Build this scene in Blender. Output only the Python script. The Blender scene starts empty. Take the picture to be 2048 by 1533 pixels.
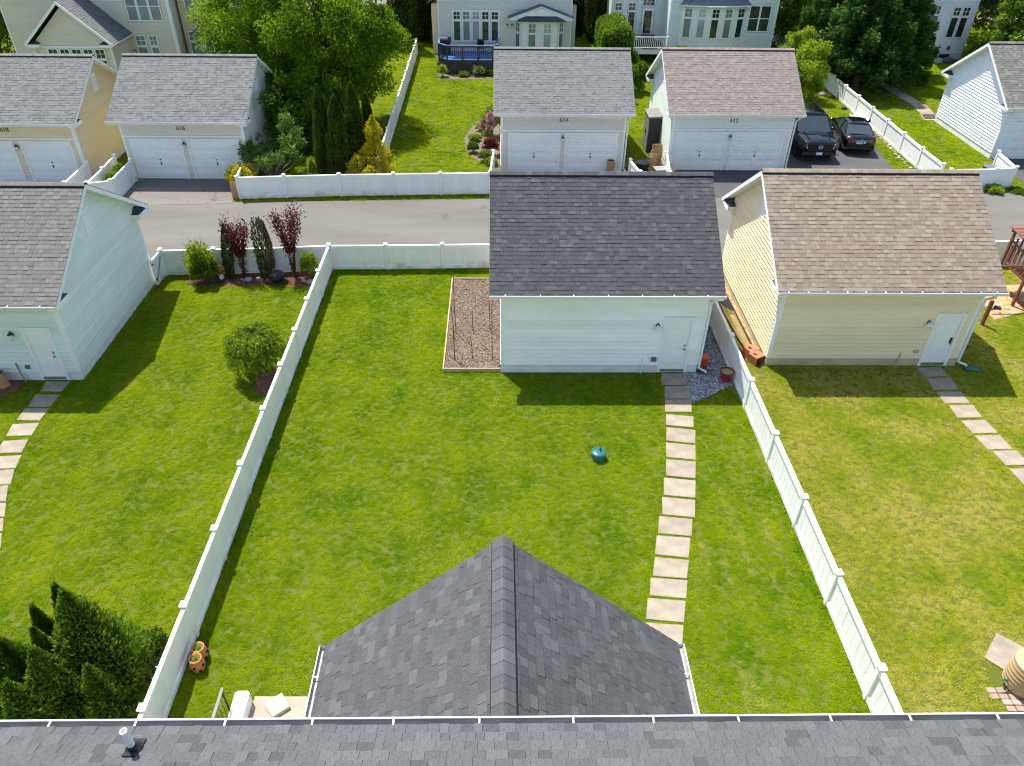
import bpy, math, random
import numpy as np
from mathutils import Vector, Matrix

R = math.radians
random.seed(7)
rs = np.random.RandomState(11)
SC = bpy.context.scene
COL = SC.collection

# ------------------------------------------------------------------ camera
CAM_H, CAM_F = 15.4, 1500.0           # height above the lawn, focal length in photo pixels
PITCH, YAW, ROLL = R(36.92), R(1.257), R(0.768)


def cam_axes():
    f = Vector((math.sin(YAW) * math.cos(PITCH), math.cos(YAW) * math.cos(PITCH), -math.sin(PITCH)))
    r = Vector((math.cos(YAW), -math.sin(YAW), 0))
    u = r.cross(f)
    return (r * math.cos(ROLL) + u * math.sin(ROLL), -r * math.sin(ROLL) + u * math.cos(ROLL), f)


_r, _u, _f = cam_axes()
cd = bpy.data.cameras.new('camera')
cam = bpy.data.objects.new('camera', cd)
COL.objects.link(cam)
cam.matrix_world = Matrix(((_r.x, _u.x, -_f.x, 0), (_r.y, _u.y, -_f.y, 0), (_r.z, _u.z, -_f.z, CAM_H), (0, 0, 0, 1)))
cd.sensor_width = 36
cd.lens = CAM_F / 2048 * 36
cd.clip_start = 0.1
cd.clip_end = 600
SC.camera = cam

# ------------------------------------------------------------------ sky, sun, exposure
SUN = Vector((-0.92, 1.30, 3.25)).normalized()        # towards the sun
w = bpy.data.worlds.new('World')
SC.world = w
w.use_nodes = True
nt = w.node_tree
sky = nt.nodes.new('ShaderNodeTexSky')
sky.sky_type = 'NISHITA'
sky.sun_disc = False
sky.sun_elevation = math.asin(SUN.z)
sky.sun_rotation = math.atan2(SUN.x, SUN.y)
sky.air_density = 1.0
sky.dust_density = 1.4
sky.ozone_density = 0.6
bg = nt.nodes['Background']
bg.inputs['Strength'].default_value = 0.145
nt.links.new(sky.outputs[0], bg.inputs['Color'])
ld = bpy.data.lights.new('sun', 'SUN')
ld.energy = 4.8
ld.angle = R(0.53)
ld.color = (1.0, 0.955, 0.88)
sun = bpy.data.objects.new('sun', ld)
COL.objects.link(sun)
sun.location = (-20, 30, 60)
sun.rotation_euler = SUN.to_track_quat('Z', 'Y').to_euler()
SC.view_settings.view_transform = 'Standard'
SC.view_settings.look = 'None'
SC.view_settings.exposure = 0.84
SC.view_settings.gamma = 1
SC.render.engine = 'CYCLES'
SC.cycles.use_denoising = True
SC.cycles.denoising_input_passes = 'RGB_ALBEDO'
SC.cycles.denoising_prefilter = 'NONE'
SC.cycles.use_adaptive_sampling = False
SC.cycles.filter_width = 1.15
SC.cycles.sample_clamp_indirect = 4.0
SC.cycles.max_bounces = 6
SC.cycles.transparent_max_bounces = 4


# ------------------------------------------------------------------ mesh helpers
class MB:
    """collects polygons and links them as ONE mesh object"""

    def __init__(s):
        s.v, s.f, s.m, s.t = [], [], [], []

    def face(s, pts, m=0, t=None):
        b = len(s.v)
        s.v.extend([tuple(p) for p in pts])
        s.f.append(tuple(range(b, b + len(pts))))
        s.m.append(m)
        s.t.append(t)
        return s

    def grid(s, vs, fs, m=0, t=None):
        b = len(s.v)
        s.v.extend([tuple(p) for p in vs])
        for q in fs:
            s.f.append(tuple(b + i for i in q))
            s.m.append(m)
            s.t.append(t)
        return s

    def box(s, x0, x1, y0, y1, z0, z1, m=0, t=None, M=None):
        vs = [Vector((x, y, z)) for z in (z0, z1) for y in (y0, y1) for x in (x0, x1)]
        if M is not None:
            vs = [M @ p for p in vs]
        return s.grid(vs, [(0, 2, 3, 1), (4, 5, 7, 6), (0, 1, 5, 4), (2, 6, 7, 3), (0, 4, 6, 2), (1, 3, 7, 5)], m, t)

    def bevbox(s, x0, x1, y0, y1, z0, z1, b=0.01, m=0, t=None, M=None):
        """box with chamfered top and vertical edges"""
        def ring(i, z):
            return [(x0 + i + b, y0 + i, z), (x1 - i - b, y0 + i, z), (x1 - i, y0 + i + b, z), (x1 - i, y1 - i - b, z),
                    (x1 - i - b, y1 - i, z), (x0 + i + b, y1 - i, z), (x0 + i, y1 - i - b, z), (x0 + i, y0 + i + b, z)]
        vs = ring(0, z0) + ring(0, z1 - b) + ring(b, z1)
        fs = [tuple(range(7, -1, -1)), tuple(range(16, 24))]
        for k in range(2):
            for i in range(8):
                j = (i + 1) % 8
                fs.append((k * 8 + i, k * 8 + j, k * 8 + 8 + j, k * 8 + 8 + i))
        vs = [Vector(p) for p in vs]
        if M is not None:
            vs = [M @ p for p in vs]
        return s.grid(vs, fs, m, t)

    def prism(s, poly, d, m=0, t=None):
        n = len(poly)
        a = [Vector(p) for p in poly]
        d = Vector(d)
        vs = a + [p + d for p in a]
        fs = [tuple(range(n - 1, -1, -1)), tuple(range(n, 2 * n))]
        for i in range(n):
            j = (i + 1) % n
            fs.append((i, j, n + j, n + i))
        return s.grid(vs, fs, m, t)

    def tube(s, pts, r, n=8, m=0, t=None, cap=True):
        pts = [Vector(p) for p in pts]
        rr = r if isinstance(r, (list, tuple)) else [r] * len(pts)
        vs = []
        prev = None
        for i, p in enumerate(pts):
            d = (pts[min(i + 1, len(pts) - 1)] - pts[max(i - 1, 0)]).normalized()
            if prev is None:
                a = Vector((0, 0, 1)) if abs(d.z) < 0.9 else Vector((1, 0, 0))
                x = d.cross(a).normalized()
            else:
                x = (prev - d * prev.dot(d)).normalized()
            prev = x
            y = d.cross(x)
            for k in range(n):
                a = 2 * math.pi * k / n
                vs.append(p + (x * math.cos(a) + y * math.sin(a)) * rr[i])
        fs = []
        for i in range(len(pts) - 1):
            for k in range(n):
                l = (k + 1) % n
                fs.append((i * n + k, i * n + l, (i + 1) * n + l, (i + 1) * n + k))
        if cap:
            fs.append(tuple(range(n - 1, -1, -1)))
            fs.append(tuple(range((len(pts) - 1) * n, len(pts) * n)))
        return s.grid(vs, fs, m, t)

    def lathe(s, prof, n=20, c=(0, 0, 0), m=0, t=None, M=None):
        vs = []
        for (r, z) in prof:
            for k in range(n):
                a = 2 * math.pi * k / n
                p = Vector((c[0] + r * math.cos(a), c[1] + r * math.sin(a), c[2] + z))
                vs.append(M @ p if M is not None else p)
        fs = []
        for i in range(len(prof) - 1):
            for k in range(n):
                l = (k + 1) % n
                fs.append((i * n + k, i * n + l, (i + 1) * n + l, (i + 1) * n + k))
        if prof[0][0] > 1e-4:
            fs.append(tuple(range(n - 1, -1, -1)))
        if prof[-1][0] > 1e-4:
            fs.append(tuple(range((len(prof) - 1) * n, len(prof) * n)))
        return s.grid(vs, fs, m, t)

    def mesh(s, name, mats, smooth=False):
        me = bpy.data.meshes.new(name)
        me.from_pydata(s.v, [], s.f)
        if not isinstance(mats, (list, tuple)):
            mats = [mats]
        for q in mats:
            me.materials.append(q)
        if any(s.m):
            me.polygons.foreach_set('material_index', s.m)
        if any(t is not None for t in s.t):
            a = me.color_attributes.new('tint', 'FLOAT_COLOR', 'CORNER')
            buf = []
            for q, t in zip(s.f, s.t):
                t = t or (1, 1, 1)
                buf.extend((t[0], t[1], t[2], 1.0) * len(q))
            a.data.foreach_set('color', buf)
        if smooth:
            me.polygons.foreach_set('use_smooth', [True] * len(s.f))
        me.update()
        return me

    def build(s, name, mats, parent=None, smooth=False, loc=None):
        return link(name, s.mesh(name, mats, smooth), parent, loc)


def link(name, me, parent=None, loc=None, M=None):
    o = bpy.data.objects.new(name, me)
    COL.objects.link(o)
    if parent is not None:
        o.parent = parent
    if M is not None:
        o.matrix_local = M
    elif loc is not None:
        o.location = loc
    return o


def thing(name, label, cat, loc=(0, 0, 0), rz=0, group=None):
    o = bpy.data.objects.new(name, None)
    o.empty_display_size = 0.2
    COL.objects.link(o)
    o.location = loc
    o.rotation_euler = (0, 0, rz)
    return tag(o, label, cat, group)


def tag(o, label, cat, group=None):
    o['label'] = label
    o['category'] = cat
    if group:
        o['group'] = group
    return o


def struct(o, label=None):
    o['kind'] = 'structure'
    if label:
        o['label'] = label
    return o


def stuff(o):
    o['kind'] = 'stuff'
    return o


def frame(O, U, W, N):
    """matrix whose local x,y,z axes are U,W,N at O"""
    U, W, N, O = Vector(U), Vector(W), Vector(N), Vector(O)
    return Matrix(((U.x, W.x, N.x, O.x), (U.y, W.y, N.y, O.y), (U.z, W.z, N.z, O.z), (0, 0, 0, 1)))


# ------------------------------------------------------------------ materials
def nodes(name):
    m = bpy.data.materials.new(name)
    m.use_nodes = True
    t = m.node_tree
    return m, t, t.nodes['Principled BSDF'], t.nodes, t.links


def rgba(c):
    return (c[0], c[1], c[2], 1)


def pm(name, col, rough=0.6, var=0.10, scale=4.0, bump=0.0, bscale=60.0, spec=0.3, metal=0.0, tint=False, rnd=0.0,
       col2=None, detail=6.0, streak=None, coat=0.0):
    """procedural paint / wood / stone: noise-varied colour, fine relief, optional per-piece tint and per-object variation"""
    m, t, P, N, L = nodes(name)
    tc = N.new('ShaderNodeTexCoord')
    mp = N.new('ShaderNodeMapping')
    L.new(tc.outputs['Object'], mp.inputs['Vector'])
    if streak:
        mp.inputs['Scale'].default_value = streak
    nz = N.new('ShaderNodeTexNoise')
    nz.inputs['Scale'].default_value = scale
    nz.inputs['Detail'].default_value = detail
    L.new(mp.outputs[0], nz.inputs['Vector'])
    rp = N.new('ShaderNodeValToRGB')
    rp.color_ramp.elements[0].position = 0.3
    rp.color_ramp.elements[1].position = 0.7
    a = [max(0, c * (1 - var)) for c in col]
    b = [c * (1 + var) for c in (col2 or col)]
    rp.color_ramp.elements[0].color = rgba(a)
    rp.color_ramp.elements[1].color = rgba(b)
    L.new(nz.outputs['Fac'], rp.inputs['Fac'])
    out = rp.outputs['Color']
    if tint:
        at = N.new('ShaderNodeAttribute')
        at.attribute_name = 'tint'
        mx = N.new('ShaderNodeMix')
        mx.data_type = 'RGBA'
        mx.blend_type = 'MULTIPLY'
        mx.inputs[0].default_value = 1
        L.new(out, mx.inputs[6])
        L.new(at.outputs['Color'], mx.inputs[7])
        out = mx.outputs[2]
    if rnd:
        oi = N.new('ShaderNodeObjectInfo')
        hs = N.new('ShaderNodeHueSaturation')
        ma = N.new('ShaderNodeMapRange')
        ma.inputs[3].default_value = 1 - rnd
        ma.inputs[4].default_value = 1 + rnd
        L.new(oi.outputs['Random'], ma.inputs[0])
        L.new(ma.outputs[0], hs.inputs['Value'])
        L.new(out, hs.inputs['Color'])
        out = hs.outputs['Color']
    L.new(out, P.inputs['Base Color'])
    P.inputs['Roughness'].default_value = rough
    P.inputs['Metallic'].default_value = metal
    P.inputs['Specular IOR Level'].default_value = spec
    P.inputs['Coat Weight'].default_value = coat
    if bump:
        nb = N.new('ShaderNodeTexNoise')
        nb.inputs['Scale'].default_value = bscale
        nb.inputs['Detail'].default_value = 4
        L.new(tc.outputs['Object'], nb.inputs['Vector'])
        bp = N.new('ShaderNodeBump')
        bp.inputs['Strength'].default_value = bump
        bp.inputs['Distance'].default_value = 0.02
        L.new(nb.outputs['Fac'], bp.inputs['Height'])
        L.new(bp.outputs[0], P.inputs['Normal'])
    return m


def leafmat(name, c1, c2, trans=0.35, scale=1.2, c3=None):
    """foliage: colour varies in clumps through the crown, thin leaves let light through"""
    m, t, P, N, L = nodes(name)
    geo = N.new('ShaderNodeNewGeometry')
    nz = N.new('ShaderNodeTexNoise')
    nz.inputs['Scale'].default_value = scale
    nz.inputs['Detail'].default_value = 3
    L.new(geo.outputs['Position'], nz.inputs['Vector'])
    at = N.new('ShaderNodeAttribute')
    at.attribute_name = 'tint'
    ad = N.new('ShaderNodeMath')
    ad.operation = 'MULTIPLY_ADD'
    ad.inputs[1].default_value = 0.55
    L.new(at.outputs['Fac'], ad.inputs[0])
    sb = N.new('ShaderNodeMath')
    sb.operation = 'MULTIPLY_ADD'
    sb.inputs[1].default_value = 1.3
    sb.inputs[2].default_value = -0.42
    L.new(nz.outputs['Fac'], sb.inputs[0])
    L.new(sb.outputs[0], ad.inputs[2])
    rp = N.new('ShaderNodeValToRGB')
    rp.color_ramp.elements[0].position = 0.1
    rp.color_ramp.elements[1].position = 0.85
    rp.color_ramp.elements[0].color = rgba(c1)
    rp.color_ramp.elements[1].color = rgba(c2)
    if c3:
        e = rp.color_ramp.elements.new(1.0)
        e.color = rgba(c3)
    L.new(ad.outputs[0], rp.inputs['Fac'])
    L.new(rp.outputs[0], P.inputs['Base Color'])
    P.inputs['Roughness'].default_value = 0.7
    P.inputs['Specular IOR Level'].default_value = 0.08
    tr = N.new('ShaderNodeBsdfTranslucent')
    L.new(rp.outputs[0], tr.inputs['Color'])
    mx = N.new('ShaderNodeMixShader')
    mx.inputs[0].default_value = trans
    L.new(P.outputs[0], mx.inputs[1])
    L.new(tr.outputs[0], mx.inputs[2])
    L.new(mx.outputs[0], N['Material Output'].inputs['Surface'])
    return m


WHITE = pm('white vinyl', (0.82, 0.82, 0.795), 0.45, 0.03, 1.5, streak=(1, 1, 0.3))
TRIM = pm('white painted trim', (0.82, 0.82, 0.80), 0.5, 0.04, 2.0, bump=0.03)
GUTTER = pm('white aluminium', (0.75, 0.76, 0.77), 0.35, 0.05, 3.0, streak=(0.4, 3, 3))


def fence_material():
    """white vinyl with patches of green grime low down"""
    m, t, P, N, L = nodes('white vinyl fence')
    tc = N.new('ShaderNodeTexCoord')
    oi = N.new('ShaderNodeObjectInfo')
    geo = N.new('ShaderNodeNewGeometry')
    nz = N.new('ShaderNodeTexNoise')
    nz.inputs['Scale'].default_value = 2.2
    nz.inputs['Detail'].default_value = 6
    L.new(geo.outputs['Position'], nz.inputs['Vector'])
    sp = N.new('ShaderNodeSeparateXYZ')
    L.new(geo.outputs['Position'], sp.inputs[0])
    mr = N.new('ShaderNodeMapRange')
    mr.inputs[1].default_value = 0.55
    mr.inputs[2].default_value = 0.0
    mr.inputs[3].default_value = -0.32
    mr.inputs[4].default_value = 0.05
    L.new(sp.outputs[2], mr.inputs[0])
    ad = N.new('ShaderNodeMath')
    ad.operation = 'ADD'
    L.new(nz.outputs['Fac'], ad.inputs[0])
    L.new(mr.outputs[0], ad.inputs[1])
    rp = N.new('ShaderNodeValToRGB')
    rp.color_ramp.elements[0].position = 0.40
    rp.color_ramp.elements[1].position = 0.70
    rp.color_ramp.elements[0].color = (0.82, 0.82, 0.80, 1)
    rp.color_ramp.elements[1].color = (0.52, 0.53, 0.43, 1)
    L.new(ad.outputs[0], rp.inputs['Fac'])
    hs = N.new('ShaderNodeHueSaturation')
    ma = N.new('ShaderNodeMapRange')
    ma.inputs[3].default_value = 0.955
    ma.inputs[4].default_value = 1.02
    L.new(oi.outputs['Random'], ma.inputs[0])
    L.new(ma.outputs[0], hs.inputs['Value'])
    L.new(rp.outputs[0], hs.inputs['Color'])
    L.new(hs.outputs[0], P.inputs['Base Color'])
    P.inputs['Roughness'].default_value = 0.42
    return m


VINYL = fence_material()
SIDE_WHITE = pm('white clapboard paint', (0.82, 0.83, 0.79), 0.55, 0.05, 1.2, rnd=0.045, streak=(0.5, 0.5, 2.5), bump=0.05)
SIDE_YELLOW = pm('cream yellow clapboard paint', (0.80, 0.68, 0.45), 0.6, 0.05, 1.2, rnd=0.045, streak=(0.5, 0.5, 2.5), bump=0.05)
SIDE_GREEN = pm('pale sage clapboard paint', (0.66, 0.74, 0.67), 0.6, 0.05, 1.2, rnd=0.045, streak=(0.5, 0.5, 2.5), bump=0.05)
SIDE_CREAM = pm('pale cream clapboard paint', (0.70, 0.66, 0.54), 0.6, 0.05, 1.2, rnd=0.045, streak=(0.5, 0.5, 2.5), bump=0.05)
SIDE_TAN = pm('yellow beige clapboard paint', (0.72, 0.61, 0.37), 0.6, 0.05, 1.2, rnd=0.045, streak=(0.5, 0.5, 2.5), bump=0.05)
SIDE_BEIGE = pm('warm beige clapboard paint', (0.70, 0.63, 0.48), 0.6, 0.05, 1.2, rnd=0.045, streak=(0.5, 0.5, 2.5), bump=0.05)
SIDE_LINEN = pm('linen clapboard paint', (0.69, 0.64, 0.57), 0.6, 0.04, 1.2, rnd=0.045, streak=(0.5, 0.5, 2.5), bump=0.05)
SIDE_BRIGHT = pm('bright white clapboard paint', (0.76, 0.79, 0.82), 0.55, 0.04, 1.2, rnd=0.045, streak=(0.5, 0.5, 2.5), bump=0.05)
DOORW = pm('white door paint', (0.82, 0.82, 0.80), 0.4, 0.03, 2.0)
SHINGLE = pm('asphalt shingle', (1, 1, 1), 0.9, 0.22, 55.0, bump=0.55, bscale=240, spec=0.15, tint=True, detail=3)
FELT = pm('dark roof underlay', (0.02, 0.02, 0.022), 0.9, 0.2)
VENTBLK = pm('black ridge vent plastic', (0.012, 0.012, 0.014), 0.6, 0.2)
RUSTROOF = pm('maroon cornice flashing', (0.07, 0.035, 0.045), 0.5, 0.2)
SLATEROOF = pm('slate grey cornice flashing', (0.05, 0.06, 0.075), 0.5, 0.2)
METALROOF = pm('grey standing seam metal', (0.13, 0.16, 0.19), 0.4, 0.1, metal=0.3)
METALROOF2 = pm('mauve brown standing seam metal', (0.15, 0.12, 0.13), 0.4, 0.1, metal=0.3)
STEEL = pm('brushed nickel', (0.35, 0.33, 0.3), 0.3, 0.1, metal=0.9)
GREYFIT = pm('grey electrical box', (0.12, 0.13, 0.14), 0.5, 0.1)
BRONZE = pm('dark bronze lantern', (0.06, 0.05, 0.035), 0.4, 0.2, metal=0.6)
LAMPGLASS = pm('frosted lamp glass', (0.7, 0.7, 0.66), 0.25, 0.05)
BLACK = pm('black painted metal', (0.015, 0.015, 0.017), 0.35, 0.2, metal=0.2)
GUTTERIN = pm('shaded gutter inside', (0.30, 0.30, 0.29), 0.6, 0.2, 4, streak=(0.5, 3, 3))  # darker grey puts the trough's inner shade into the colour
BLKPLASTIC = pm('black plastic', (0.02, 0.02, 0.022), 0.5, 0.2)
ASPHALT = None
CONCRETE = pm('weathered concrete', (0.33, 0.275, 0.21), 0.85, 0.12, 3.0, bump=0.2, bscale=80)
PARGE = pm('parged foundation', (0.68, 0.69, 0.67), 0.9, 0.10, 2.0, bump=0.3, bscale=25)
PARGE_TAN = pm('tan parged foundation', (0.52, 0.44, 0.28), 0.9, 0.12, 2.0, bump=0.3, bscale=25)
SLAB = pm('bluestone paving slab', (0.25, 0.218, 0.175), 0.85, 0.15, 2.5, bump=0.15, bscale=50, rnd=0.06, col2=(0.285, 0.24, 0.18))
GLASS = pm('window glass', (0.025, 0.032, 0.035), 0.08, 0.3, 0.8, spec=0.8)
GLASS2 = pm('window glass with blind behind', (0.20, 0.22, 0.21), 0.12, 0.25, 0.9, spec=0.7)
GLASS3 = pm('window glass with sheer curtain', (0.33, 0.38, 0.40), 0.12, 0.2, 0.7, spec=0.7)
TERRA = pm('terracotta', (0.52, 0.19, 0.07), 0.75, 0.12, 6.0, bump=0.2)
REDGLAZE = pm('dark red pot glaze', (0.26, 0.018, 0.025), 0.3, 0.15, 5, spec=0.5)
ORANGE = pm('orange red bucket plastic', (0.62, 0.075, 0.02), 0.4, 0.06)
GREENPL = pm('dark green splash block plastic', (0.035, 0.12, 0.08), 0.5, 0.15)
TEAL = pm('teal painted lid', (0.02, 0.13, 0.14), 0.22, 0.12, 5, spec=0.6)
KRAFT = pm('brown kraft paper', (0.42, 0.25, 0.12), 0.8, 0.15, 8, bump=0.4, bscale=20)
REDWOOD = pm('red stained timber', (0.20, 0.078, 0.048), 0.65, 0.2, 4, streak=(1, 8, 8), bump=0.2, rnd=0.1)
BEDWOOD = pm('weathered bed timber', (0.42, 0.34, 0.23), 0.8, 0.15, 4, streak=(1, 8, 8), bump=0.2)
STAKE = pm('rust brown garden stake', (0.09, 0.045, 0.025), 0.7, 0.2)
STAKEG = pm('green black garden stake', (0.02, 0.03, 0.02), 0.6, 0.2)
MULCH = pm('brown bark mulch', (0.15, 0.115, 0.09), 0.95, 0.35, 9, bump=0.8, bscale=40)
MULCHRED = pm('red brown bark mulch', (0.15, 0.07, 0.05), 0.95, 0.35, 9, bump=0.8, bscale=40)
CHIP = pm('wood chip', (0.25, 0.19, 0.14), 0.9, 0.2, 9, tint=True)
STONE = pm('grey landscape gravel', (0.36, 0.37, 0.38), 0.8, 0.2, 12, tint=True)
GRAVELBED = pm('gravel fines', (0.07, 0.075, 0.085), 0.95, 0.3, 30, bump=0.6)
BARREL = pm('tan rain barrel plastic', (0.44, 0.30, 0.17), 0.55, 0.06, 3)
PAVER = pm('tumbled paver', (0.36, 0.26, 0.20), 0.9, 0.15, 5, rnd=0.2, bump=0.3)
BARK = pm('tree bark', (0.10, 0.075, 0.055), 0.95, 0.3, 6, streak=(4, 4, 1), bump=0.6, bscale=20)
BARKG = pm('pale grey bark', (0.22, 0.19, 0.16), 0.95, 0.3, 6, streak=(4, 4, 1), bump=0.6, bscale=20)
BARKR = pm('dark red bark', (0.10, 0.05, 0.04), 0.9, 0.3, 6)
TARP = pm('black plastic sheet', (0.02, 0.02, 0.025), 0.25, 0.2, spec=0.6)
BLUEDECK = pm('blue painted deck', (0.06, 0.18, 0.42), 0.5, 0.12, 3)
GREYDECK = pm('charcoal stained timber', (0.055, 0.05, 0.05), 0.7, 0.2, 3)
SHEDP = pm('charcoal resin shed', (0.045, 0.045, 0.05), 0.55, 0.1)
SHEDTOP = pm('taupe resin shed lid', (0.20, 0.185, 0.17), 0.5, 0.1)
# ================================================================== the setting: ground, alley, drives
def ground_material():
    m, t, P, N, L = nodes('lawn soil')
    geo = N.new('ShaderNodeNewGeometry')
    n1 = N.new('ShaderNodeTexNoise')
    n1.inputs['Scale'].default_value = 0.6
    n1.inputs['Detail'].default_value = 8
    L.new(geo.outputs['Position'], n1.inputs['Vector'])
    rp = N.new('ShaderNodeValToRGB')
    rp.color_ramp.elements[0].color = (0.075, 0.110, 0.010, 1)
    rp.color_ramp.elements[1].color = (0.14, 0.155, 0.025, 1)
    L.new(n1.outputs['Fac'], rp.inputs['Fac'])
    L.new(rp.outputs[0], P.inputs['Base Color'])
    P.inputs['Roughness'].default_value = 0.95
    P.inputs['Specular IOR Level'].default_value = 0.1
    n2 = N.new('ShaderNodeTexNoise')
    n2.inputs['Scale'].default_value = 30
    L.new(geo.outputs['Position'], n2.inputs['Vector'])
    b = N.new('ShaderNodeBump')
    b.inputs['Distance'].default_value = 0.05
    L.new(n2.outputs['Fac'], b.inputs['Height'])
    L.new(b.outputs[0], P.inputs['Normal'])
    return m


def asphalt_material(name, c1, c2, cracks=True):
    m, t, P, N, L = nodes(name)
    geo = N.new('ShaderNodeNewGeometry')
    n1 = N.new('ShaderNodeTexNoise')
    n1.inputs['Scale'].default_value = 0.35
    n1.inputs['Detail'].default_value = 5
    mp = N.new('ShaderNodeMapping')
    mp.inputs['Scale'].default_value = (0.35, 1.4, 1)        # tyre-worn bands run along the alley
    L.new(geo.outputs['Position'], mp.inputs['Vector'])
    L.new(mp.outputs[0], n1.inputs['Vector'])
    rp = N.new('ShaderNodeValToRGB')
    rp.color_ramp.elements[0].position = 0.35
    rp.color_ramp.elements[1].position = 0.65
    rp.color_ramp.elements[0].color = rgba(c1)
    rp.color_ramp.elements[1].color = rgba(c2)
    L.new(n1.outputs['Fac'], rp.inputs['Fac'])
    n3 = N.new('ShaderNodeTexNoise')
    n3.inputs['Scale'].default_value = 90
    n3.inputs['Detail'].default_value = 2
    L.new(geo.outputs['Position'], n3.inputs['Vector'])
    mx = N.new('ShaderNodeMix')
    mx.data_type = 'RGBA'
    mx.blend_type = 'OVERLAY'
    mx.inputs[0].default_value = 0.35
    L.new(rp.outputs[0], mx.inputs[6])
    L.new(n3.outputs['Fac'], mx.inputs[7])
    hs = N.new('ShaderNodeHueSaturation')
    hs.inputs['Saturation'].default_value = 0.85
    L.new(mx.outputs[2], hs.inputs['Color'])
    # oil drips and patched spots
    n5 = N.new('ShaderNodeTexNoise')
    n5.inputs['Scale'].default_value = 0.9
    n5.inputs['Detail'].default_value = 7
    n5.inputs['Roughness'].default_value = 0.65
    L.new(geo.outputs['Position'], n5.inputs['Vector'])
    r5 = N.new('ShaderNodeValToRGB')
    r5.color_ramp.elements[0].position = 0.60
    r5.color_ramp.elements[1].position = 0.72
    r5.color_ramp.elements[0].color = (1, 1, 1, 1)
    r5.color_ramp.elements[1].color = (0.78, 0.77, 0.75, 1)
    L.new(n5.outputs['Fac'], r5.inputs['Fac'])
    m5 = N.new('ShaderNodeMix')
    m5.data_type = 'RGBA'
    m5.blend_type = 'MULTIPLY'
    m5.inputs[0].default_value = 1
    L.new(hs.outputs[0], m5.inputs[6])
    L.new(r5.outputs[0], m5.inputs[7])
    out = m5.outputs[2]
    if cracks:
        vo = N.new('ShaderNodeTexVoronoi')
        vo.feature = 'DISTANCE_TO_EDGE'
        vo.inputs['Scale'].default_value = 0.45 if cracks is True else cracks
        nw = N.new('ShaderNodeTexNoise')
        nw.inputs['Scale'].default_value = 1.5
        va = N.new('ShaderNodeVectorMath')
        va.operation = 'MULTIPLY_ADD'
        va.inputs[1].default_value = (0.9, 0.9, 0)
        L.new(geo.outputs['Position'], nw.inputs['Vector'])
        L.new(nw.outputs['Color'], va.inputs[0])
        L.new(geo.outputs['Position'], va.inputs[2])
        L.new(va.outputs[0], vo.inputs['Vector'])
        cr = N.new('ShaderNodeValToRGB')
        cr.color_ramp.elements[0].position = 0.002
        cr.color_ramp.elements[1].position = 0.009
        cr.color_ramp.elements[0].color = (0.55, 0.55, 0.55, 1) if cracks is True else (0.72, 0.72, 0.72, 1)
        L.new(vo.outputs['Distance'], cr.inputs['Fac'])
        m2 = N.new('ShaderNodeMix')
        m2.data_type = 'RGBA'
        m2.blend_type = 'MULTIPLY'
        m2.inputs[0].default_value = 1
        L.new(out, m2.inputs[6])
        L.new(cr.outputs[0], m2.inputs[7])
        out = m2.outputs[2]
    L.new(out, P.inputs['Base Color'])
    P.inputs['Roughness'].default_value = 0.85
    P.inputs['Specular IOR Level'].default_value = 0.25
    b = N.new('ShaderNodeBump')
    b.inputs['Distance'].default_value = 0.01
    b.inputs['Strength'].default_value = 0.4
    L.new(n3.outputs['Fac'], b.inputs['Height'])
    L.new(b.outputs[0], P.inputs['Normal'])
    return m


ALLEY = asphalt_material('worn grey alley asphalt', (0.118, 0.112, 0.096), (0.146, 0.139, 0.119), cracks=False)
DRIVE = asphalt_material('cracked drive asphalt', (0.135, 0.122, 0.109), (0.165, 0.150, 0.135))
DRIVEDK = asphalt_material('dark sealed drive asphalt', (0.060, 0.060, 0.062), (0.085, 0.084, 0.084), cracks=False)

g = MB()
g.grid([(-300, -60, 0), (300, -60, 0), (300, 400, 0), (-300, 400, 0)], [(0, 1, 2, 3)])
struct(g.build('ground', ground_material()), 'flat lawn ground under all the back yards')


def alley_far(x):
    return 35.45 + 0.045 * (x + 13)


def sheet(name, pts, z, mat, label=None, n=1):
    b = MB()
    b.face([(x, y, z) for x, y in pts])
    return struct(b.build(name, mat), label)


sheet('alley', [(-90, 29.3), (90, 29.3), (90, alley_far(90)), (-90, alley_far(-90))], 0.010, ALLEY, 'grey asphalt alley between the two rows of garages')
sheet('driveway', [(-19.3, 34.95), (-13.25, 35.30), (-13.6, 38.6), (-19.3, 38.6)], 0.018, DRIVE, 'cracked asphalt apron in front of garage 616')
sheet('driveway', [(-27.5, 34.6), (-21.1, 34.85), (-21.1, 38.1), (-27.5, 38.1)], 0.018, DRIVE, 'asphalt apron in front of garage 618')
sheet('driveway', [(0.1, 35.8), (7.0, 36.1), (7.0, 39.8), (0.1, 39.8)], 0.018, DRIVE, 'asphalt apron in front of garage 614')
sheet('driveway', [(9.3, 36.2), (22.3, 36.9), (22.1, 41.2), (22.6, 44.5), (23.2, 48.4), (16.2, 48.4), (16.2, 40.1), (9.3, 40.1)], 0.018, DRIVEDK,
      'dark asphalt drive with two parked cars beside garage 612')
sheet('driveway', [(28.3, 37.1), (36, 37.4), (36, 42.1), (28.3, 42.1)], 0.018, DRIVEDK, 'dark asphalt apron in front of the bright white garage')

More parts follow.
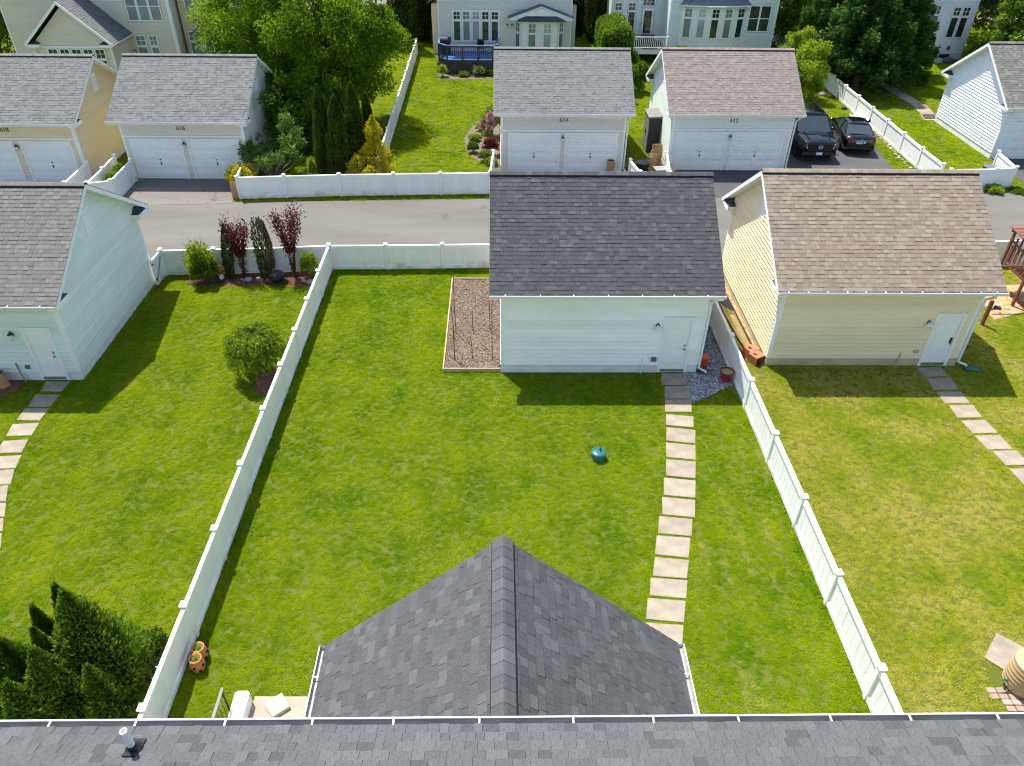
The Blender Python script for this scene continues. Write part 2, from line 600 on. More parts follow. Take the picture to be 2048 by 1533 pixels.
# ================================================================== roofs
PAL = {
    'dark': [(0.059, 0.060, 0.063), (0.067, 0.068, 0.072), (0.076, 0.077, 0.081), (0.090, 0.092, 0.095), (0.070, 0.071, 0.075), (0.064, 0.065, 0.068)],
    'wing': [(0.072, 0.073, 0.077), (0.082, 0.083, 0.088), (0.093, 0.094, 0.099), (0.110, 0.112, 0.116), (0.085, 0.087, 0.091), (0.078, 0.079, 0.083)],
    'house': [(0.078, 0.080, 0.083), (0.099, 0.103, 0.105), (0.107, 0.111, 0.114), (0.115, 0.120, 0.121), (0.102, 0.106, 0.109), (0.091, 0.095, 0.098)],
    'brown': [(0.217, 0.175, 0.138), (0.239, 0.197, 0.154), (0.274, 0.236, 0.180), (0.210, 0.169, 0.134), (0.231, 0.191, 0.149), (0.253, 0.214, 0.165)],
    'taupe': [(0.150, 0.144, 0.133), (0.164, 0.157, 0.146), (0.185, 0.178, 0.162), (0.138, 0.133, 0.125), (0.153, 0.149, 0.141), (0.158, 0.151, 0.140)],
    'grey': [(0.157, 0.164, 0.160), (0.172, 0.178, 0.171), (0.145, 0.152, 0.150), (0.163, 0.165, 0.157), (0.178, 0.184, 0.176), (0.130, 0.137, 0.134)],
    'mauve': [(0.154, 0.159, 0.158), (0.167, 0.171, 0.167), (0.178, 0.185, 0.180), (0.138, 0.142, 0.141), (0.169, 0.169, 0.161), (0.159, 0.163, 0.159)],
    'rose': [(0.200, 0.173, 0.157), (0.219, 0.191, 0.171), (0.234, 0.208, 0.182), (0.188, 0.156, 0.143), (0.191, 0.176, 0.168), (0.208, 0.179, 0.159)],
    'olive': [(0.162, 0.162, 0.140), (0.183, 0.183, 0.157), (0.140, 0.140, 0.128), (0.200, 0.196, 0.170), (0.153, 0.153, 0.140), (0.128, 0.128, 0.119)],
}
WID = [0.11, 0.15, 0.20, 0.26]
_tabs = {}
CAMP = Vector((0, 0, CAM_H))


def tabgeo(w, e, th):
    return ([(0.002, 0, 0), (w - 0.002, 0, 0), (0.002, 0, th), (w - 0.002, 0, th), (w - 0.002, e + 0.02, 0.003), (0.002, e + 0.02, 0.003)],
            [(0, 1, 3, 2), (2, 3, 4, 5), (0, 2, 5), (1, 4, 3)])


def tabmesh(pal, wi, ti, th, e):
    k = (pal, wi, ti, th, e)
    if k not in _tabs:
        b = MB()
        v, f = tabgeo(WID[wi], e, th)
        b.grid(v, f, 0, PAL[pal][ti])
        _tabs[k] = b.mesh('shingle', SHINGLE)
    return _tabs[k]


def shingle_slope(parent, O, U, V, wid, length, pal, e=0.155, indiv=300, seed=0, dark=1.0):
    """courses of laminated shingles on one rectangular roof plane; the nearest are objects, the rest one mesh"""
    rng = random.Random(seed)
    O, U, V = Vector(O), Vector(U).normalized(), Vector(V).normalized()
    N = U.cross(V).normalized()
    tabs = []
    rows = int(math.ceil(length / e))
    for r in range(rows):
        v = -0.02 + r * e
        ee = min(e, length - r * e)
        u = 0.0
        while u < wid - 1e-4:
            wi = rng.choice([0, 1, 1, 2, 2, 3])
            ti = rng.choice([0, 1, 1, 2, 2, 3, 4, 4, 5])
            th = rng.choice([0.011, 0.011, 0.019])
            ww = WID[wi]
            full = u + ww <= wid and ee == e
            ww = min(ww, wid - u)
            tabs.append((u, v, ww, wi, ti, th, ee, full))
            u += ww
    cen = []
    for q in tabs:
        p = O + U * (q[0] + q[2] / 2) + V * (q[1] + 0.08)
        cen.append(((p - CAMP).length, q))
    order = sorted(range(len(tabs)), key=lambda i: cen[i][0])
    pick = set()
    for i in order:
        if len(pick) >= indiv:
            break
        q = tabs[i]
        if not q[7]:
            continue
        p = O + U * (q[0] + q[2] / 2) + V * (q[1] + 0.08) - CAMP
        xx, yy, zz = p.dot(_r), p.dot(_u), p.dot(_f)      # only pieces inside the picture become objects
        if zz > 0 and abs(xx / zz * CAM_F) < 1024 and abs(yy / zz * CAM_F) < 766:
            pick.add(i)
    rest = MB()
    for i, (u, v, ww, wi, ti, th, ee, full) in enumerate(tabs):
        if i in pick:
            link('shingle', tabmesh(pal, wi, ti, th, e), parent, M=frame(O + U * u + V * v, U, V, N))
        else:
            vs, fs = tabgeo(ww, ee if not full else e, th)
            rest.grid([O + U * (u + p[0]) + V * (v + p[1]) + N * p[2] for p in vs], fs, 0, PAL[pal][ti])
    if rest.f:
        stuff(rest.build('shingles', SHINGLE, parent))


def ridge(parent, A, B, half, drop, pal, indiv=True, seed=0, vent=True):
    """raised black ridge vent with short cap shingles from A to B; half width and drop give the two slopes"""
    rng = random.Random(seed)
    A, B = Vector(A), Vector(B)
    d = (B - A)
    L = d.length
    d.normalize()
    s = Vector((-d.y, d.x, 0))
    up = Vector((0, 0, 1))

    def sec(h, wdt, base):
        return [(-wdt, h - drop * wdt / half), (0, h), (wdt, h - drop * wdt / half), (wdt, base - drop * wdt / half), (0, base), (-wdt, base - drop * wdt / half)]
    if vent:
        b = MB()
        b.prism([A + s * q[0] + up * q[1] for q in sec(0.055, half, -0.01)], d * L)
        b.build('ridge_vent', VENTBLK, parent)
    n = int(L / 0.2)
    st = L / n
    caps = MB()
    for i in range(n):
        t = rng.choice(PAL[pal])
        t = tuple(c * 1.12 for c in t)
        b = MB() if indiv else caps
        P0 = A + d * (i * st)
        h1, h0 = 0.070 if vent else 0.03, 0.078 if vent else 0.036
        w2 = half * 0.93
        a = [P0 + s * x + up * (h0 - drop * abs(x) / half) for x in (-w2, -w2 * .25, 0, w2 * .25, w2)]
        c = [P0 + d * (st * 1.1) + s * x + up * (h1 - drop * abs(x) / half) for x in (-w2, -w2 * .25, 0, w2 * .25, w2)]
        a[2] = a[2] - up * 0.012
        c[2] = c[2] - up * 0.012
        vs = a + c + [p - up * 0.02 for p in a]
        fs = [(k, k + 1, 5 + k + 1, 5 + k) for k in range(4)] + [(10 + k, 10 + k + 1, k + 1, k) for k in range(4)] + [(0, 5, 10), (4, 14, 9)]
        b.grid(vs, fs, 0, t)
        if indiv:
            b.build('ridge_shingle', SHINGLE, parent)
    if not indiv:
        stuff(caps.build('ridge_shingles', SHINGLE, parent))


def gutter(parent, A, B, out, hangers=0.75, w=0.12, h=0.11, seed=0, far=False):
    """open white trough from A to B (top inner edge), opening towards `out`"""
    A, B, out = Vector(A), Vector(B), Vector(out).normalized()
    up = Vector((0, 0, 1))
    prof = [(0, 0.0), (0, -h), (w * 0.7, -h), (w, -h * 0.35), (w, 0.008), (w - 0.018, 0.008), (w - 0.018, -0.01),
            (w - 0.008, -h * 0.35), (w * 0.68, -h + 0.008), (0.006, -h + 0.008), (0.006, 0)]
    b = MB()
    n = len(prof)
    ra = [A + out * p[0] + up * p[1] for p in prof]
    rb = [B + out * p[0] + up * p[1] for p in prof]
    b.grid(ra + rb, [(i, (i + 1) % n, n + (i + 1) % n, n + i) for i in list(range(6)) + [10]])
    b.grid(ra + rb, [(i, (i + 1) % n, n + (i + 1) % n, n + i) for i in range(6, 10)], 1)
    b.face([ra[i] for i in range(5)])
    b.face([rb[i] for i in range(5)])
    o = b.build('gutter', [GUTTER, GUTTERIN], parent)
    d = (B - A)
    L = d.length
    d.normalize()
    rng = random.Random(seed)
    if hangers:
        k = int(L / hangers)
        for i in range(k):
            c = A + d * ((i + 0.5) * L / k + rng.uniform(-.06, .06))
            q = MB()
            q.grid([c + d * s1 + out * o1 + up * z1 for s1 in (-0.011, 0.011) for o1 in (0, w) for z1 in (0.0, 0.010)],
                   [(0, 1, 3, 2), (4, 6, 7, 5), (0, 4, 5, 1), (2, 3, 7, 6), (1, 5, 7, 3), (0, 2, 6, 4)])
            q.build('gutter_hanger', GUTTER, o)
    return o


# ================================================================== walls
def siding(parent, O, U, N, spans, z0, z1, mat, e=0.12, indiv=True, holes=()):
    """lap boards on a wall: spans(z) -> (u0, u1); holes are (u0, u1, z0, z1) openings"""
    O, U, N = Vector(O), Vector(U), Vector(N)
    up = Vector((0, 0, 1))
    rest = MB()
    z = z0
    while z < z1 - 0.01:
        zt = min(z + e, z1)
        a0, a1 = spans(z)
        b0, b1 = spans(zt)
        segs = [(a0, a1, b0, b1)]
        for (h0, h1, hz0, hz1) in holes:
            if zt <= hz0 + 0.02 or z >= hz1 - 0.02:
                continue
            ns = []
            for (p0, p1, q0, q1) in segs:
                if h1 <= min(p0, q0) or h0 >= max(p1, q1):
                    ns.append((p0, p1, q0, q1))
                    continue
                if h0 > p0:
                    ns.append((p0, h0, q0, h0))
                if h1 < p1:
                    ns.append((h1, p1, h1, q1))
            segs = ns
        for (p0, p1, q0, q1) in segs:
            if p1 - p0 < 0.02:
                continue
            q0, q1 = min(q0, q1), max(q0, q1)
            b = MB() if indiv else rest
            P = [O + U * p0 + N * 0.004 + up * z, O + U * p1 + N * 0.004 + up * z, O + U * p0 + N * 0.046 + up * z, O + U * p1 + N * 0.046 + up * z,
                 O + U * q1 + N * 0.006 + up * (zt + 0.004), O + U * q0 + N * 0.006 + up * (zt + 0.004)]
            b.grid(P, [(0, 1, 3, 2), (2, 3, 4, 5), (0, 2, 5), (1, 4, 3)])
            if indiv:
                b.build('siding_board', mat, parent)
        z = zt
    if rest.f:
        stuff(rest.build('siding_boards', mat, parent))


def wbox(O, U, N):
    """matrix for wall space: x along wall, y out of the wall, z up"""
    return frame(O, U, N, (0, 0, 1))


def window(parent, O, U, N, u0, u1, z0, z1, cols=1, rows=1, sash=None, glass=None, fw=0.07, proud=0.05):
    """framed window: frame mesh, panes and muntins below it"""
    M = wbox(O, U, N)
    b = MB()
    for q in ((u0, u0 + fw, z0, z1), (u1 - fw, u1, z0, z1), (u0 + fw, u1 - fw, z0, z0 + fw), (u0 + fw, u1 - fw, z1 - fw, z1)):
        b.box(q[0], q[1], 0.0, proud, q[2], q[3], M=M)
    o = b.build('window', TRIM, parent)
    q = MB()
    q.box(u0 + fw, u1 - fw, 0.006, 0.022, z0 + fw, z1 - fw, M=M)
    q.build('pane', glass or GLASS, o)
    m = MB()
    iw, ih = u1 - u0 - 2 * fw, z1 - z0 - 2 * fw
    for c in range(1, cols):
        x = u0 + fw + iw * c / cols
        m.box(x - 0.014, x + 0.014, 0.022, 0.036, z0 + fw, z1 - fw, M=M)
    for r in range(1, rows):
        z = z0 + fw + ih * r / rows
        hw = 0.014 if not sash else 0.025
        m.box(u0 + fw, u1 - fw, 0.022, 0.038, z - hw, z + hw, M=M)
    if m.f:
        m.build('muntin', TRIM, o)
    return o


def man_door(parent, O, U, N, u0, u1, h, knob_right=True, keypad=False):
    """six-panel white entry door with casing"""
    M = wbox(O, U, N)
    c = 0.10
    b = MB()
    b.box(u0, u0 + c, 0, 0.045, 0.03, h, M=M)
    b.box(u1 - c, u1, 0, 0.045, 0.03, h, M=M)
    b.box(u0 + c, u1 - c, 0, 0.045, h - c, h, M=M)
    f = b.build('door_casing', TRIM, parent)
    d = MB()
    a0, a1, z0, z1 = u0 + c + 0.004, u1 - c - 0.004, 0.17, h - c - 0.004
    d.box(a0, a1, 0.0, 0.014, z0, z1, M=M)
    door = d.build('door', DOORW, parent)
    W, H = a1 - a0, z1 - z0
    for (zz0, zz1) in ((0.10, 0.36), (0.44, 0.76), (0.82, 0.94)):
        for k in (0, 1):
            p = MB()
            x0 = a0 + W * (0.13 + 0.40 * k)
            x1 = x0 + W * 0.34
            y0, y1 = z0 + H * zz0, z0 + H * zz1
            i = 0.02
            vs = [(x0, 0.0135, y0), (x1, 0.0135, y0), (x1, 0.0135, y1), (x0, 0.0135, y1),
                  (x0 + i, 0.024, y0 + i), (x1 - i, 0.024, y0 + i), (x1 - i, 0.024, y1 - i), (x0 + i, 0.024, y1 - i)]
            p.grid([M @ Vector(v) for v in vs], [(4, 5, 6, 7), (0, 1, 5, 4), (1, 2, 6, 5), (2, 3, 7, 6), (3, 0, 4, 7)])
            p.build('door_panel', DOORW, door)
    t = MB()
    t.box(u0 + c, u1 - c, 0, 0.07, 0.10, 0.155, M=M)
    t.build('threshold', STEEL, parent)
    k = MB()
    kx = a1 - 0.09 if knob_right else a0 + 0.09
    if keypad:
        k.bevbox(kx - 0.04, kx + 0.04, 0.014, 0.05, 1.02, 1.22, 0.012, M=M)
        k.build('keypad_lock', BLKPLASTIC, door)
    kk = MB()
    kk.tube([M @ Vector((kx, 0.014, 1.0)), M @ Vector((kx, 0.05, 1.0)), M @ Vector((kx, 0.055, 1.0)), M @ Vector((kx, 0.085, 1.0))], [0.016, 0.016, 0.034, 0.028], 10)
    if not keypad:
        kk.box(kx - 0.022, kx + 0.022, 0.014, 0.03, 1.10, 1.18, M=M)
    kk.build('handle', STEEL, door)
    return f


def car_door(parent, O, U, N, u0, u1, h):
    """sectional garage door, four sections of four raised panels"""
    M = wbox(O, U, N)
    c = 0.11
    b = MB()
    b.box(u0 - c, u0, 0, 0.05, 0.02, h + c, M=M)
    b.box(u1, u1 + c, 0, 0.05, 0.02, h + c, M=M)
    b.box(u0, u1, 0, 0.05, h, h + c, M=M)
    b.build('door_casing', TRIM, parent)
    g0 = MB()
    g0.box(u0, u1, 0.002, 0.008, 0.02, h, M=M)
    d = g0.build('garage_door', DOORW, parent)
    sh = (h - 0.02) / 4
    for r in range(4):
        s = MB()
        z0 = 0.02 + r * sh
        s.box(u0, u1, 0.0085, 0.020, z0 + 0.010, z0 + sh - 0.010, M=M)
        sec = s.build('door_section', DOORW, d) if True else None
        pw = (u1 - u0) / 4
        q = MB()
        for k in range(4):
            x0, x1, a, bb = u0 + pw * k + 0.06, u0 + pw * (k + 1) - 0.06, z0 + 0.09, z0 + sh - 0.09
            i = 0.025
            vs = [(x0, 0.0195, a), (x1, 0.0195, a), (x1, 0.0195, bb), (x0, 0.0195, bb), (x0 + i, 0.040, a + i), (x1 - i, 0.040, a + i), (x1 - i, 0.040, bb - i), (x0 + i, 0.040, bb - i)]
            s2 = q
            s2.grid([M @ Vector(v) for v in vs], [(4, 5, 6, 7), (0, 1, 5, 4), (1, 2, 6, 5), (2, 3, 7, 6), (3, 0, 4, 7)])
        q.build('raised_panels', DOORW, d)
    k = MB()
    kx = (u0 + u1) / 2
    k.box(kx - 0.02, kx + 0.02, 0.02, 0.05, h * 0.38, h * 0.38 + 0.13, M=M)
    k.box(kx - 0.03, kx + 0.03, 0.02, 0.04, h * 0.5, h * 0.5 + 0.05, M=M)
    k.build('handle', BLACK, d)


def coach_lamp(parent, p, N):
    p, N = Vector(p), Vector(N)
    b = MB()
    c = p + N * 0.12
    b.tube([p, p + N * 0.03], 0.06, 10)
    b.tube([p + Vector((0, 0, 0.05)), p + N * 0.08 + Vector((0, 0, 0.16)), c + Vector((0, 0, 0.14))], 0.012, 6)
    b.lathe([(0.075, 0.06), (0.09, 0.065), (0.03, 0.13), (0.012, 0.15), (0.0, 0.16)], 8, c)
    b.lathe([(0.0, -0.16), (0.035, -0.15), (0.04, -0.13)], 8, c)
    o = b.build('coach_lamp', BRONZE, parent)
    q = MB()
    q.lathe([(0.04, -0.13), (0.068, 0.06)], 8, c)
    q.build('lamp_glass', LAMPGLASS, o)


def flood_lamp(parent, p, N, U):
    p, N, U = Vector(p), Vector(N), Vector(U)
    b = MB()
    b.tube([p, p + N * 0.05], 0.07, 12)
    o = b.build('floodlight', GREYFIT, parent)
    for s in (-1, 1):
        a = p + N * 0.06
        e = a + N * 0.12 + U * (0.10 * s) + Vector((0, 0, -0.12))
        d = (e - a).normalized()
        q = MB()
        q.tube([a, a + d * 0.06, a + d * 0.07, a + d * 0.18], [0.02, 0.02, 0.04, 0.07], 12)
        h = q.build('lamp_head', WHITE, o)
        l = MB()
        l.tube([a + d * 0.1805, a + d * 0.19], [0.062, 0.05], 12)
        l.build('lens', LAMPGLASS, h)


_font = None


def text_mesh(name, txt, size, parent, M, mat, depth=0.012):
    cu = bpy.data.curves.new(name, 'FONT')
    cu.body = txt
    cu.size = size
    cu.extrude = depth / 2
    cu.align_x = 'CENTER'
    cu.align_y = 'CENTER'
    o = bpy.data.objects.new('tmp', cu)
    COL.objects.link(o)
    bpy.context.view_layer.update()
    me = bpy.data.meshes.new_from_object(o.evaluated_get(bpy.context.evaluated_depsgraph_get()))
    bpy.data.objects.remove(o)
    bpy.data.curves.remove(cu)
    me.name = name
    me.materials.clear()
    me.materials.append(mat)
    return link(name, me, parent, M=M)


NUM = pm('weathered bronze numerals', (0.16, 0.11, 0.06), 0.5, 0.2, metal=0.4)


# ================================================================== garages
def garage(label, x0, x1, y0, mat, pal, ends, depth=6.8, zE=3.30, rise=2.55, indiv=300, near=True, parge=PARGE, ret=SLATEROOF, gx=0.38, oh=0.40, kind='man',
           holes=(), number=None, frieze=False, seed=1, e=0.155, hang=0.75):
    G = thing('garage', label, 'garage', (0, 0, 0), 0, 'detached garages along the alley')
    y1 = y0 + depth
    yR, zR = y0 + depth / 2, zE + rise
    s = rise / (depth / 2 + oh)
    zf = 0.35                                   # top of foundation
    zs = zE - 0.17                              # soffit

    def under(y):
        return zE - 0.14 + s * (min(y, 2 * yR - y) - (y0 - oh))
    # core walls and foundation
    b = MB()
    b.prism([(x0, y0, 0.0), (x0, y1, 0.0), (x0, y1, under(y1) - 0.02), (x0, yR, under(yR) - 0.02), (x0, y0, under(y0) - 0.02)], (x1 - x0, 0, 0))
    b.build('wall', mat, G)
    f = MB()
    f.box(x0 - 0.012, x1 + 0.012, y0 - 0.012, y1 + 0.012, -0.05, zf)
    for k in range(int((x1 - x0) / 1.9)):       # shallow block joints in the parging
        pass
    f.build('foundation', parge, G)
    # front boards and side boards
    cb = 0.11
    ftop = zs - (0.0 if not frieze else 0.0)
    siding(G, (x0, y0, 0), (1, 0, 0), (0, -1, 0), lambda z: (cb, x1 - x0 - cb), zf, ftop, mat, 0.165, near, holes)
    for sd in ends:
        X, nx = (x1, 1) if sd > 0 else (x0, -1)

        def span(z):
            a = y0 if z <= under(y0) else (z - zE + 0.14) / s + y0 - oh
            a = min(max(a, y0), yR)
            lo = cb if a <= y0 + 1e-6 else a - y0
            return (lo, depth - lo)
        siding(G, (X, y0, 0), (0, 1, 0), (nx, 0, 0), span, zf, under(yR) - 0.08, mat, 0.165, near)
        for (ca, cc_) in ((y0 - 0.03, y0 + cb), (y1 - cb, y1)):
            c = MB()
            c.box(min(X, X + nx * 0.03), max(X, X + nx * 0.03), ca, cc_, zf, zs)
            c.build('corner_board', TRIM, G)
        # louvred gable vent
        v = MB()
        vz, vh, vw = zR - 1.75, 0.85, 0.42
        Mv = wbox((X, yR, 0), (0, 1, 0), (nx, 0, 0))
        v.box(-vw / 2 - 0.06, -vw / 2, 0, 0.05, vz, vz + vh, M=Mv)
        v.box(vw / 2, vw / 2 + 0.06, 0, 0.05, vz, vz + vh, M=Mv)
        v.box(-vw / 2, vw / 2, 0, 0.05, vz, vz + 0.06, M=Mv)
        v.box(-vw / 2, vw / 2, 0, 0.05, vz + vh - 0.06, vz + vh, M=Mv)
        vo = v.build('gable_vent', TRIM, G)
        for i in range(8):
            l = MB()
            z = vz + 0.07 + i * (vh - 0.14) / 8
            l.face([Mv @ Vector(p) for p in ((-vw / 2, 0.045, z), (vw / 2, 0.045, z), (vw / 2, 0.02, z + 0.085), (-vw / 2, 0.02, z + 0.085))])
            l.build('louvre', TRIM, vo)
    for xa in (x0, x1 - cb):
        c = MB()
        c.box(xa, xa + cb, y0 - 0.03, y0, zf, zs)
        c.build('corner_board', TRIM, G)
    # boxed eave, rakes, returns
    for (ya, yb, yc, yd) in ((y0 - oh, y0, y0 - oh - 0.02, y0 - oh), (y1, y1 + oh, y1 + oh, y1 + oh + 0.02)):
        t = MB()
        t.box(x0 - gx + 0.02, x1 + gx - 0.02, ya, yb, zs, zs + 0.03)
        t.build('soffit', TRIM, G)
        t = MB()
        t.box(x0 - gx, x1 + gx, yc, yd, zs - 0.01, zE - 0.01)
        t.build('fascia', TRIM, G)
    for sd in (-1, 1):
        X = x1 if sd > 0 else x0
        xo = X + sd * gx
        r = MB()
        for (ya, yb) in ((y0 - oh, yR), (y1 + oh, yR)):
            za, zb = zE - 0.012, zR - 0.012
            r.prism([(xo, ya, za), (xo, yb, zb), (xo, yb, zb - 0.17), (xo, ya, za - 0.17)], (-sd * 0.03, 0, 0))
            r.prism([(xo - sd * 0.03, ya, za - 0.11), (xo - sd * 0.03, yb, zb - 0.11), (xo - sd * 0.03, yb, zb - 0.13), (xo - sd * 0.03, ya, za - 0.13)], (-sd * (gx - 0.03), 0, 0))
        r.build('rake_board', TRIM, G)
        if sd in ends:
            for (ya, dy) in ((y0 - oh, 1), (y1 + oh, -1)):
                q = MB()
                yb = ya + dy * (oh + 0.45)
                q.box(min(X, xo - sd * 0.035), max(X, xo - sd * 0.035), min(ya + dy * .01, yb), max(ya + dy * .01, yb), zs - 0.08, zs + 0.10)
                ro = q.build('cornice_return', TRIM, G)
                h = MB()
                zb = zs + 0.10
                xi = xo - sd * 0.04
                P = [(xi, ya + dy * 0.05, zb), (xi, yb, zb), (X + sd * 0.026, yb, zb), (X + sd * 0.026, ya + dy * 0.40, zb + 0.20), (X + sd * 0.026, ya + dy * 0.05, zb + 0.02)]
                h.grid(P, [(0, 1, 3), (1, 2, 3), (0, 3, 4), (0, 4, 2, 1), (2, 4, 3)])
                h.build('return_roof', ret, ro)
    # roof planes
    rd = MB()
    th = 0.10
    for (ya, dy) in ((y0 - oh, 1), (y1 + oh, -1)):
        rd.prism([(x0 - gx + 0.01, ya, zE - 0.004), (x0 - gx + 0.01, yR, zR - 0.004), (x0 - gx + 0.01, yR, zR - th), (x0 - gx + 0.01, ya, zE - th)], (x1 - x0 + 2 * gx - 0.02, 0, 0))
    roof = rd.build('roof', FELT, G)
    L = math.hypot(depth / 2 + oh, rise)
    W = x1 - x0 + 2 * gx
    shingle_slope(roof, (x0 - gx, y0 - oh, zE), (1, 0, 0), (0, depth / 2 + oh, rise), W, L, pal, e, indiv, seed)
    shingle_slope(roof, (x1 + gx, y1 + oh, zE), (-1, 0, 0), (0, -(depth / 2 + oh), rise), W, L, pal, e * 1.5, 0, seed + 1)
    ridge(roof, (x0 - gx, yR, zR), (x1 + gx, yR, zR), 0.15, 0.15 * s, pal, near, seed)
    gutter(G, (x0 - gx, y0 - oh - 0.022, zE - 0.01), (x1 + gx, y0 - oh - 0.022, zE - 0.01), (0, -1, 0), hang if near else 0, seed=seed)
    if frieze:
        q = MB()
        q.box(x0 + cb + 0.001, x1 - cb - 0.001, y0 - 0.035, y0 - 0.001, zs - 0.16, zs - 0.001)
        q.box(x0 + cb + 0.001, x1 - cb - 0.001, y0 - 0.045, y0 - 0.001, 2.22, 2.30)
        q.build('frieze_board', TRIM, G)
    if number:
        Mn = frame(((x0 + x1) / 2, y0 - 0.055, zs - 0.30), (1, 0, 0), (0, 0, 1), (0, -1, 0))
        text_mesh('house_number', number, 0.30, G, Mn, NUM)
    return G


def downspout(G, x, y0, zE, foot=(0.0, -0.3), oh=0.4):
    b = MB()
    ys = y0 - 0.06
    b.tube([(x, y0 - oh - 0.06, zE - 0.12), (x, y0 - oh - 0.06, zE - 0.22), (x, ys, zE - 0.50), (x, ys, 0.22), (x + foot[0], ys + foot[1] * .5, 0.10), (x + foot[0], ys + foot[1], 0.08)],
           [0.045] * 6, 8)
    b.build('downspout', GUTTER, G)


def two_doors(G, x0, y0, a, b, h):
    O = (x0, y0, 0)
    for (u0, u1) in (a, b):
        car_door(G, O, (1, 0, 0), (0, -1, 0), u0, u1, h)
    um = (a[1] + b[0]) / 2
    coach_lamp(G, (x0 + um, y0 - 0.02, h - 0.2), (0, -1, 0))


# --- the white garage of this yard
GM = garage('white clapboard garage with charcoal shingle roof beside raised bed and stepping-stone path', 0.07, 6.87, 21.12, SIDE_WHITE, 'dark', (1,), kind='man',
            holes=[(5.44, 6.44, 0, 2.28)], seed=3, zE=3.36, rise=2.50, hang=1.0)
man_door(GM, (0.07, 21.12, 0), (1, 0, 0), (0, -1, 0), 5.43, 6.45, 2.28)
flood_lamp(GM, (5.30, 21.10, 1.98), (0, -1, 0), (1, 0, 0))
q = MB()
q.bevbox(5.24, 5.42, 21.02, 21.10, 0.52, 0.66, 0.01)
q.build('outlet_box', GREYFIT, GM)
q = MB()
q.tube([(4.95, 21.07, 0.62), (4.95, 21.07, 0.0)], 0.025, 8)
q.build('conduit', WHITE, GM)
downspout(GM, 6.95, 21.14, 3.36, (0.25, -0.12))
# --- cream yellow garage on the right
GY = garage('cream yellow garage with brown shingle roof and keypad door', 9.44, 16.20, 21.52, SIDE_YELLOW, 'brown', (-1,), holes=[(5.42, 6.44, 0, 2.2)],
            seed=5, zE=3.27, rise=2.57, parge=PARGE_TAN, ret=SLATEROOF, hang=0.62)
man_door(GY, (9.44, 21.52, 0), (1, 0, 0), (0, -1, 0), 5.42, 6.44, 2.2, keypad=True)
flood_lamp(GY, (14.66, 21.50, 1.86), (0, -1, 0), (1, 0, 0))
q = MB()
q.bevbox(14.55, 14.70, 21.42, 21.50, 0.60, 0.72, 0.01)
q.build('outlet_box', PARGE_TAN, GY)
q = MB()
q.tube([(14.10, 21.46, 0.6), (14.10, 21.46, 0.35), (14.02, 21.40, 0.0)], 0.022, 8)
q.build('conduit', PARGE_TAN, GY)
downspout(GY, 16.26, 21.54, 3.27, (0.30, -0.1))
# --- pale green garage on the left
GG = garage('pale sage green garage with taupe shingle roof and plain lantern by its door', -20.9, -14.12, 20.66, SIDE_GREEN, 'taupe', (1,), holes=[(5.42, 6.36, 0, 2.14)],
            seed=7, zE=3.20, rise=2.38, hang=0.9)
man_door(GG, (-20.9, 20.66, 0), (1, 0, 0), (0, -1, 0), 5.42, 6.36, 2.14)
coach_lamp(GG, (-15.79, 20.64, 1.86), (0, -1, 0))
q = MB()
q.bevbox(-15.84, -15.70, 20.56, 20.64, 0.52, 0.64, 0.01)
q.build('outlet_box', GREYFIT, GG)
q = MB()
q.tube([(-16.10, 20.60, 0.75), (-16.06, 20.56, 0.4), (-15.98, 20.5, 0.0)], 0.022, 8)
q.build('conduit', STEEL, GG)
# --- across the alley
DH = [(0.42, 2.95), (3.40, 5.93)]


def far_garage(label, x0, y0, mat, pal, ends, number, a, b, zE=3.28, rise=2.3, seed=1, width=6.8, ret=SLATEROOF, h=2.04):
    ho = [(a[0] - 0.1, a[1] + 0.1, 0, h + 0.12), (b[0] - 0.1, b[1] + 0.1, 0, h + 0.12)]
    G = garage(label, x0, x0 + width, y0, mat, pal, ends, near=False, indiv=0, number=number, frieze=True, holes=ho, seed=seed, zE=zE, rise=rise, ret=ret, e=0.16)
    two_doors(G, x0, y0, a, b, h)
    return G


G616 = far_garage('pale cream garage numbered 616 with grey roof shaded by the big tree', -19.28, 38.5, SIDE_CREAM, 'grey', (1,), '616', (0.42, 2.88), (3.34, 5.80), 3.15, 2.22, 11, ret=SLATEROOF, width=6.23)
G618 = far_garage('yellow beige garage numbered 618 with grey roof', -28.15, 38.0, SIDE_TAN, 'grey', (1,), '618', (0.9, 3.45), (4.0, 6.35), 3.18, 2.25, 13, ret=RUSTROOF)
G614 = far_garage('linen coloured garage numbered 614 with grey mauve roof', 0.1, 39.75, SIDE_LINEN, 'mauve', (), '614', (0.50, 3.08), (3.52, 6.15), 3.28, 2.28, 15, width=6.62)
G612 = far_garage('mint green garage numbered 612 with rosy brown roof', 9.26, 40.1, SIDE_GREEN, 'rose', (-1,), '612', (0.40, 2.95), (3.40, 6.00), 3.20, 2.32, 17, width=6.48)
GW = far_garage('bright white garage with olive grey roof beside the dark conifer', 28.35, 42.1, SIDE_BRIGHT, 'olive', (-1,), None, (0.75, 3.3), (3.8, 6.3), 3.02, 2.5, 19, ret=RUSTROOF)
for G_, x, y, z in ((G614, 6.8, 39.77, 3.28), (G612, 15.82, 40.12, 3.20), (GW, 28.42, 42.12, 3.02)):
    downspout(G_, x, y, z, (0.1, -0.15))
# ================================================================== the house below the camera
def ray(px, py):
    return _f + _r * ((px - 1024) / CAM_F) - _u * ((py - 766.5) / CAM_F)


def on_ground(px, py, z=0.0):
    d = ray(px, py)
    return CAMP + d * ((z - CAM_H) / d.z)


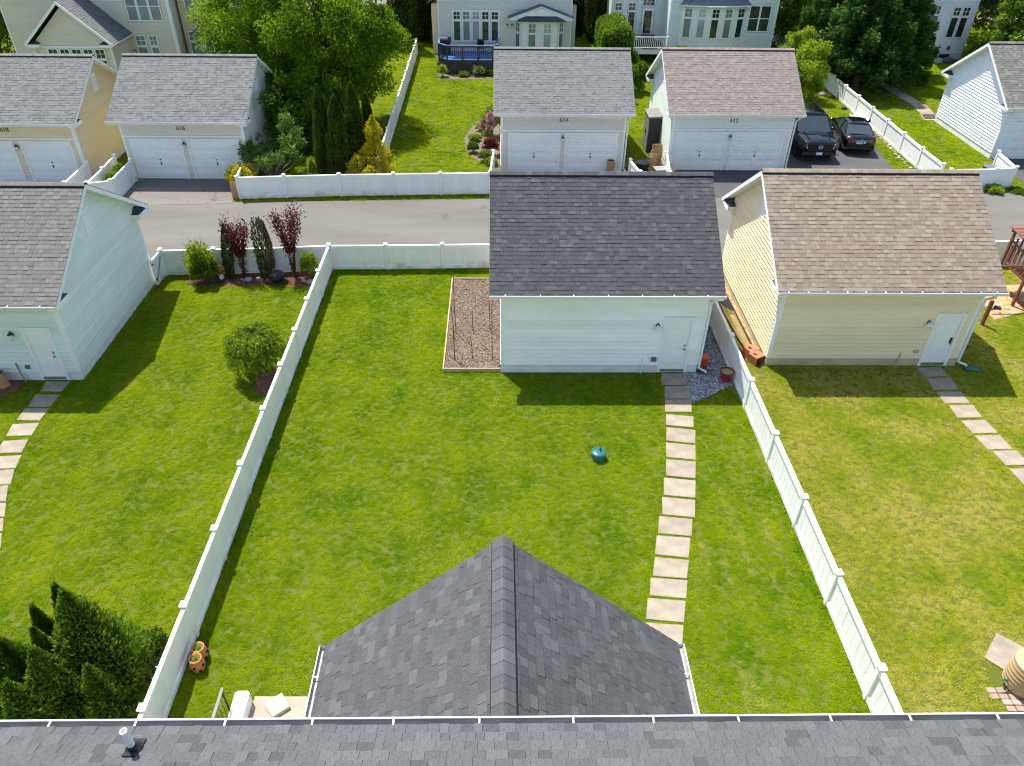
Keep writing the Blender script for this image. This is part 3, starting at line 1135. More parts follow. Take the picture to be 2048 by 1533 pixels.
H0 = thing('house', 'foreground house with grey shingle roof, long white gutter and a steep gabled wing', 'house')
HE_Y, HE_Z, HS = 4.84, 6.50, 0.45
b = MB()
b.box(-6.75, 7.45, -8.0, 4.55, 0.0, 6.28)
b.box(-2.95, 3.12, 4.55, 8.0, 0.0, 3.0)
b.prism([(-2.95, 8.0, 3.0), (3.12, 8.0, 3.0), (0.06, 8.0, 5.62)], (0, -3.45, 0))
b.build('wall', SIDE_WHITE, H0)
HB = math.sqrt(1 + HS * HS)
b = MB()
RX0, RX1 = -7.1, 7.8
b.prism([(RX0, HE_Y, HE_Z - 0.004), (RX0, -1.7, HE_Z + HS * (HE_Y + 1.7) - 0.004), (RX0, -8.4, HE_Z - 0.004), (RX0, -8.4, HE_Z - 0.14), (RX0, -1.7, HE_Z + HS * (HE_Y + 1.7) - 0.14), (RX0, HE_Y, HE_Z - 0.14)], (RX1 - RX0, 0, 0))
hr = b.build('roof', FELT, H0)
shingle_slope(hr, (RX1, HE_Y, HE_Z), (-1, 0, 0), (0, -1, HS), RX1 - RX0, 6.66 * HB, 'house', 0.155, 300, 21)
b = MB()
b.box(RX0, RX1, HE_Y - 0.03, HE_Y - 0.005, HE_Z - 0.22, HE_Z - 0.14)
b.box(RX0, RX1, 4.56, HE_Y - 0.03, HE_Z - 0.22, HE_Z - 0.19)
b.build('fascia', TRIM, H0)
gutter(H0, (RX0, HE_Y - 0.002, HE_Z - 0.015), (RX1, HE_Y - 0.002, HE_Z - 0.015), (0, 1, 0), 1.05, 0.125, 0.10, seed=3)
# vent pipe with rubber boot
d = ray(268, 1500)
tt = (HE_Z + HS * HE_Y - CAM_H) / (d.z + HS * d.y)
vp = CAMP + d * tt
b = MB()
b.lathe([(0.041, -0.05), (0.041, 0.42), (0.034, 0.42), (0.034, 0.30)], 16, vp)
o = b.build('vent_pipe', WHITE, H0, smooth=False)
b = MB()
b.lathe([(0.115, -0.03), (0.10, 0.02), (0.062, 0.07), (0.047, 0.11), (0.042, 0.115)], 18, vp)
b.build('pipe_boot', BLKPLASTIC, o)
Nr = Vector((0, HS, 1)).normalized()
Vr = Vector((0, -1, HS)).normalized()
Mb = frame(vp - Vr * 0.02 + Nr * 0.024, (-1, 0, 0), Vr, Nr)
b = MB()
b.box(-0.08, 0.08, -0.14, 0.16, 0, 0.006, M=Mb)
b.build('flashing', BLKPLASTIC, o)
# gabled wing
EX0, EX1, EZ, EYF, ERX, ERZ = -3.22, 3.36, 3.02, 8.30, 0.065, 5.95
b = MB()
b.prism([(EX0, EYF - 0.03, EZ - 0.004), (ERX, EYF - 0.03, ERZ - 0.004), (ERX, EYF - 0.03, ERZ - 0.13), (EX0, EYF - 0.03, EZ - 0.13)], (0, 4.63 - EYF, 0))
b.prism([(EX1, EYF - 0.03, EZ - 0.004), (ERX, EYF - 0.03, ERZ - 0.004), (ERX, EYF - 0.03, ERZ - 0.13), (EX1, EYF - 0.03, EZ - 0.13)], (0, 4.63 - EYF, 0))
wr = b.build('wing_roof', FELT, H0)
el = math.hypot(ERX - EX0, ERZ - EZ)
shingle_slope(wr, (EX0, EYF + 0.03, EZ), (0, -1, 0), (ERX - EX0, 0, ERZ - EZ), EYF - 4.57, el, 'wing', 0.165, 150, 31)
er = math.hypot(EX1 - ERX, ERZ - EZ)
shingle_slope(wr, (EX1, 4.60, EZ), (0, 1, 0), (ERX - EX1, 0, ERZ - EZ), EYF - 4.57, er, 'wing', 0.165, 150, 33)
ridge(wr, (ERX, 4.60, ERZ), (ERX, EYF + 0.02, ERZ), 0.185, 0.185 * 0.86, 'wing', True, 35)
b = MB()
for (xa, sg) in ((EX0, 1), (EX1, -1)):
    b.prism([(xa, EYF - 0.004, EZ - 0.02), (ERX, EYF - 0.004, ERZ - 0.02), (ERX, EYF - 0.004, ERZ - 0.19), (xa, EYF - 0.004, EZ - 0.19)], (0, -0.022, 0))
b.build('rake_board', TRIM, H0)
gutter(H0, (EX0 - 0.004, EYF, EZ - 0.01), (EX0 - 0.004, 4.6, EZ - 0.01), (-1, 0, 0), 1.1, 0.13, 0.10, seed=5)
gutter(H0, (EX1 + 0.004, 4.6, EZ - 0.01), (EX1 + 0.004, EYF, EZ - 0.01), (1, 0, 0), 1.1, 0.13, 0.10, seed=6)
# back landing, low wall and rail
b = MB()
b.prism([(-5.32, 4.56, 0), (-2.96, 4.56, 0), (-2.96, 9.02, 0), (-5.32, 9.05, 0)], (0, 0, 0.05))
struct(b.build('patio', CONCRETE), 'sandy concrete landing between low white wall and gabled wing')
b = MB()
b.bevbox(-5.64, -5.33, 4.7, 8.97, 0, 0.45, 0.05)
tag(b.build('low_wall', WHITE), 'low white wall at the edge of the concrete landing', 'wall')
t = thing('handrail', 'black metal stair handrail beside the low white wall', 'railing', (-5.72, 8.6, 0))
b = MB()
b.tube([(0, 0.05, 0), (0, 0.05, 0.95)], 0.022, 8)
b.build('post', BLACK, t)
b = MB()
b.box(-0.03, 0.03, -3.0, 0.10, 0.95, 0.975)
b.build('top_rail', BLACK, t)
b = MB()
b.box(-0.015, 0.015, -3.0, 0.05, 0.10, 0.125)
b.build('bottom_rail', BLACK, t)
for k in range(20):
    b = MB()
    b.tube([(0, -0.10 - k * 0.145, 0.125), (0, -0.10 - k * 0.145, 0.95)], 0.008, 6)
    b.build('baluster', BLACK, t)
t = thing('paver_stack', 'two square cream paving tiles stacked askew on the concrete landing', 'pavers', (-4.77, 8.79, 0.05), R(38))
for k, (dz, a) in enumerate(((0, 0.05), (0.05, 0))):
    b = MB()
    M = Matrix.Rotation(a, 4, 'Z') @ Matrix.Translation((0.012 * k, 0, dz))
    b.bevbox(-0.2, 0.2, -0.2, 0.2, 0, 0.048, 0.004, M=M)
    b.build('tile', pm('cream paving tile', (0.40, 0.35, 0.27), 0.8, 0.06), t)

# ================================================================== fences
_fm = {}


def fence(label, pts, h=1.15, boards=9, gap_top=0.0, caps=True, first=True, last=True, cat='fence'):
    """white vinyl fence: posts with caps, rails and boards, one bay per pair of points"""
    F = thing('fence', label, cat, (pts[0][0], pts[0][1], 0), 0, 'white vinyl privacy fences')
    ox, oy = pts[0]
    if 'post' not in _fm:
        b = MB()
        b.bevbox(-0.062, 0.062, -0.062, 0.062, 0, 1.20, 0.006)
        _fm['post'] = b.mesh('post', VINYL)
        b = MB()
        b.box(-0.088, 0.088, -0.088, 0.088, 1.185, 1.222)
        b.grid([(-0.088, -0.088, 1.222), (0.088, -0.088, 1.222), (0.088, 0.088, 1.222), (-0.088, 0.088, 1.222), (-0.05, -0.05, 1.25), (0.05, -0.05, 1.25), (0.05, 0.05, 1.25), (-0.05, 0.05, 1.25)],
               [(0, 1, 5, 4), (1, 2, 6, 5), (2, 3, 7, 6), (3, 0, 4, 7), (4, 5, 6, 7)])
        _fm['cap'] = b.mesh('cap', VINYL)
    for i, p in enumerate(pts):
        if (i == 0 and not first) or (i == len(pts) - 1 and not last):
            continue
        a = math.atan2(pts[min(i + 1, len(pts) - 1)][1] - pts[max(i - 1, 0)][1], pts[min(i + 1, len(pts) - 1)][0] - pts[max(i - 1, 0)][0])
        M = Matrix.Translation((p[0] - ox, p[1] - oy, 0)) @ Matrix.Rotation(a, 4, 'Z')
        po = link('post', _fm['post'], F, M=M)
        link('cap', _fm['cap'], po)
    for i in range(len(pts) - 1):
        A, B = Vector((pts[i][0] - ox, pts[i][1] - oy, 0)), Vector((pts[i + 1][0] - ox, pts[i + 1][1] - oy, 0))
        L = (B - A).length
        M = Matrix.Translation(A) @ Matrix.Rotation(math.atan2(B.y - A.y, B.x - A.x), 4, 'Z')
        k = round(L, 2)
        if ('rail', k) not in _fm:
            x0, x1 = 0.063, k - 0.063
            b = MB()
            b.bevbox(x0, x1, -0.048, 0.048, h - 0.13, h, 0.006)
            _fm[('rail', k)] = b.mesh('top_rail', VINYL)
            b = MB()
            b.bevbox(x0, x1, -0.042, 0.042, 0.05, 0.20, 0.006)
            _fm[('railb', k)] = b.mesh('bottom_rail', VINYL)
            n = max(2, int(round((x1 - x0) / (2.3 / boards))))
            bw = (x1 - x0) / n
            b = MB()
            g_ = 0.010
            b.grid([(g_, -0.011, 0.2), (bw - g_, -0.011, 0.2), (bw, -0.004, 0.2), (bw, 0.004, 0.2), (bw - g_, 0.011, 0.2), (g_, 0.011, 0.2), (0, 0.004, 0.2), (0, -0.004, 0.2)] +
                   [(g_, -0.011, h - .13), (bw - g_, -0.011, h - .13), (bw, -0.004, h - .13), (bw, 0.004, h - .13), (bw - g_, 0.011, h - .13), (g_, 0.011, h - .13), (0, 0.004, h - .13), (0, -0.004, h - .13)],
                   [(j, (j + 1) % 8, 8 + (j + 1) % 8, 8 + j) for j in range(8)])
            _fm[('board', k)] = b.mesh('board', VINYL)
            _fm[('n', k)] = (n, bw, x0)
        link('top_rail', _fm[('rail', k)], F, M=M)
        link('bottom_rail', _fm[('railb', k)], F, M=M)
        n, bw, x0 = _fm[('n', k)]
        for j in range(n):
            link('board', _fm[('board', k)], F, M=M @ Matrix.Translation((x0 + j * bw, random.uniform(-0.003, 0.003), 0)))
    return F


LX = -7.09
fence('white fence beside the two strawberry pots, ending at the house', [(LX, y) for y in (28.48, 26.27, 24.10, 22.01, 19.92, 17.66, 15.25, 12.88, 10.60, 8.15, 5.75)])
RX = 8.08
fence('white fence between the gravel strip and the yellow-green yard', [(RX, y) for y in (28.9, 26.5, 24.14, 21.70, 19.10, 16.50, 13.92, 11.42, 8.93, 6.45)])
fence('white fence between centre lawn and alley, ending at the white garage', [(LX, 28.48), (-4.73, 28.52), (-2.37, 28.60), (-0.03, 28.68)], first=False)
fence('white fence behind the red-leaved plum shrubs along the alley', [(-13.86, 27.98), (-11.74, 28.10), (-9.48, 28.24), (LX, 28.48)], last=False)
fence('white fence along the alley behind the playset', [(16.3, 28.8), (18.7, 28.95), (21.1, 29.1), (23.5, 29.25), (25.9, 29.4)])
fence('white fence in front of the columnar evergreens across the alley', [(-13.25, 38.3), (-12.95, 35.84), (-10.68, 36.05), (-7.99, 36.26), (-5.29, 36.39), (-2.94, 36.51), (-0.45, 36.62)])
fence('long white fence between the big leafy tree and the lawn with blue deck', [(-6.36 - 0.03 * k * 0.9, 38.4 + k * 2.42) for k in range(12)])
fence('short white fence from alley to the left corner of garage 614', [(-0.45, 36.62), (-0.30, 39.6)], first=False)
fence('small white fence pen around the paper bags between garages 614 and 612', [(6.92, 38.5), (7.18, 36.85), (8.70, 36.8), (9.05, 39.6)])
fence('white fence between the parked black sedan and the garden with dark conifers', [(23.38 + 0.055 * max(0, k - 1), 38.1 + k * 2.42) for k in range(15)])
fence('white fence pen with a black bucket beside the bright white garage', [(23.42, 37.35), (25.9, 37.5), (27.05, 37.7), (27.35, 40.0)], first=True)
fence('white fence planter between garages 616 and 618', [(-20.1, 38.7), (-19.95, 36.9), (-19.9, 35.0), (-18.9, 35.35), (-19.0, 38.1)])
fence('white fence stub in front of the right door of garage 618', [(-21.1, 37.7), (-20.98, 35.0)])
# the gate by the sage garage
t = thing('gate', 'white vinyl gate with black hinges beside the sage green garage', 'gate', (-13.93, 27.05, 0), R(88))
for nm, q in (('top_rail', (0, 0.86, 1.02, 1.13)), ('bottom_rail', (0, 0.86, 0.06, 0.18))):
    b = MB()
    b.bevbox(q[0], q[1], -0.04, 0.04, q[2], q[3], 0.005)
    b.build(nm, VINYL, t)
for k in range(5):
    b = MB()
    b.box(0.01 + k * 0.17, 0.17 + k * 0.17, -0.012, 0.012, 0.18, 1.02)
    b.build('board', VINYL, t)
b = MB()
b.prism([(0.02, -0.02, 0.20), (0.80, -0.02, 0.95), (0.84, -0.02, 0.90), (0.06, -0.02, 0.16)], (0, -0.02, 0))
b.build('brace', pm('grey gate brace', (0.35, 0.36, 0.37), 0.5), t)
for z in (0.3, 0.95):
    b = MB()
    b.box(-0.03, 0.10, -0.055, -0.041, z, z + 0.04)
    b.build('hinge', BLACK, t)

# ================================================================== stepping-stone paths
def path(label, quads, th=0.035):
    P = thing('path', label, 'path')
    del P['category']
    P['kind'] = 'structure'
    for k, q in enumerate(quads):
        c = [on_ground(x, y, th) for x, y in q]
        ce = sum(c, Vector()) / 4
        rng = random.Random(k * 7 + len(quads))
        c = [p + Vector((rng.uniform(-.012, .012), rng.uniform(-.012, .012), 0)) for p in c]
        b = MB()
        lo = [(p.x, p.y, 0.0) for p in c]
        m1 = [(p.x, p.y, th - 0.008) for p in c]
        hi = [tuple(p + (ce - p).normalized() * 0.012 + Vector((0, 0, rng.uniform(-.003, .003)))) for p in c]
        fs = [(8, 9, 10, 11)]
        for i in range(4):
            j = (i + 1) % 4
            fs += [(i, j, 4 + j, 4 + i), (4 + i, 4 + j, 8 + j, 8 + i)]
        b.grid([Vector(v) - ce for v in lo + m1 + hi], fs)
        b.build('paving_slab', SLAB, P, loc=ce)
    return P


S = [(746, 770, 1323, 1373), (772, 797, 1329, 1380), (799, 824, 1330, 1384), (828, 850, 1332, 1387), (854, 881, 1333, 1391), (885, 914, 1332, 1392), (918, 951, 1332, 1392),
     (955, 990, 1328, 1391), (994, 1029, 1325, 1390), (1032, 1066, 1319, 1386), (1070, 1109, 1313, 1381), (1114, 1151, 1309, 1378), (1155, 1191, 1302, 1375), (1196, 1239, 1296, 1371), (1244, 1290, 1290, 1367),
     (1296, 1345, 1284, 1362)]
MAIN_PATH = []
for k, (t_, b_, l, r_) in enumerate(S):
    sk = 0 if k < 3 else min(6, 2 + k)
    MAIN_PATH.append([(l, t_), (r_, t_ + sk), (r_ - (3 if k > 8 else 0), b_ + sk), (l - (3 if k > 8 else 0), b_)])
path('curving path of pale slabs from the white garage door to the gabled wing', MAIN_PATH)
Z = lambda x, y: (x / 2.948, 560 + y / 2.948)
LQ = [((270, 597), (415, 600), (360, 658), (238, 657)), ((210, 675), (355, 675), (295, 748), (165, 748)), ((145, 757), (290, 757), (232, 830), (98, 827)),
      ((75, 850), (232, 843), (185, 918), (35, 922)), ((20, 948), (170, 940), (125, 1018), (-30, 1022)), ((-20, 1040), (127, 1033), (92, 1110), (-60, 1118)),
      ((-50, 1125), (85, 1115), (60, 1205), (-80, 1212)), ((-75, 1220), (50, 1210), (35, 1305), (-95, 1312)), ((-95, 1320), (33, 1312), (25, 1395), (-110, 1402)),
      ((-110, 1408), (25, 1402), (15, 1482), (-120, 1486)), ((-125, 1496), (12, 1492), (2, 1580), (-140, 1584))]
path('path of pale slabs leading to the sage green garage door', [[Z(*p) for p in q] for q in LQ])
RQ = [(1833, 735, 1898, 752), (1853, 757, 1918, 779), (1873, 784, 1940, 806), (1898, 811, 1966, 835), (1922, 841, 1996, 866), (1950, 871, 2026, 898), (1985, 902, 2062, 930), (2018, 937, 2098, 968), (2052, 974, 2136, 1006)]
path('path of grey slabs leading to the cream yellow garage door', [[(a, t_), (a + 49, t_ - 1), (c_, b_), (c_ - 50, b_ + 1)] for a, t_, c_, b_ in RQ])
# brick path in the conifer garden
pth = thing('path', 'narrow curving brick path under the dark conifers beside the bright white garage', 'path')
del pth['category']
pth['kind'] = 'structure'
cl = [(28.75, 61.5), (28.6, 59.0), (28.55, 56.4), (28.7, 54.3), (28.85, 52.0), (28.5, 50.2), (28.2, 49.0)]
for k in range(len(cl) - 1):
    for j in range(7):
        f0 = j / 7
        x = cl[k][0] + (cl[k + 1][0] - cl[k][0]) * f0
        y = cl[k][1] + (cl[k + 1][1] - cl[k][1]) * f0
        b = MB()
        b.bevbox(-0.46, 0.46, -0.16, 0.16, 0, 0.03, 0.008)
        b.build('paving_slab', pm('grey brown path brick', (0.30, 0.25, 0.20), 0.9, 0.15, 8, rnd=0.15) if k == j == 0 else bpy.data.materials['grey brown path brick'], pth, loc=(x, y, 0.002))
# stray slab beside the rain barrel
c = [(11.22, 9.89), (11.62, 9.45), (12.75, 9.75), (11.85, 10.54)]
b = MB()
b.prism([(x, y, 0) for x, y in c], (0, 0, 0.04))
tag(b.build('stepping_stone', SLAB), 'large pale irregular stone slab lying in the grass behind the rain barrel', 'paving slab')

# ================================================================== raised bed, mulch, gravel
t = thing('raised_bed', 'timber edged raised garden bed of brown mulch beside the white garage', 'garden bed', (-1.95, 21.1, 0))
BX, BY = 2.0, 6.45
for nm, q in (('board', (0, BX, 0, 0.045)), ('board', (0, BX, BY - 0.045, BY)), ('board', (0, 0.045, 0.046, BY - 0.046))):
    b = MB()
    b.bevbox(q[0], q[1], q[2], q[3], 0, 0.17, 0.006)
    b.build(nm, BEDWOOD, t)
b = MB()
nx, ny = 20, 54
vs = []
for j in range(ny + 1):
    for i in range(nx + 1):
        x, y = 0.045 + (BX - 0.05) * i / nx, 0.045 + (BY - 0.09) * j / ny
        vs.append((x, y, 0.11 + 0.025 * math.sin(x * 5 + y) * math.cos(y * 3.1) + rs.uniform(-.012, .012)))
b.grid(vs, [(j * (nx + 1) + i, j * (nx + 1) + i + 1, (j + 1) * (nx + 1) + i + 1, (j + 1) * (nx + 1) + i) for j in range(ny) for i in range(nx)])
b.build('mulch', MULCH, t, smooth=True)


def chips(name, mat, parent, pts, size, z, cols):
    b = MB()
    for (x, y) in pts:
        a = rs.uniform(0, 6.28)
        l, wd = size * rs.uniform(.5, 1.4), size * rs.uniform(.2, .5)
        M = Matrix.Translation((x, y, z + rs.uniform(0, .02))) @ Matrix.Rotation(a, 4, 'Z') @ Matrix.Rotation(rs.uniform(-.4, .4), 4, 'X') @ Matrix.Rotation(rs.uniform(-.4, .4), 4, 'Y')
        vs = [M @ Vector(p) for p in ((-l, -wd, 0), (l, -wd, 0), (l, wd, 0), (-l, wd, 0), (-l, -wd, .01), (l, -wd, .01), (l, wd, .01), (-l, wd, .01))]
        b.grid(vs, [(4, 5, 6, 7), (0, 1, 5, 4), (1, 2, 6, 5), (2, 3, 7, 6), (3, 0, 4, 7)], 0, cols[rs.randint(len(cols))])
    o = b.build(name, mat, parent)
    return stuff(o)


CC = [(1, .95, .9), (1.35, 1.25, 1.1), (.6, .55, .5), (.35, .3, .28), (.8, .7, .6), (1.1, .8, .55)]
chips('wood_chips', CHIP, t, [(rs.uniform(0.06, BX - .02), rs.uniform(0.06, BY - .06)) for _ in range(5200)], 0.022, 0.125, CC)
SX = [(0.38, 0.62, 2.15, 1.75, STAKE), (0.36, 2.35, 2.35, 1.85, STAKE), (1.02, 0.66, 1.0, .95, STAKEG), (1.0, 2.3, 1.0, .9, STAKEG), (1.72, 0.62, 2.2, 1.9, STAKE), (1.62, 2.6, 2.3, 1.8, STAKE),
      (0.40, 0.60, 1.3, 1.2, STAKEG), (1.70, 2.7, 1.5, 1.3, STAKEG)]
for i, (x, y, h, h2, m) in enumerate(SX):
    b = MB()
    b.tube([(0, 0, 0), (rs.uniform(-.03, .03), rs.uniform(-.03, .03), h / 2), (rs.uniform(-.05, .05), rs.uniform(-.05, .05), h)], [0.014, 0.014, 0.011], 6)
    o = b.build('garden_stake', m, None, loc=(-1.95 + x, 21.1 + y, 0.12))
    tag(o, 'tall brown wooden stake standing in the raised bed' if m is STAKE else 'short dark stake standing in the raised bed', 'stake', 'stakes standing in the raised bed' if m is STAKE else 'short dark stakes in the raised bed')
o = sheet('gravel_bed', [(6.45, 21.14), (6.43, 19.36), (6.9, 19.6), (7.95, 20.34), (8.0, 20.36), (8.0, 27.9), (6.95, 27.9), (6.95, 21.14)], 0.012, GRAVELBED, 'grey gravel strip between white garage and fence')
b = MB()
n = 0
while n < 9000:
    x, y = rs.uniform(6.42, 8.02), rs.uniform(19.35, 26.5)
    if x < 6.96 and y > 21.1:
        continue
    if y < 19.36 + (x - 6.43) * 0.64:
        continue
    if y > 22.5 and rs.rand() < .5:
        continue
    n += 1
    s_ = rs.uniform(.014, .032)
    M = Matrix.Translation((x, y, 0.014 + s_ * .3)) @ Matrix.Rotation(rs.uniform(0, 6), 4, 'Z') @ Matrix.Rotation(rs.uniform(-.5, .5), 4, 'X')
    k = [(-1, -.6, -.4), (.8, -.8, -.4), (1, .6, -.4), (-.7, .9, -.4), (-.5, -.4, .6), (.4, -.5, .5), (.6, .3, .6), (-.4, .5, .5)]
    c_ = rs.choice([.35, .6, .9, 1.2, 1.7], p=[.25, .25, .25, .15, .1])
    b.grid([M @ (Vector(q) * s_) for q in k], [(4, 5, 6, 7), (0, 1, 5, 4), (1, 2, 6, 5), (2, 3, 7, 6), (3, 0, 4, 7)], 0, (c_, c_, c_ * 1.04))
stuff(tag(b.build('gravel', STONE), 'loose grey gravel stones between white garage and fence', 'gravel'))
sheet('mulch_bed', [(-12.9, 27.35), (-11.4, 27.05), (-9.6, 27.12), (-7.75, 27.02), (-7.18, 27.3), (-7.18, 28.35), (-13.0, 28.0)], 0.014, MULCHRED, 'red brown mulch strip under the plum shrubs')
sheet('mulch_bed', [(-17.8, 20.64), (-16.1, 20.64), (-16.0, 20.2), (-16.4, 19.6), (-17.8, 19.3)], 0.014, MULCHRED, 'dark mulch bed beside the sage garage door')
b = MB()
b.face([(-7.75 + .55 * math.cos(a / 12 * 6.283), 20.55 + .75 * math.sin(a / 12 * 6.283), 0.014) for a in range(12)])
struct(b.build('mulch_bed', MULCHRED), 'round mulch bed under the weeping tree')
chips('mulch_chips', CHIP, None, [(rs.uniform(-12.8, -7.25), rs.uniform(27.15, 28.0)) for _ in range(2500)], 0.025, 0.012, [(.45, .22, .17), (.7, .4, .3), (.3, .16, .13), (.9, .55, .42)])
tag(bpy.data.objects['mulch_chips'], 'red brown bark chips under the plum shrubs', 'mulch')
sheet('flower_bed', [(-1.9, 43.0), (-2.1, 45.0), (-1.7, 47.2), (-1.0, 48.3), (0.02, 49.0), (0.02, 39.9), (-0.6, 40.6), (-1.4, 41.6)], 0.014, MULCH, 'planted bed beside garage 614')
sheet('flower_bed', [(-4.5, 57.6), (-0.3, 58.2), (-0.3, 61.9), (-4.8, 61.9)], 0.014, MULCH, 'planted bed under the blue deck')
# sandy bare strips
SAND = pm('dry bare soil', (0.40, 0.27, 0.15), 0.95, 0.2, 6, bump=0.4)
sheet('bare_soil', [(8.95, 22.6), (9.43, 21.4), (9.43, 28.3), (9.1, 28.3)], 0.008, SAND, 'strip of bare soil along the cream yellow garage')
sheet('bare_soil', [(19.3, 24.6), (20.9, 25.2), (22.5, 25.6), (22.5, 27.4), (19.6, 27.3)], 0.008, SAND, 'worn bare soil around the playset')
sheet('sidewalk', [(-60, 78.5), (60, 80.5), (60, 82.0), (-60, 80.0)], 0.012, CONCRETE, 'concrete sidewalk of the far street')
sheet('street', [(-90, 84), (90, 86.5), (90, 96), (-90, 94)], 0.012, ALLEY, 'asphalt of the far street')
# ================================================================== grass
def grass_material():
    m, t, P, N, L = nodes('grass blades')
    oi = N.new('ShaderNodeObjectInfo')

    def noise(scale, detail, off=(0, 0, 0), stretch=(1, 1, 1)):
        mp = N.new('ShaderNodeMapping')
        mp.inputs['Location'].default_value = off
        mp.inputs['Scale'].default_value = stretch
        L.new(oi.outputs['Location'], mp.inputs['Vector'])
        n = N.new('ShaderNodeTexNoise')
        n.inputs['Scale'].default_value = scale
        n.inputs['Detail'].default_value = detail
        L.new(mp.outputs[0], n.inputs['Vector'])
        return n.outputs['Fac']

    def math_(op, a, b=None, c=None):
        n = N.new('ShaderNodeMath')
        n.operation = op
        for i, v in enumerate((a, b, c)):
            if v is None:
                continue
            if isinstance(v, (int, float)):
                n.inputs[i].default_value = v
            else:
                L.new(v, n.inputs[i])
        return n.outputs[0]

    def ramp(fac, stops):
        r = N.new('ShaderNodeValToRGB')
        e = r.color_ramp.elements
        e[0].position, e[0].color = stops[0][0], rgba(stops[0][1])
        e[1].position, e[1].color = stops[-1][0], rgba(stops[-1][1])
        for p, c in stops[1:-1]:
            q = e.new(p)
            q.color = rgba(c)
        L.new(fac, r.inputs['Fac'])
        return r.outputs[0]

    def mix(f, a, b):
        n = N.new('ShaderNodeMix')
        n.data_type = 'RGBA'
        if isinstance(f, (int, float)):
            n.inputs[0].default_value = f
        else:
            L.new(f, n.inputs[0])
        L.new(a, n.inputs[6])
        L.new(b, n.inputs[7])
        return n.outputs[2]
    fac = math_('ADD', math_('MULTIPLY', noise(0.55, 3), 0.7), math_('MULTIPLY', oi.outputs['Random'], 0.24))
    fac = math_('ADD', fac, math_('MULTIPLY', noise(2.6, 2, (9, 0, 0)), 0.30))
    sx = N.new('ShaderNodeSeparateXYZ')
    L.new(oi.outputs['Location'], sx.inputs[0])
    # faint mower lanes
    lane = math_('SINE', math_('ADD', math_('ADD', math_('MULTIPLY', sx.outputs[0], 5.2), math_('MULTIPLY', sx.outputs[1], 0.35)), math_('MULTIPLY', noise(0.3, 2, (4, 4, 0)), 5.0)))
    fac = math_('ADD', fac, math_('MULTIPLY', lane, 0.030))
    fac = math_('ADD', fac, math_('MULTIPLY', math_('LESS_THAN', sx.outputs[0], -7.1), 0.035))
    fac = math_('ADD', fac, math_('MULTIPLY', math_('GREATER_THAN', sx.outputs[1], 30.0), 0.05))
    base = ramp(fac, [(0.36, (0.090, 0.215, 0.001)), (0.62, (0.225, 0.340, 0.002)), (0.88, (0.40, 0.46, 0.006))])
    # the right-hand yard is dry and yellow
    right = math_('GREATER_THAN', sx.outputs[0], 8.1)
    nearrow = math_('LESS_THAN', sx.outputs[1], 29.0)
    dry = ramp(math_('ADD', math_('ADD', noise(0.45, 4, (3, 7, 0)), math_('MULTIPLY', noise(1.7, 3, (1, 2, 0)), 0.28)), math_('MULTIPLY', oi.outputs['Random'], 0.22)),
               [(0.56, (0.22, 0.34, 0.006)), (0.72, (0.42, 0.44, 0.03)), (0.88, (0.60, 0.52, 0.13))])
    col = mix(math_('MULTIPLY', math_('MULTIPLY', right, nearrow), 0.85), base, dry)
    # dead straw tufts: small spots, more of them in the dry yard, and faint mower lines on the strip by the right fence
    spots = math_('GREATER_THAN', math_('ADD', noise(2.2, 4, (5, 5, 0)), math_('ADD', math_('MULTIPLY', right, 0.03), math_('MULTIPLY', math_('LESS_THAN', sx.outputs[0], -7.1), 0.02))), 0.70)
    stripe = math_('MULTIPLY', math_('GREATER_THAN', noise(3.2, 2, (0, 3, 0), (1.0, 0.07, 1)), 0.62), math_('MULTIPLY', math_('GREATER_THAN', sx.outputs[0], 5.0), math_('LESS_THAN', sx.outputs[0], 8.1)))
    dead = math_('MULTIPLY', math_('MAXIMUM', spots, math_('MULTIPLY', stripe, 0.7)), 0.6)
    st = N.new('ShaderNodeRGB')
    st.outputs[0].default_value = (0.58, 0.45, 0.18, 1)
    col = mix(math_('MULTIPLY', dead, math_('GREATER_THAN', oi.outputs['Random'], 0.35)), col, st.outputs[0])
    L.new(col, P.inputs['Base Color'])
    P.inputs['Roughness'].default_value = 0.8
    P.inputs['Specular IOR Level'].default_value = 0.03
    tr = N.new('ShaderNodeBsdfTranslucent')
    L.new(col, tr.inputs['Color'])
    ms = N.new('ShaderNodeMixShader')
    ms.inputs[0].default_value = 0.40
    L.new(P.outputs[0], ms.inputs[1])
    L.new(tr.outputs[0], ms.inputs[2])
    L.new(ms.outputs[0], N['Material Output'].inputs['Surface'])
    return m


GRASS = grass_material()


def tuft(n, rad, ln, wd, seed):
    r = np.random.RandomState(seed)
    b = MB()
    for _ in range(n):
        a, q = r.uniform(0, 6.283), rad * math.sqrt(r.rand())
        x, y = q * math.cos(a), q * math.sin(a)
        l = ln * r.uniform(.6, 1.25)
        t = r.uniform(0, 6.283)
        lean = r.uniform(.55, .98) * l
        dx, dy = math.cos(t), math.sin(t)
        px, py = -dy * wd, dx * wd
        h = math.sqrt(max(l * l - lean * lean, 0.04 * l * l))
        b.grid([(x - px, y - py, 0), (x + px, y + py, 0), (x + dx * lean * .4 + px * .8, y + dy * lean * .4 + py * .8, h * .65), (x + dx * lean * .4 - px * .8, y + dy * lean * .4 - py * .8, h * .65),
                (x + dx * lean, y + dy * lean, h)], [(0, 1, 2, 3), (3, 2, 4)])
    return b.mesh('grass_tuft', GRASS)


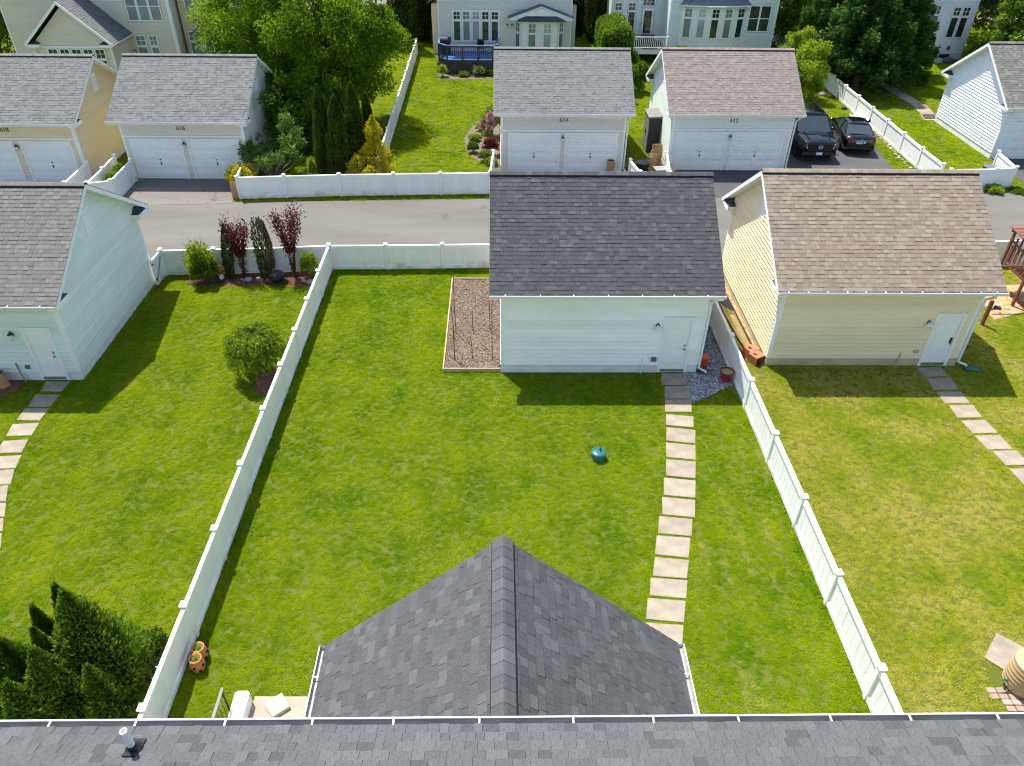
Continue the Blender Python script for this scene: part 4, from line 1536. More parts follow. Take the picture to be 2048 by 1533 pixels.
def grass_field(name, label, pts, tufts):
    """points -> tufts by geometry nodes"""
    me = bpy.data.meshes.new(name)
    me.from_pydata([tuple(p[:3]) for p in pts], [], [])
    a = me.attributes.new('size', 'FLOAT', 'POINT')
    a.data.foreach_set('value', [float(p[3]) for p in pts])
    o = link(name, me)
    tag(o, label, 'grass')
    stuff(o)
    ng = bpy.data.node_groups.new(name, 'GeometryNodeTree')
    ng.interface.new_socket('Geometry', in_out='INPUT', socket_type='NodeSocketGeometry')
    ng.interface.new_socket('Geometry', in_out='OUTPUT', socket_type='NodeSocketGeometry')
    N, L = ng.nodes, ng.links
    gi, go = N.new('NodeGroupInput'), N.new('NodeGroupOutput')
    ip = N.new('GeometryNodeInstanceOnPoints')
    L.new(gi.outputs[0], ip.inputs['Points'])
    jn = N.new('GeometryNodeJoinGeometry')
    for tm in tufts:
        to = bpy.data.objects.new('grass_tuft', tm)      # source meshes, not linked to the scene
        oi = N.new('GeometryNodeObjectInfo')
        oi.inputs['Object'].default_value = to
        oi.inputs['As Instance'].default_value = True
        L.new(oi.outputs['Geometry'], jn.inputs[0])
    L.new(jn.outputs[0], ip.inputs['Instance'])
    ip.inputs['Pick Instance'].default_value = True
    rv = N.new('FunctionNodeRandomValue')
    rv.data_type = 'FLOAT_VECTOR'
    rv.inputs[0].default_value = (-0.12, -0.12, 0)
    rv.inputs[1].default_value = (0.12, 0.12, 6.283)
    L.new(rv.outputs[0], ip.inputs['Rotation'])
    at = N.new('GeometryNodeInputNamedAttribute')
    at.data_type = 'FLOAT'
    at.inputs['Name'].default_value = 'size'
    L.new(at.outputs['Attribute'], ip.inputs['Scale'])
    L.new(ip.outputs[0], go.inputs[0])
    md = o.modifiers.new('grass', 'NODES')
    md.node_group = ng
    return o


TUFTS = [tuft(34, 0.085, 0.055, 0.0045, k) for k in range(5)]
FARTUFTS = [tuft(30, 0.12, 0.075, 0.008, 20 + k) for k in range(4)]
from_slabs = []
for o in list(bpy.data.objects):
    if o.name.startswith('paving_slab') and o.parent and o.data and len(o.data.vertices) == 12:
        w_ = [(v.co.x + o.location.x, v.co.y + o.location.y) for v in o.data.vertices[:4]]
        from_slabs.append(w_)


def in_poly(x, y, poly):
    ins = np.zeros(len(x), bool)
    n = len(poly)
    for i in range(n):
        (xa, ya), (xb, yb) = poly[i], poly[(i + 1) % n]
        c = ((ya > y) != (yb > y)) & (x < (xb - xa) * (y - ya) / (yb - ya + 1e-12) + xa)
        ins ^= c
    return ins


def rect(x0, x1, y0, y1):
    return [(x0, y0), (x1, y0), (x1, y1), (x0, y1)]


NEAR_EX = [rect(0.0, 6.95, 21.05, 28), rect(9.38, 16.25, 21.45, 28.4), rect(-21, -14.08, 20.6, 27.5), rect(-1.97, 0.06, 21.08, 27.57), rect(-5.64, -2.9, 4, 9.03), rect(-3.0, 3.15, 4, 8.05),
           rect(-7.16, -7.02, 5, 28.6), rect(8.01, 8.15, 5, 29), [(6.45, 21.14), (6.43, 19.36), (6.9, 19.6), (7.95, 20.34), (8.0, 20.36), (8.0, 27.9), (6.95, 27.9)],
           [(-12.9, 27.35), (-11.4, 27.05), (-9.6, 27.12), (-7.75, 27.02), (-7.18, 27.3), (-7.18, 28.45), (-13.0, 28.1)], [(-17.8, 20.64), (-16.1, 20.64), (-16.0, 20.2), (-16.4, 19.6), (-17.8, 19.3)],
           rect(11.1, 12.2, 8.7, 9.6), [(11.22, 9.89), (11.62, 9.45), (12.75, 9.75), (11.85, 10.54)], rect(-13.9, -7.0, 28.05, 29.2), rect(-7, 0, 28.5, 29.2)] + from_slabs


def scatter(x0, x1, y0, y1, dens, ex, size, thin=()):
    n = int((x1 - x0) * (y1 - y0) * dens)
    x, y = rs.uniform(x0, x1, n), rs.uniform(y0, y1, n)
    dp = y * math.cos(PITCH) + CAM_H * math.sin(PITCH)
    keep = np.abs(x) < dp * 0.70 + 4.5
    x, y = x[keep], y[keep]
    for p in ex:
        k = ~in_poly(x, y, p)
        x, y = x[k], y[k]
    for p, pr in thin:
        k = ~(in_poly(x, y, p) & (rs.rand(len(x)) < pr))
        x, y = x[k], y[k]
    s = size * rs.uniform(.65, 1.25, len(x))
    return [(a, b_, 0.0, c_) for a, b_, c_ in zip(x, y, s)]


DISC = lambda cx, cy, rx, ry: [(cx + rx * math.cos(a / 14 * 6.283), cy + ry * math.sin(a / 14 * 6.283)) for a in range(14)]
THIN = [(rect(8.15, 9.4, 21, 28.4), .75), ([(19.3, 24.6), (20.9, 25.2), (22.5, 25.6), (22.5, 27.4), (19.6, 27.3)], .85), (DISC(-7.75, 20.55, .55, .75), .9), (rect(11.0, 13, 8.4, 9.8), .5),
        (rect(0.2, 6.4, 20.85, 21.1), .5)]
pts = scatter(-28, 8.08, 7, 29.2, 150, NEAR_EX, 0.95, THIN) + scatter(8.08, 30, 7, 28.9, 150, NEAR_EX, 0.95, THIN)
# longer unmown tufts along fence feet, walls and slab edges
def edge_tufts(a, c, n, off, size):
    u = rs.rand(n)
    w_ = rs.normal(off, .035, n)
    dx, dy = c[0] - a[0], c[1] - a[1]
    ln = math.hypot(dx, dy)
    return [(a[0] + dx * t_ - dy / ln * q_, a[1] + dy * t_ + dx / ln * q_, 0.0, size * s_) for t_, q_, s_ in zip(u, w_, rs.uniform(.7, 1.4, n))]


for (a, c, n) in [((LX, 7), (LX, 28.3), 420), ((RX, 7), (RX, 20.2), 260), ((LX, 28.45), (-0.1, 28.6), 160)]:
    pts += edge_tufts(a, c, n, .10, 1.35) + edge_tufts(a, c, n, -.10, 1.35)
pts += edge_tufts((-14.1, 20.6), (-14.1, 27.3), 120, -.08, 1.3) + edge_tufts((9.5, 21.45), (14.8, 21.45), 120, -.05, 1.3) + edge_tufts((-1.98, 21.1), (-1.98, 27.5), 150, .06, 1.2) + edge_tufts((-1.9, 21.05), (0, 21.05), 40, -.05, 1.2)
for q in from_slabs:
    for i in range(4):
        pts += edge_tufts(q[i], q[(i + 1) % 4], 14, rs.choice([.02, -.02]), .8)
grass_field('grass', 'short mown grass of the three near back yards', pts, TUFTS)
FAR_EX = [rect(-19.5, -12.5, 38.4, 45.4), rect(-28.1, -21, 37.9, 44.9), rect(0.02, 6.9, 39.7, 46.6), rect(9.05, 15.9, 40, 47), rect(28.3, 35.2, 42, 49), rect(-90, 90, 29, 33),
          [(-90, 30), (90, 30), (90, alley_far(90) + .05), (-90, alley_far(-90) + .05)], [(-19.3, 34.5), (-13.25, 35.0), (-13.6, 38.6), (-19.3, 38.6)], rect(-28, -21.1, 34, 38.2), rect(0.0, 7.0, 35, 39.8),
          [(9.3, 35), (22.3, 36), (22.1, 41.2), (22.6, 44.5), (23.2, 48.4), (16.2, 48.4), (16.2, 40.1), (9.3, 40.1)], rect(28.3, 36, 36, 42.2),
          [(-1.9, 43.0), (-2.1, 45.0), (-1.7, 47.2), (-1.0, 48.3), (0.02, 49.0), (0.02, 39.9), (-0.6, 40.6), (-1.4, 41.6)], rect(-4.5, -0.3, 58, 62), rect(-60, 60, 78.3, 82), rect(-90, 90, 83.5, 97), rect(28.1, 29.2, 49, 62)]
pts = scatter(-45, 60, 33.5, 83, 34, FAR_EX, 1.15, [(rect(24, 30, 49, 66), .55), (rect(-19, -8, 40, 52), .3)])
grass_field('grass', 'mown grass of the yards beyond the alley', pts, FARTUFTS)
# ================================================================== houses beyond the alley
def lapwall(H, P0, P1, N, z0, z1, mat, holes=(), top=None):
    """one straight wall from P0 to P1 (ground plan) clad in joined lap boards"""
    P0, P1 = Vector((P0[0], P0[1], 0)), Vector((P1[0], P1[1], 0))
    U = (P1 - P0)
    L = U.length
    U.normalize()
    b = MB()
    N = Vector(N)
    zz = [(0, z0), (L, z0)] + ([(L, z1), (0, z1)] if top is None else top)
    b.prism([P0 + U * u + Vector((0, 0, z)) for u, z in zz], -N * 0.12)
    o = b.build('wall', mat, H)
    if top is None:
        siding(H, P0, U, N, lambda z: (0, L), z0, z1, mat, 0.125, False, holes)
    else:
        ap = max(top, key=lambda q: q[1])

        def span(z):
            if z <= z1:
                return (0, L)
            f = min(1, (z - z1) / (ap[1] - z1))
            return (ap[0] * f, L - (L - ap[0]) * f)
        siding(H, P0, U, N, span, z0, ap[1] - 0.05, mat, 0.125, False, holes)
    return P0, U


def corner(H, x, y, z0, z1, w=0.12):
    b = MB()
    b.box(x - w / 2, x + w / 2, y - w / 2, y + w / 2, z0, z1)
    b.build('corner_board', TRIM, H)


def tall_window(H, P0, U, N, u0, u1, z0, z1, glass=GLASS, tr=0.65):
    """transom with muntins over a tall light"""
    window(H, P0, U, N, u0, u1, z1 - tr, z1, 2, 2, glass=glass, fw=0.075)
    window(H, P0, U, N, u0, u1, z0, z1 - tr - 0.006, 1, 1, glass=glass, fw=0.075)


def plain_gable_roof(H, x0, x1, y0, y1, zE, zR, pal, oh=0.4, seed=0):
    """simple ridge-along-x roof for the parts of a house above the picture"""
    yR = (y0 + y1) / 2
    b = MB()
    for ya in (y0 - oh, y1 + oh):
        b.prism([(x0 - oh, ya, zE), (x0 - oh, yR, zR), (x0 - oh, yR, zR - 0.14), (x0 - oh, ya, zE - 0.14)], (x1 - x0 + 2 * oh, 0, 0))
    r = b.build('roof', FELT, H)
    L = math.hypot(yR - y0 + oh, zR - zE)
    shingle_slope(r, (x0 - oh, y0 - oh, zE + .004), (1, 0, 0), (0, yR - y0 + oh, zR - zE), x1 - x0 + 2 * oh, L, pal, 0.25, 0, seed)
    shingle_slope(r, (x1 + oh, y1 + oh, zE + .004), (-1, 0, 0), (0, -(yR - y0 + oh), zR - zE), x1 - x0 + 2 * oh, L, pal, 0.25, 0, seed + 1)
    for X in (x0, x1):
        g_ = MB()
        g_.prism([(X, y0, zE - 0.2), (X, y1, zE - 0.2), (X, yR, zR - 0.3)], (0.12 if X == x0 else -0.12, 0, 0))
        g_.build('gable', SIDE_LINEN, H)


# --------------------------------------------------------------- house 614 (linen, blue deck)
HL = thing('house', 'linen coloured house with a blue deck behind garage 614', 'house', group='houses across the alley')
F = 62.0
WN = [(-3.50 + k * 0.72, -2.88 + k * 0.72) for k in range(5)]
P0, U = lapwall(HL, (-4.57, F), (5.47, F), (0, -1, 0), 0.0, 6.3, SIDE_LINEN, [(1.0, 4.65, 1.6, 3.95), (5.75, 9.55, 0.6, 4.0)])
b = MB()
b.box(-3.60, 0.08, F - 0.04, F - 0.006, 1.64, 3.93)
b.build('window_surround', TRIM, HL)
for k, (a, c) in enumerate(WN):
    tall_window(HL, (0, F - 0.045, 0), (1, 0, 0), (0, -1, 0), a, c, 1.72, 3.86, [GLASS, GLASS2, GLASS3, GLASS, GLASS][k])
b = MB()
b.box(-4.55, -4.45, F + 0.02, F + 10, 0, 6.3)
b.box(5.35, 5.45, F + 0.02, F + 10, 0, 6.3)
b.box(-4.45, 5.35, F + 9.9, F + 10, 0, 6.3)
b.build('wall', SIDE_LINEN, HL)
corner(HL, -4.57, F, 0, 6.3)
corner(HL, 5.47, F, 0, 6.3)
plain_gable_roof(HL, -4.57, 5.47, F, F + 10, 6.4, 10.0, 'mauve', seed=41)
for (x, xx) in ((-5.35, -4.63), (5.53, 6.15)):
    lapwall(HL, (x, 65.3), (xx, 65.3), (0, -1, 0), 0, 3.75, SIDE_BEIGE)
    b = MB()
    b.box(x + 0.02, xx - 0.02, 65.45, 72, 0, 3.6)
    b.build('side_wing', SIDE_BEIGE, HL)
    b = MB()
    xo = x - 0.35 if x < 0 else xx + 0.35
    xi = xx if x < 0 else x
    b.prism([(xo, 65.0, 3.70), (xi, 65.0, 4.4), (xi, 65.0, 4.28), (xo, 65.0, 3.56)], (0, 7, 0))
    b.build('wing_roof', SHINGLE, HL)
for x in (0.65, 1.0):
    coach_lamp(HL, (x, F - 0.025, 2.85), (0, -1, 0))
# bay with pediment
BP = [(1.15, F), (1.75, F - 0.75), (4.40, F - 0.75), (5.0, F)]
for k in range(3):
    a, c = Vector((*BP[k], 0)), Vector((*BP[k + 1], 0))
    U2 = (c - a).normalized()
    N2 = Vector((U2.y, -U2.x, 0))
    b = MB()
    L = (c - a).length
    b.prism([a + Vector((0, 0, 0.5)), c + Vector((0, 0, 0.5)), c + Vector((0, 0, 3.35)), a + Vector((0, 0, 3.35))], -N2 * 0.1)
    b.build('bay_panel', TRIM, HL)
    if k == 1:
        for (u0, u1, gl) in ((0.42, 1.08, GLASS2), (1.58, 2.24, GLASS3)):
            tall_window(HL, a, U2, N2, u0, u1, 1.25, 3.2, gl, 0.75)
    else:
        tall_window(HL, a, U2, N2, L / 2 - 0.3, L / 2 + 0.3, 1.25, 3.2, GLASS2, 0.75)
b = MB()
b.prism([(0.86, F - 1.05, 3.40), (5.44, F - 1.05, 3.40), (5.44, F - 1.05, 3.52), (3.15, F - 1.05, 4.26), (0.86, F - 1.05, 3.52)], (0, 1.05, 0))
b.build('pediment', TRIM, HL)
b = MB()
b.prism([(0.70, F - 1.10, 3.46), (3.15, F - 1.10, 4.30), (3.15, F - 1.10, 4.38), (0.70, F - 1.10, 3.54)], (0, 0.06, 0))
b.prism([(5.60, F - 1.10, 3.46), (3.15, F - 1.10, 4.30), (3.15, F - 1.10, 4.38), (5.60, F - 1.10, 3.54)], (0, 0.06, 0))
b.build('rake_board', TRIM, HL)
b = MB()
b.grid([(1.4, F - 1.30, 3.42), (4.9, F - 1.30, 3.42), (4.9, F - 1.055, 3.48), (4.3, F - 1.058, 3.72), (2.0, F - 1.058, 3.72), (1.4, F - 1.055, 3.48)], [(0, 1, 2, 3, 4, 5)])
b.prism([(1.3, F - 1.32, 3.38), (5.0, F - 1.32, 3.38), (5.0, F - 1.32, 3.42), (1.3, F - 1.32, 3.42)], (0, 0.27, 0))
b.build('pent_roof', SLATEROOF, HL)
br = MB()
br.face([(0.70, F - 1.10, 3.53), (3.15, F - 1.10, 4.37), (3.15, F, 4.37), (0.70, F, 3.53)])
br.face([(5.60, F - 1.10, 3.53), (5.60, F, 3.53), (3.15, F, 4.37), (3.15, F - 1.10, 4.37)])
bro = br.build('bay_roof', FELT, HL)
shingle_slope(bro, (0.70, F, 3.545), (0, -1, 0), (2.45, 0, 0.84), 1.10, 2.59, 'mauve', 0.16, 0, 45)
shingle_slope(bro, (5.60, F - 1.10, 3.545), (0, 1, 0), (-2.45, 0, 0.84), 1.10, 2.59, 'mauve', 0.16, 0, 46)
# deck
D = thing('deck', 'raised deck with blue top rail and charcoal balusters behind garage 614', 'deck', (0, 0, 0))
DP = [(-4.50, 61.9), (-4.50, 60.0), (-3.85, 59.3), (-0.45, 59.3), (-0.1, 59.7), (-0.1, 61.9)]
b = MB()
b.prism([(x, y, 0.97) for x, y in DP], (0, 0, 0.06))
b.build('deck_floor', BLUEDECK, D)
b = MB()
for i in range(len(DP) - 1):
    (xa, ya), (xb, yb) = DP[i], DP[i + 1]
    dd = Vector((xb - xa, yb - ya, 0)).normalized()
    nn = Vector((dd.y, -dd.x, 0)) * -0.02
    b.prism([(xa, ya, 0.70), (xb, yb, 0.70), (xb, yb, 0.97), (xa, ya, 0.97)], nn)
    b.prism([(xa, ya, 0.0), (xb, yb, 0.0), (xb, yb, 0.70), (xa, ya, 0.70)], nn * -8)
b.build('skirt', GREYDECK, D)
for (x, y) in DP + [(-2.7, 59.3), (-1.55, 59.3)]:
    b = MB()
    b.box(x - 0.06, x + 0.06, y - 0.06, y + 0.06, 0, 1.98)
    b.build('post', GREYDECK, D)
for i in range(len(DP) - 1):
    A, B = Vector((*DP[i], 0)), Vector((*DP[i + 1], 0))
    L = (B - A).length
    M = Matrix.Translation(A) @ Matrix.Rotation(math.atan2(B.y - A.y, B.x - A.x), 4, 'Z')
    b = MB()
    b.box(0, L, -0.07, 0.07, 1.98, 2.03, M=M)
    b.build('top_rail', BLUEDECK, D)
    b = MB()
    b.box(0.07, L - 0.07, -0.03, 0.03, 1.88, 1.95, M=M)
    b.box(0.07, L - 0.07, -0.03, 0.03, 1.12, 1.17, M=M)
    b.build('rail', GREYDECK, D)
    n = int(L / 0.14)
    for k in range(1, n):
        b = MB()
        b.box(k * L / n - 0.018, k * L / n + 0.018, -0.018, 0.018, 1.17, 1.88, M=M)
        b.build('baluster', GREYDECK, D)
t = thing('grill', 'black covered barbecue grill on the blue deck', 'grill', (-4.05, 61.0, 1.03))
b = MB()
b.bevbox(-0.35, 0.35, -0.28, 0.28, 0, 0.85, 0.03)
b.build('cart', BLACK, t)
b = MB()
n = 10
pr = [(0.32 * math.cos(math.pi * k / n), 0.85 + 0.36 * math.sin(math.pi * k / n)) for k in range(n + 1)]
b.prism([(-0.42, y, z) for y, z in pr], (0.84, 0, 0))
b.build('hood', BLKPLASTIC, t, smooth=False)
t = thing('chair', 'dark metal mesh chair on the blue deck by the window', 'chair', (-1.4, 61.2, 1.03))
for nm, q in (('seat', (-.25, .25, -.25, .25, .40, .44)), ('backrest', (-.25, .25, .22, .25, .44, .95))):
    b = MB()
    b.box(*q)
    b.build(nm, BLACK, t)
for x in (-.23, .23):
    for y in (-.23, .23):
        b = MB()
        b.tube([(x, y, 0), (x, y, .42)], 0.015, 6)
        b.build('leg', BLACK, t)

# --------------------------------------------------------------- house 612 (mint)
HM = thing('house', 'mint green house with curved bay window and white balustered deck behind garage 612', 'house', group='houses across the alley')
F2 = 63.5
lapwall(HM, (13.30, F2), (14.15, F2), (0, -1, 0), 0, 4.6, SIDE_GREEN)
lapwall(HM, (19.25, F2), (21.55, F2), (0, -1, 0), 0, 6.5, SIDE_GREEN, [(0.15, 1.85, 2.2, 4.2)])
lapwall(HM, (9.0, 66.0), (13.30, 66.0), (0, -1, 0), 0, 6.5, SIDE_GREEN, [(1.3, 2.05, 1.6, 3.9), (0.2, 0.9, 1.6, 3.9), (2.4, 3.6, 1.2, 4.2)])
lapwall(HM, (13.30, 66.0), (13.30, F2), (-1, 0, 0), 0, 4.6, SIDE_GREEN)
b = MB()
b.box(9.1, 21.45, 66.1, 75, 0, 6.5)
b.box(19.35, 21.45, F2 + .12, 66.1, 0, 6.5)
b.build('wall', SIDE_GREEN, HM)
plain_gable_roof(HM, 9.0, 21.55, 66.0, 75, 6.5, 10, 'rose', seed=51)
for x, y in ((13.30, F2), (21.55, F2), (19.30, F2), (10.0, 65.98), (11.2, 65.98)):
    corner(HM, x, y, 0, 4.7 if y < 64 and x < 21 else 6.4)
arc = []
for k in range(6):
    u = k / 5
    arc.append((14.15 + 5.10 * u, F2 - 0.95 * math.sin(math.pi * (0.16 + 0.68 * u)) + 0.42))
for k in range(5):
    a, c = Vector((*arc[k], 0)), Vector((*arc[k + 1], 0))
    U2 = (c - a).normalized()
    N2 = Vector((U2.y, -U2.x, 0))
    L = (c - a).length
    b = MB()
    b.prism([a, c, c + Vector((0, 0, 4.10)), a + Vector((0, 0, 4.10))], -N2 * 0.1)
    b.build('bay_panel', TRIM, HM)
    tall_window(HM, a, U2, N2, L / 2 - 0.33, L / 2 + 0.33, 1.80, 3.98, [GLASS2, GLASS3, GLASS, GLASS2, GLASS][k], 0.72)
b = MB()
ap = [(14.6 + 4.2 * k / 5, F2 + 0.3, 4.85) for k in range(6)]
lo = [(x + (x - 16.7) * 0.06, y - 0.25, 4.18) for x, y in arc]
for k in range(5):
    b.face([lo[k], lo[k + 1], ap[k + 1], ap[k]])
b.face([lo[0], ap[0], (14.1, F2 + 0.3, 4.2)])
b.build('bay_roof', METALROOF, HM)
for k in range(11):
    u = k / 10 * 5
    i = min(int(u), 4)
    f = u - i
    p = Vector(lo[i]).lerp(Vector(lo[i + 1]), f)
    q = Vector(ap[i]).lerp(Vector(ap[i + 1]), f)
    b = MB()
    b.tube([p + Vector((0, 0, .015)), q + Vector((0, 0, .015))], 0.018, 5)
    b.build('roof_seam', METALROOF, HM)
b = MB()
b.tube([(x, y - .02, z - .05) for x, y, z in lo], 0.06, 6)
b.build('gutter', GUTTER, HM)
b = MB()
b.box(13.3, 19.3, F2 + 0.1, 66.1, 4.3, 6.4)
b.build('upper_wall', SIDE_GREEN, HM)
window(HM, (19.25, F2 - 0.02, 0), (1, 0, 0), (0, -1, 0), 0.15, 1.0, 2.25, 4.15, 1, 2, True, GLASS)
window(HM, (19.25, F2 - 0.02, 0), (1, 0, 0), (0, -1, 0), 1.0, 1.85, 2.25, 4.15, 1, 2, True, GLASS)
for u in (0.25, 1.35):
    tall_window(HM, (9.0, 66.0 - .02, 0), (1, 0, 0), (0, -1, 0), u, u + 0.65, 1.6, 3.85, GLASS)
window(HM, (9.0, 65.98, 0), (1, 0, 0), (0, -1, 0), 2.45, 3.5, 3.55, 4.2, 3, 2, False, GLASS)
b = MB()
b.box(11.55, 12.45, 65.90, 65.97, 1.20, 3.45)
dr = b.build('door', DOORW, HM)
b = MB()
b.box(11.70, 12.30, 65.88, 65.899, 1.45, 3.25)
b.build('pane', GLASS, dr)
b = MB()
b.tube([(19.15, F2 - .45, 4.05), (19.0, F2 - .1, 3.6), (18.95, F2 - .1, 0.2)], 0.05, 6)
b.build('downspout', GUTTER, HM)
D = thing('deck', 'small deck with white balusters in front of the mint green house door', 'deck')
b = MB()
b.box(10.4, 13.2, 62.6, 65.9, 0.95, 1.05)
b.build('deck_floor', GREYDECK, D)
b = MB()
b.box(10.4, 13.2, 62.55, 62.60, 0.75, 1.02)
b.build('fascia', TRIM, D)
for x in (10.45, 13.15):
    b = MB()
    b.box(x - .05, x + .05, 62.56, 62.66, 0, 2.05)
    b.build('post', TRIM, D)
for z in (1.18, 1.95):
    b = MB()
    b.box(10.5, 13.1, 62.58, 62.64, z, z + 0.06)
    b.build('rail', TRIM, D)
for k in range(17):
    b = MB()
    b.box(10.60 + k * 0.15 - .02, 10.60 + k * 0.15 + .02, 62.59, 62.63, 1.24, 1.95)
    b.build('baluster', TRIM, D)
t = thing('patio_table', 'brown square patio table on the white balustered deck', 'table', (10.75, 64.2, 1.05))
b = MB()
b.bevbox(-.5, .5, -.4, .4, .68, .73, .01)
b.build('table_top', pm('brown table top', (0.25, 0.17, 0.12), 0.5), t)
for x in (-.42, .42):
    for y in (-.32, .32):
        b = MB()
        b.tube([(x, y, 0), (x, y, .68)], .02, 6)
        b.build('leg', BLACK, t)
t = thing('grill', 'black cloth covered grill on the white balustered deck', 'grill', (11.7, 63.4, 1.05))
b = MB()
b.bevbox(-.55, .55, -.3, .3, 0, .75, .05)
b.build('cover', BLKPLASTIC, t)
b = MB()
b.prism([(-.5, -.28, .75), (-.5, .28, .75), (-.5, .2, 1.0), (-.5, -.2, 1.0)], (1.0, 0, 0))
b.build('hood', BLKPLASTIC, t)

# --------------------------------------------------------------- beige house on the left
HB_ = thing('house', 'beige house with gabled sunroom behind garages 616 and 618', 'house', group='houses across the alley')
Y1, Y2 = 53.0, 56.0
lapwall(HB_, (-33.5, Y2), (-22.3, Y2), (0, -1, 0), 0, 8.5, SIDE_BEIGE, [(8.3, 10.7, 4.1, 6.2), (8.35, 10.2, 1.0, 3.35)])
lapwall(HB_, (-30.5, Y1), (-25.5, Y1), (0, -1, 0), 0, 3.3, SIDE_BEIGE, [(0.8, 4.6, 0.9, 3.25)], top=[(5.0, 3.3), (2.5, 5.55), (0, 3.3)])
lapwall(HB_, (-25.5, Y1), (-25.5, Y2), (1, 0, 0), 0, 3.3, SIDE_BEIGE)
b = MB()
b.box(-33.4, -22.4, Y2 + .13, 66, 0, 8.5)
b.box(-30.4, -25.6, Y1 + .13, Y2 + .1, 0, 3.2)
b.build('wall', SIDE_BEIGE, HB_)
plain_gable_roof(HB_, -33.5, -22.3, Y2, 66, 8.5, 12, 'grey', seed=61)
sz = (5.9 - 3.4) / 2.8
b = MB()
b.prism([(-30.8, Y1 - .35, 3.40), (-28.0, Y1 - .35, 5.90), (-25.2, Y1 - .35, 3.40), (-25.2, Y1 - .35, 3.28), (-28.0, Y1 - .35, 5.76), (-30.8, Y1 - .35, 3.28)], (0, 3.33, 0))
srf = b.build('sunroom_roof', FELT, HB_)
shingle_slope(srf, (-25.2, Y1 - .35, 3.405), (0, 1, 0), (-2.8, 0, 2.5), 3.33, 3.75, 'grey', 0.155, 0, 63)
shingle_slope(srf, (-30.8, Y2 - .02, 3.405), (0, -1, 0), (2.8, 0, 2.5), 3.33, 3.75, 'grey', 0.155, 0, 64)
b = MB()
for xa in (-30.84, -25.16):
    b.prism([(xa, Y1 - .40, 3.40), (-28.0, Y1 - .40, 5.93), (-28.0, Y1 - .40, 5.73), (xa, Y1 - .40, 3.20)], (0, 0.04, 0))
b.build('rake_board', TRIM, HB_)
for xa, xb in ((-30.75, -29.95), (-26.05, -25.25)):
    b = MB()
    b.box(xa, xb, Y1 - .36, Y1 - .03, 3.18, 3.36)
    ro = b.build('cornice_return', TRIM, HB_)
    b = MB()
    b.grid([(xa, Y1 - .36, 3.36), (xb, Y1 - .36, 3.36), (xb, Y1 - .03, 3.36), ((xa + xb) / 2, Y1 - .03, 3.62), (xa, Y1 - .03, 3.36)], [(0, 1, 3), (1, 2, 3), (0, 3, 4)])
    b.build('return_roof', RUSTROOF, ro)
b = MB()
b.box(-30.0, -26.0, Y1 - .06, Y1 - .025, 3.10, 3.22)
b.build('frieze_board', TRIM, HB_)
for k in range(5):
    u0 = 0.82 + k * 0.765
    tall_window(HB_, (-30.5, Y1 - .025, 0), (1, 0, 0), (0, -1, 0), u0, u0 + 0.70, 1.2, 3.08, GLASS, 0.68)
corner(HB_, -25.5, Y1, 0, 3.2)
corner(HB_, -30.5, Y1, 0, 3.2)
corner(HB_, -33.5, Y2, 0, 8.4)
corner(HB_, -22.3, Y2, 0, 8.4, 0.2)
for k in range(3):
    u0 = 8.35 + k * 0.78
    window(HB_, (-33.5, Y2 - .025, 0), (1, 0, 0), (0, -1, 0), u0, u0 + 0.76, 4.15, 6.0, 1, 2, True, GLASS2)
for u0, u1 in ((8.40, 9.15), (9.35, 9.95)):
    tall_window(HB_, (-33.5, Y2 - .025, 0), (1, 0, 0), (0, -1, 0), u0, u1, 1.2, 3.28, GLASS2, 0.72)
coach_lamp(HB_, (-25.28, Y2 - .03, 2.2), (0, -1, 0))
b = MB()
b.tube([(-30.75, Y1 - .4, 3.2), (-30.5, Y1 - .15, 2.95), (-30.2, Y1 - .12, 2.7), (-30.2, Y1 - .12, 0.1)], 0.05, 6)
b.build('downspout', GUTTER, HB_)
gutter(HB_, (-25.2, Y1 - .35, 3.38), (-25.2, Y2 - .02, 3.38), (1, 0, 0), 0)
# yellow wing with metal-roofed bay
lapwall(HB_, (-22.2, 57.5), (-17.0, 57.5), (0, -1, 0), 0, 8.0, SIDE_TAN, [(0.2, 0.9, 1.2, 3.3), (0.4, 1.1, 4.4, 6.2), (2.1, 2.8, 4.6, 6.2)])
b = MB()
b.box(-22.1, -17.1, 57.63, 66, 0, 8)
b.build('wall', SIDE_TAN, HB_)
tall_window(HB_, (-22.2, 57.47, 0), (1, 0, 0), (0, -1, 0), 0.25, 0.9, 1.2, 3.25, GLASS2, 0.7)
window(HB_, (-22.2, 57.47, 0), (1, 0, 0), (0, -1, 0), 0.45, 1.1, 4.4, 6.2, 1, 2, True, GLASS2)
window(HB_, (-22.2, 57.47, 0), (1, 0, 0), (0, -1, 0), 2.15, 2.8, 4.6, 6.2, 1, 2, True, GLASS2)
b = MB()
b.prism([(-20.9, 56.5, 0), (-17.9, 56.5, 0), (-17.4, 57.48, 0), (-21.4, 57.48, 0)], (0, 0, 3.1))
b.build('bay', SIDE_TAN, HB_)
b = MB()
b.grid([(-21.0, 56.2, 3.15), (-17.8, 56.2, 3.15), (-17.1, 57.48, 3.15), (-21.7, 57.48, 3.15), (-18.2, 57.48, 3.85), (-20.6, 57.48, 3.85)], [(0, 1, 4, 5), (1, 2, 4), (3, 0, 5), (0, 3, 2, 1)])
mo = b.build('bay_roof', METALROOF2, HB_)
for k in range(8):
    x = -21.0 + k * 0.457
    b = MB()
    b.tube([(x, 56.2, 3.165), (-20.6 + k * 0.343, 57.48, 3.865)], 0.02, 5)
    b.build('roof_seam', METALROOF2, mo)
for u in (0.35, 1.15, 1.95):
    window(HB_, (-20.9, 56.49, 0), (1, 0, 0), (0, -1, 0), u, u + 0.62, 1.3, 2.95, 1, 2, True, GLASS2)
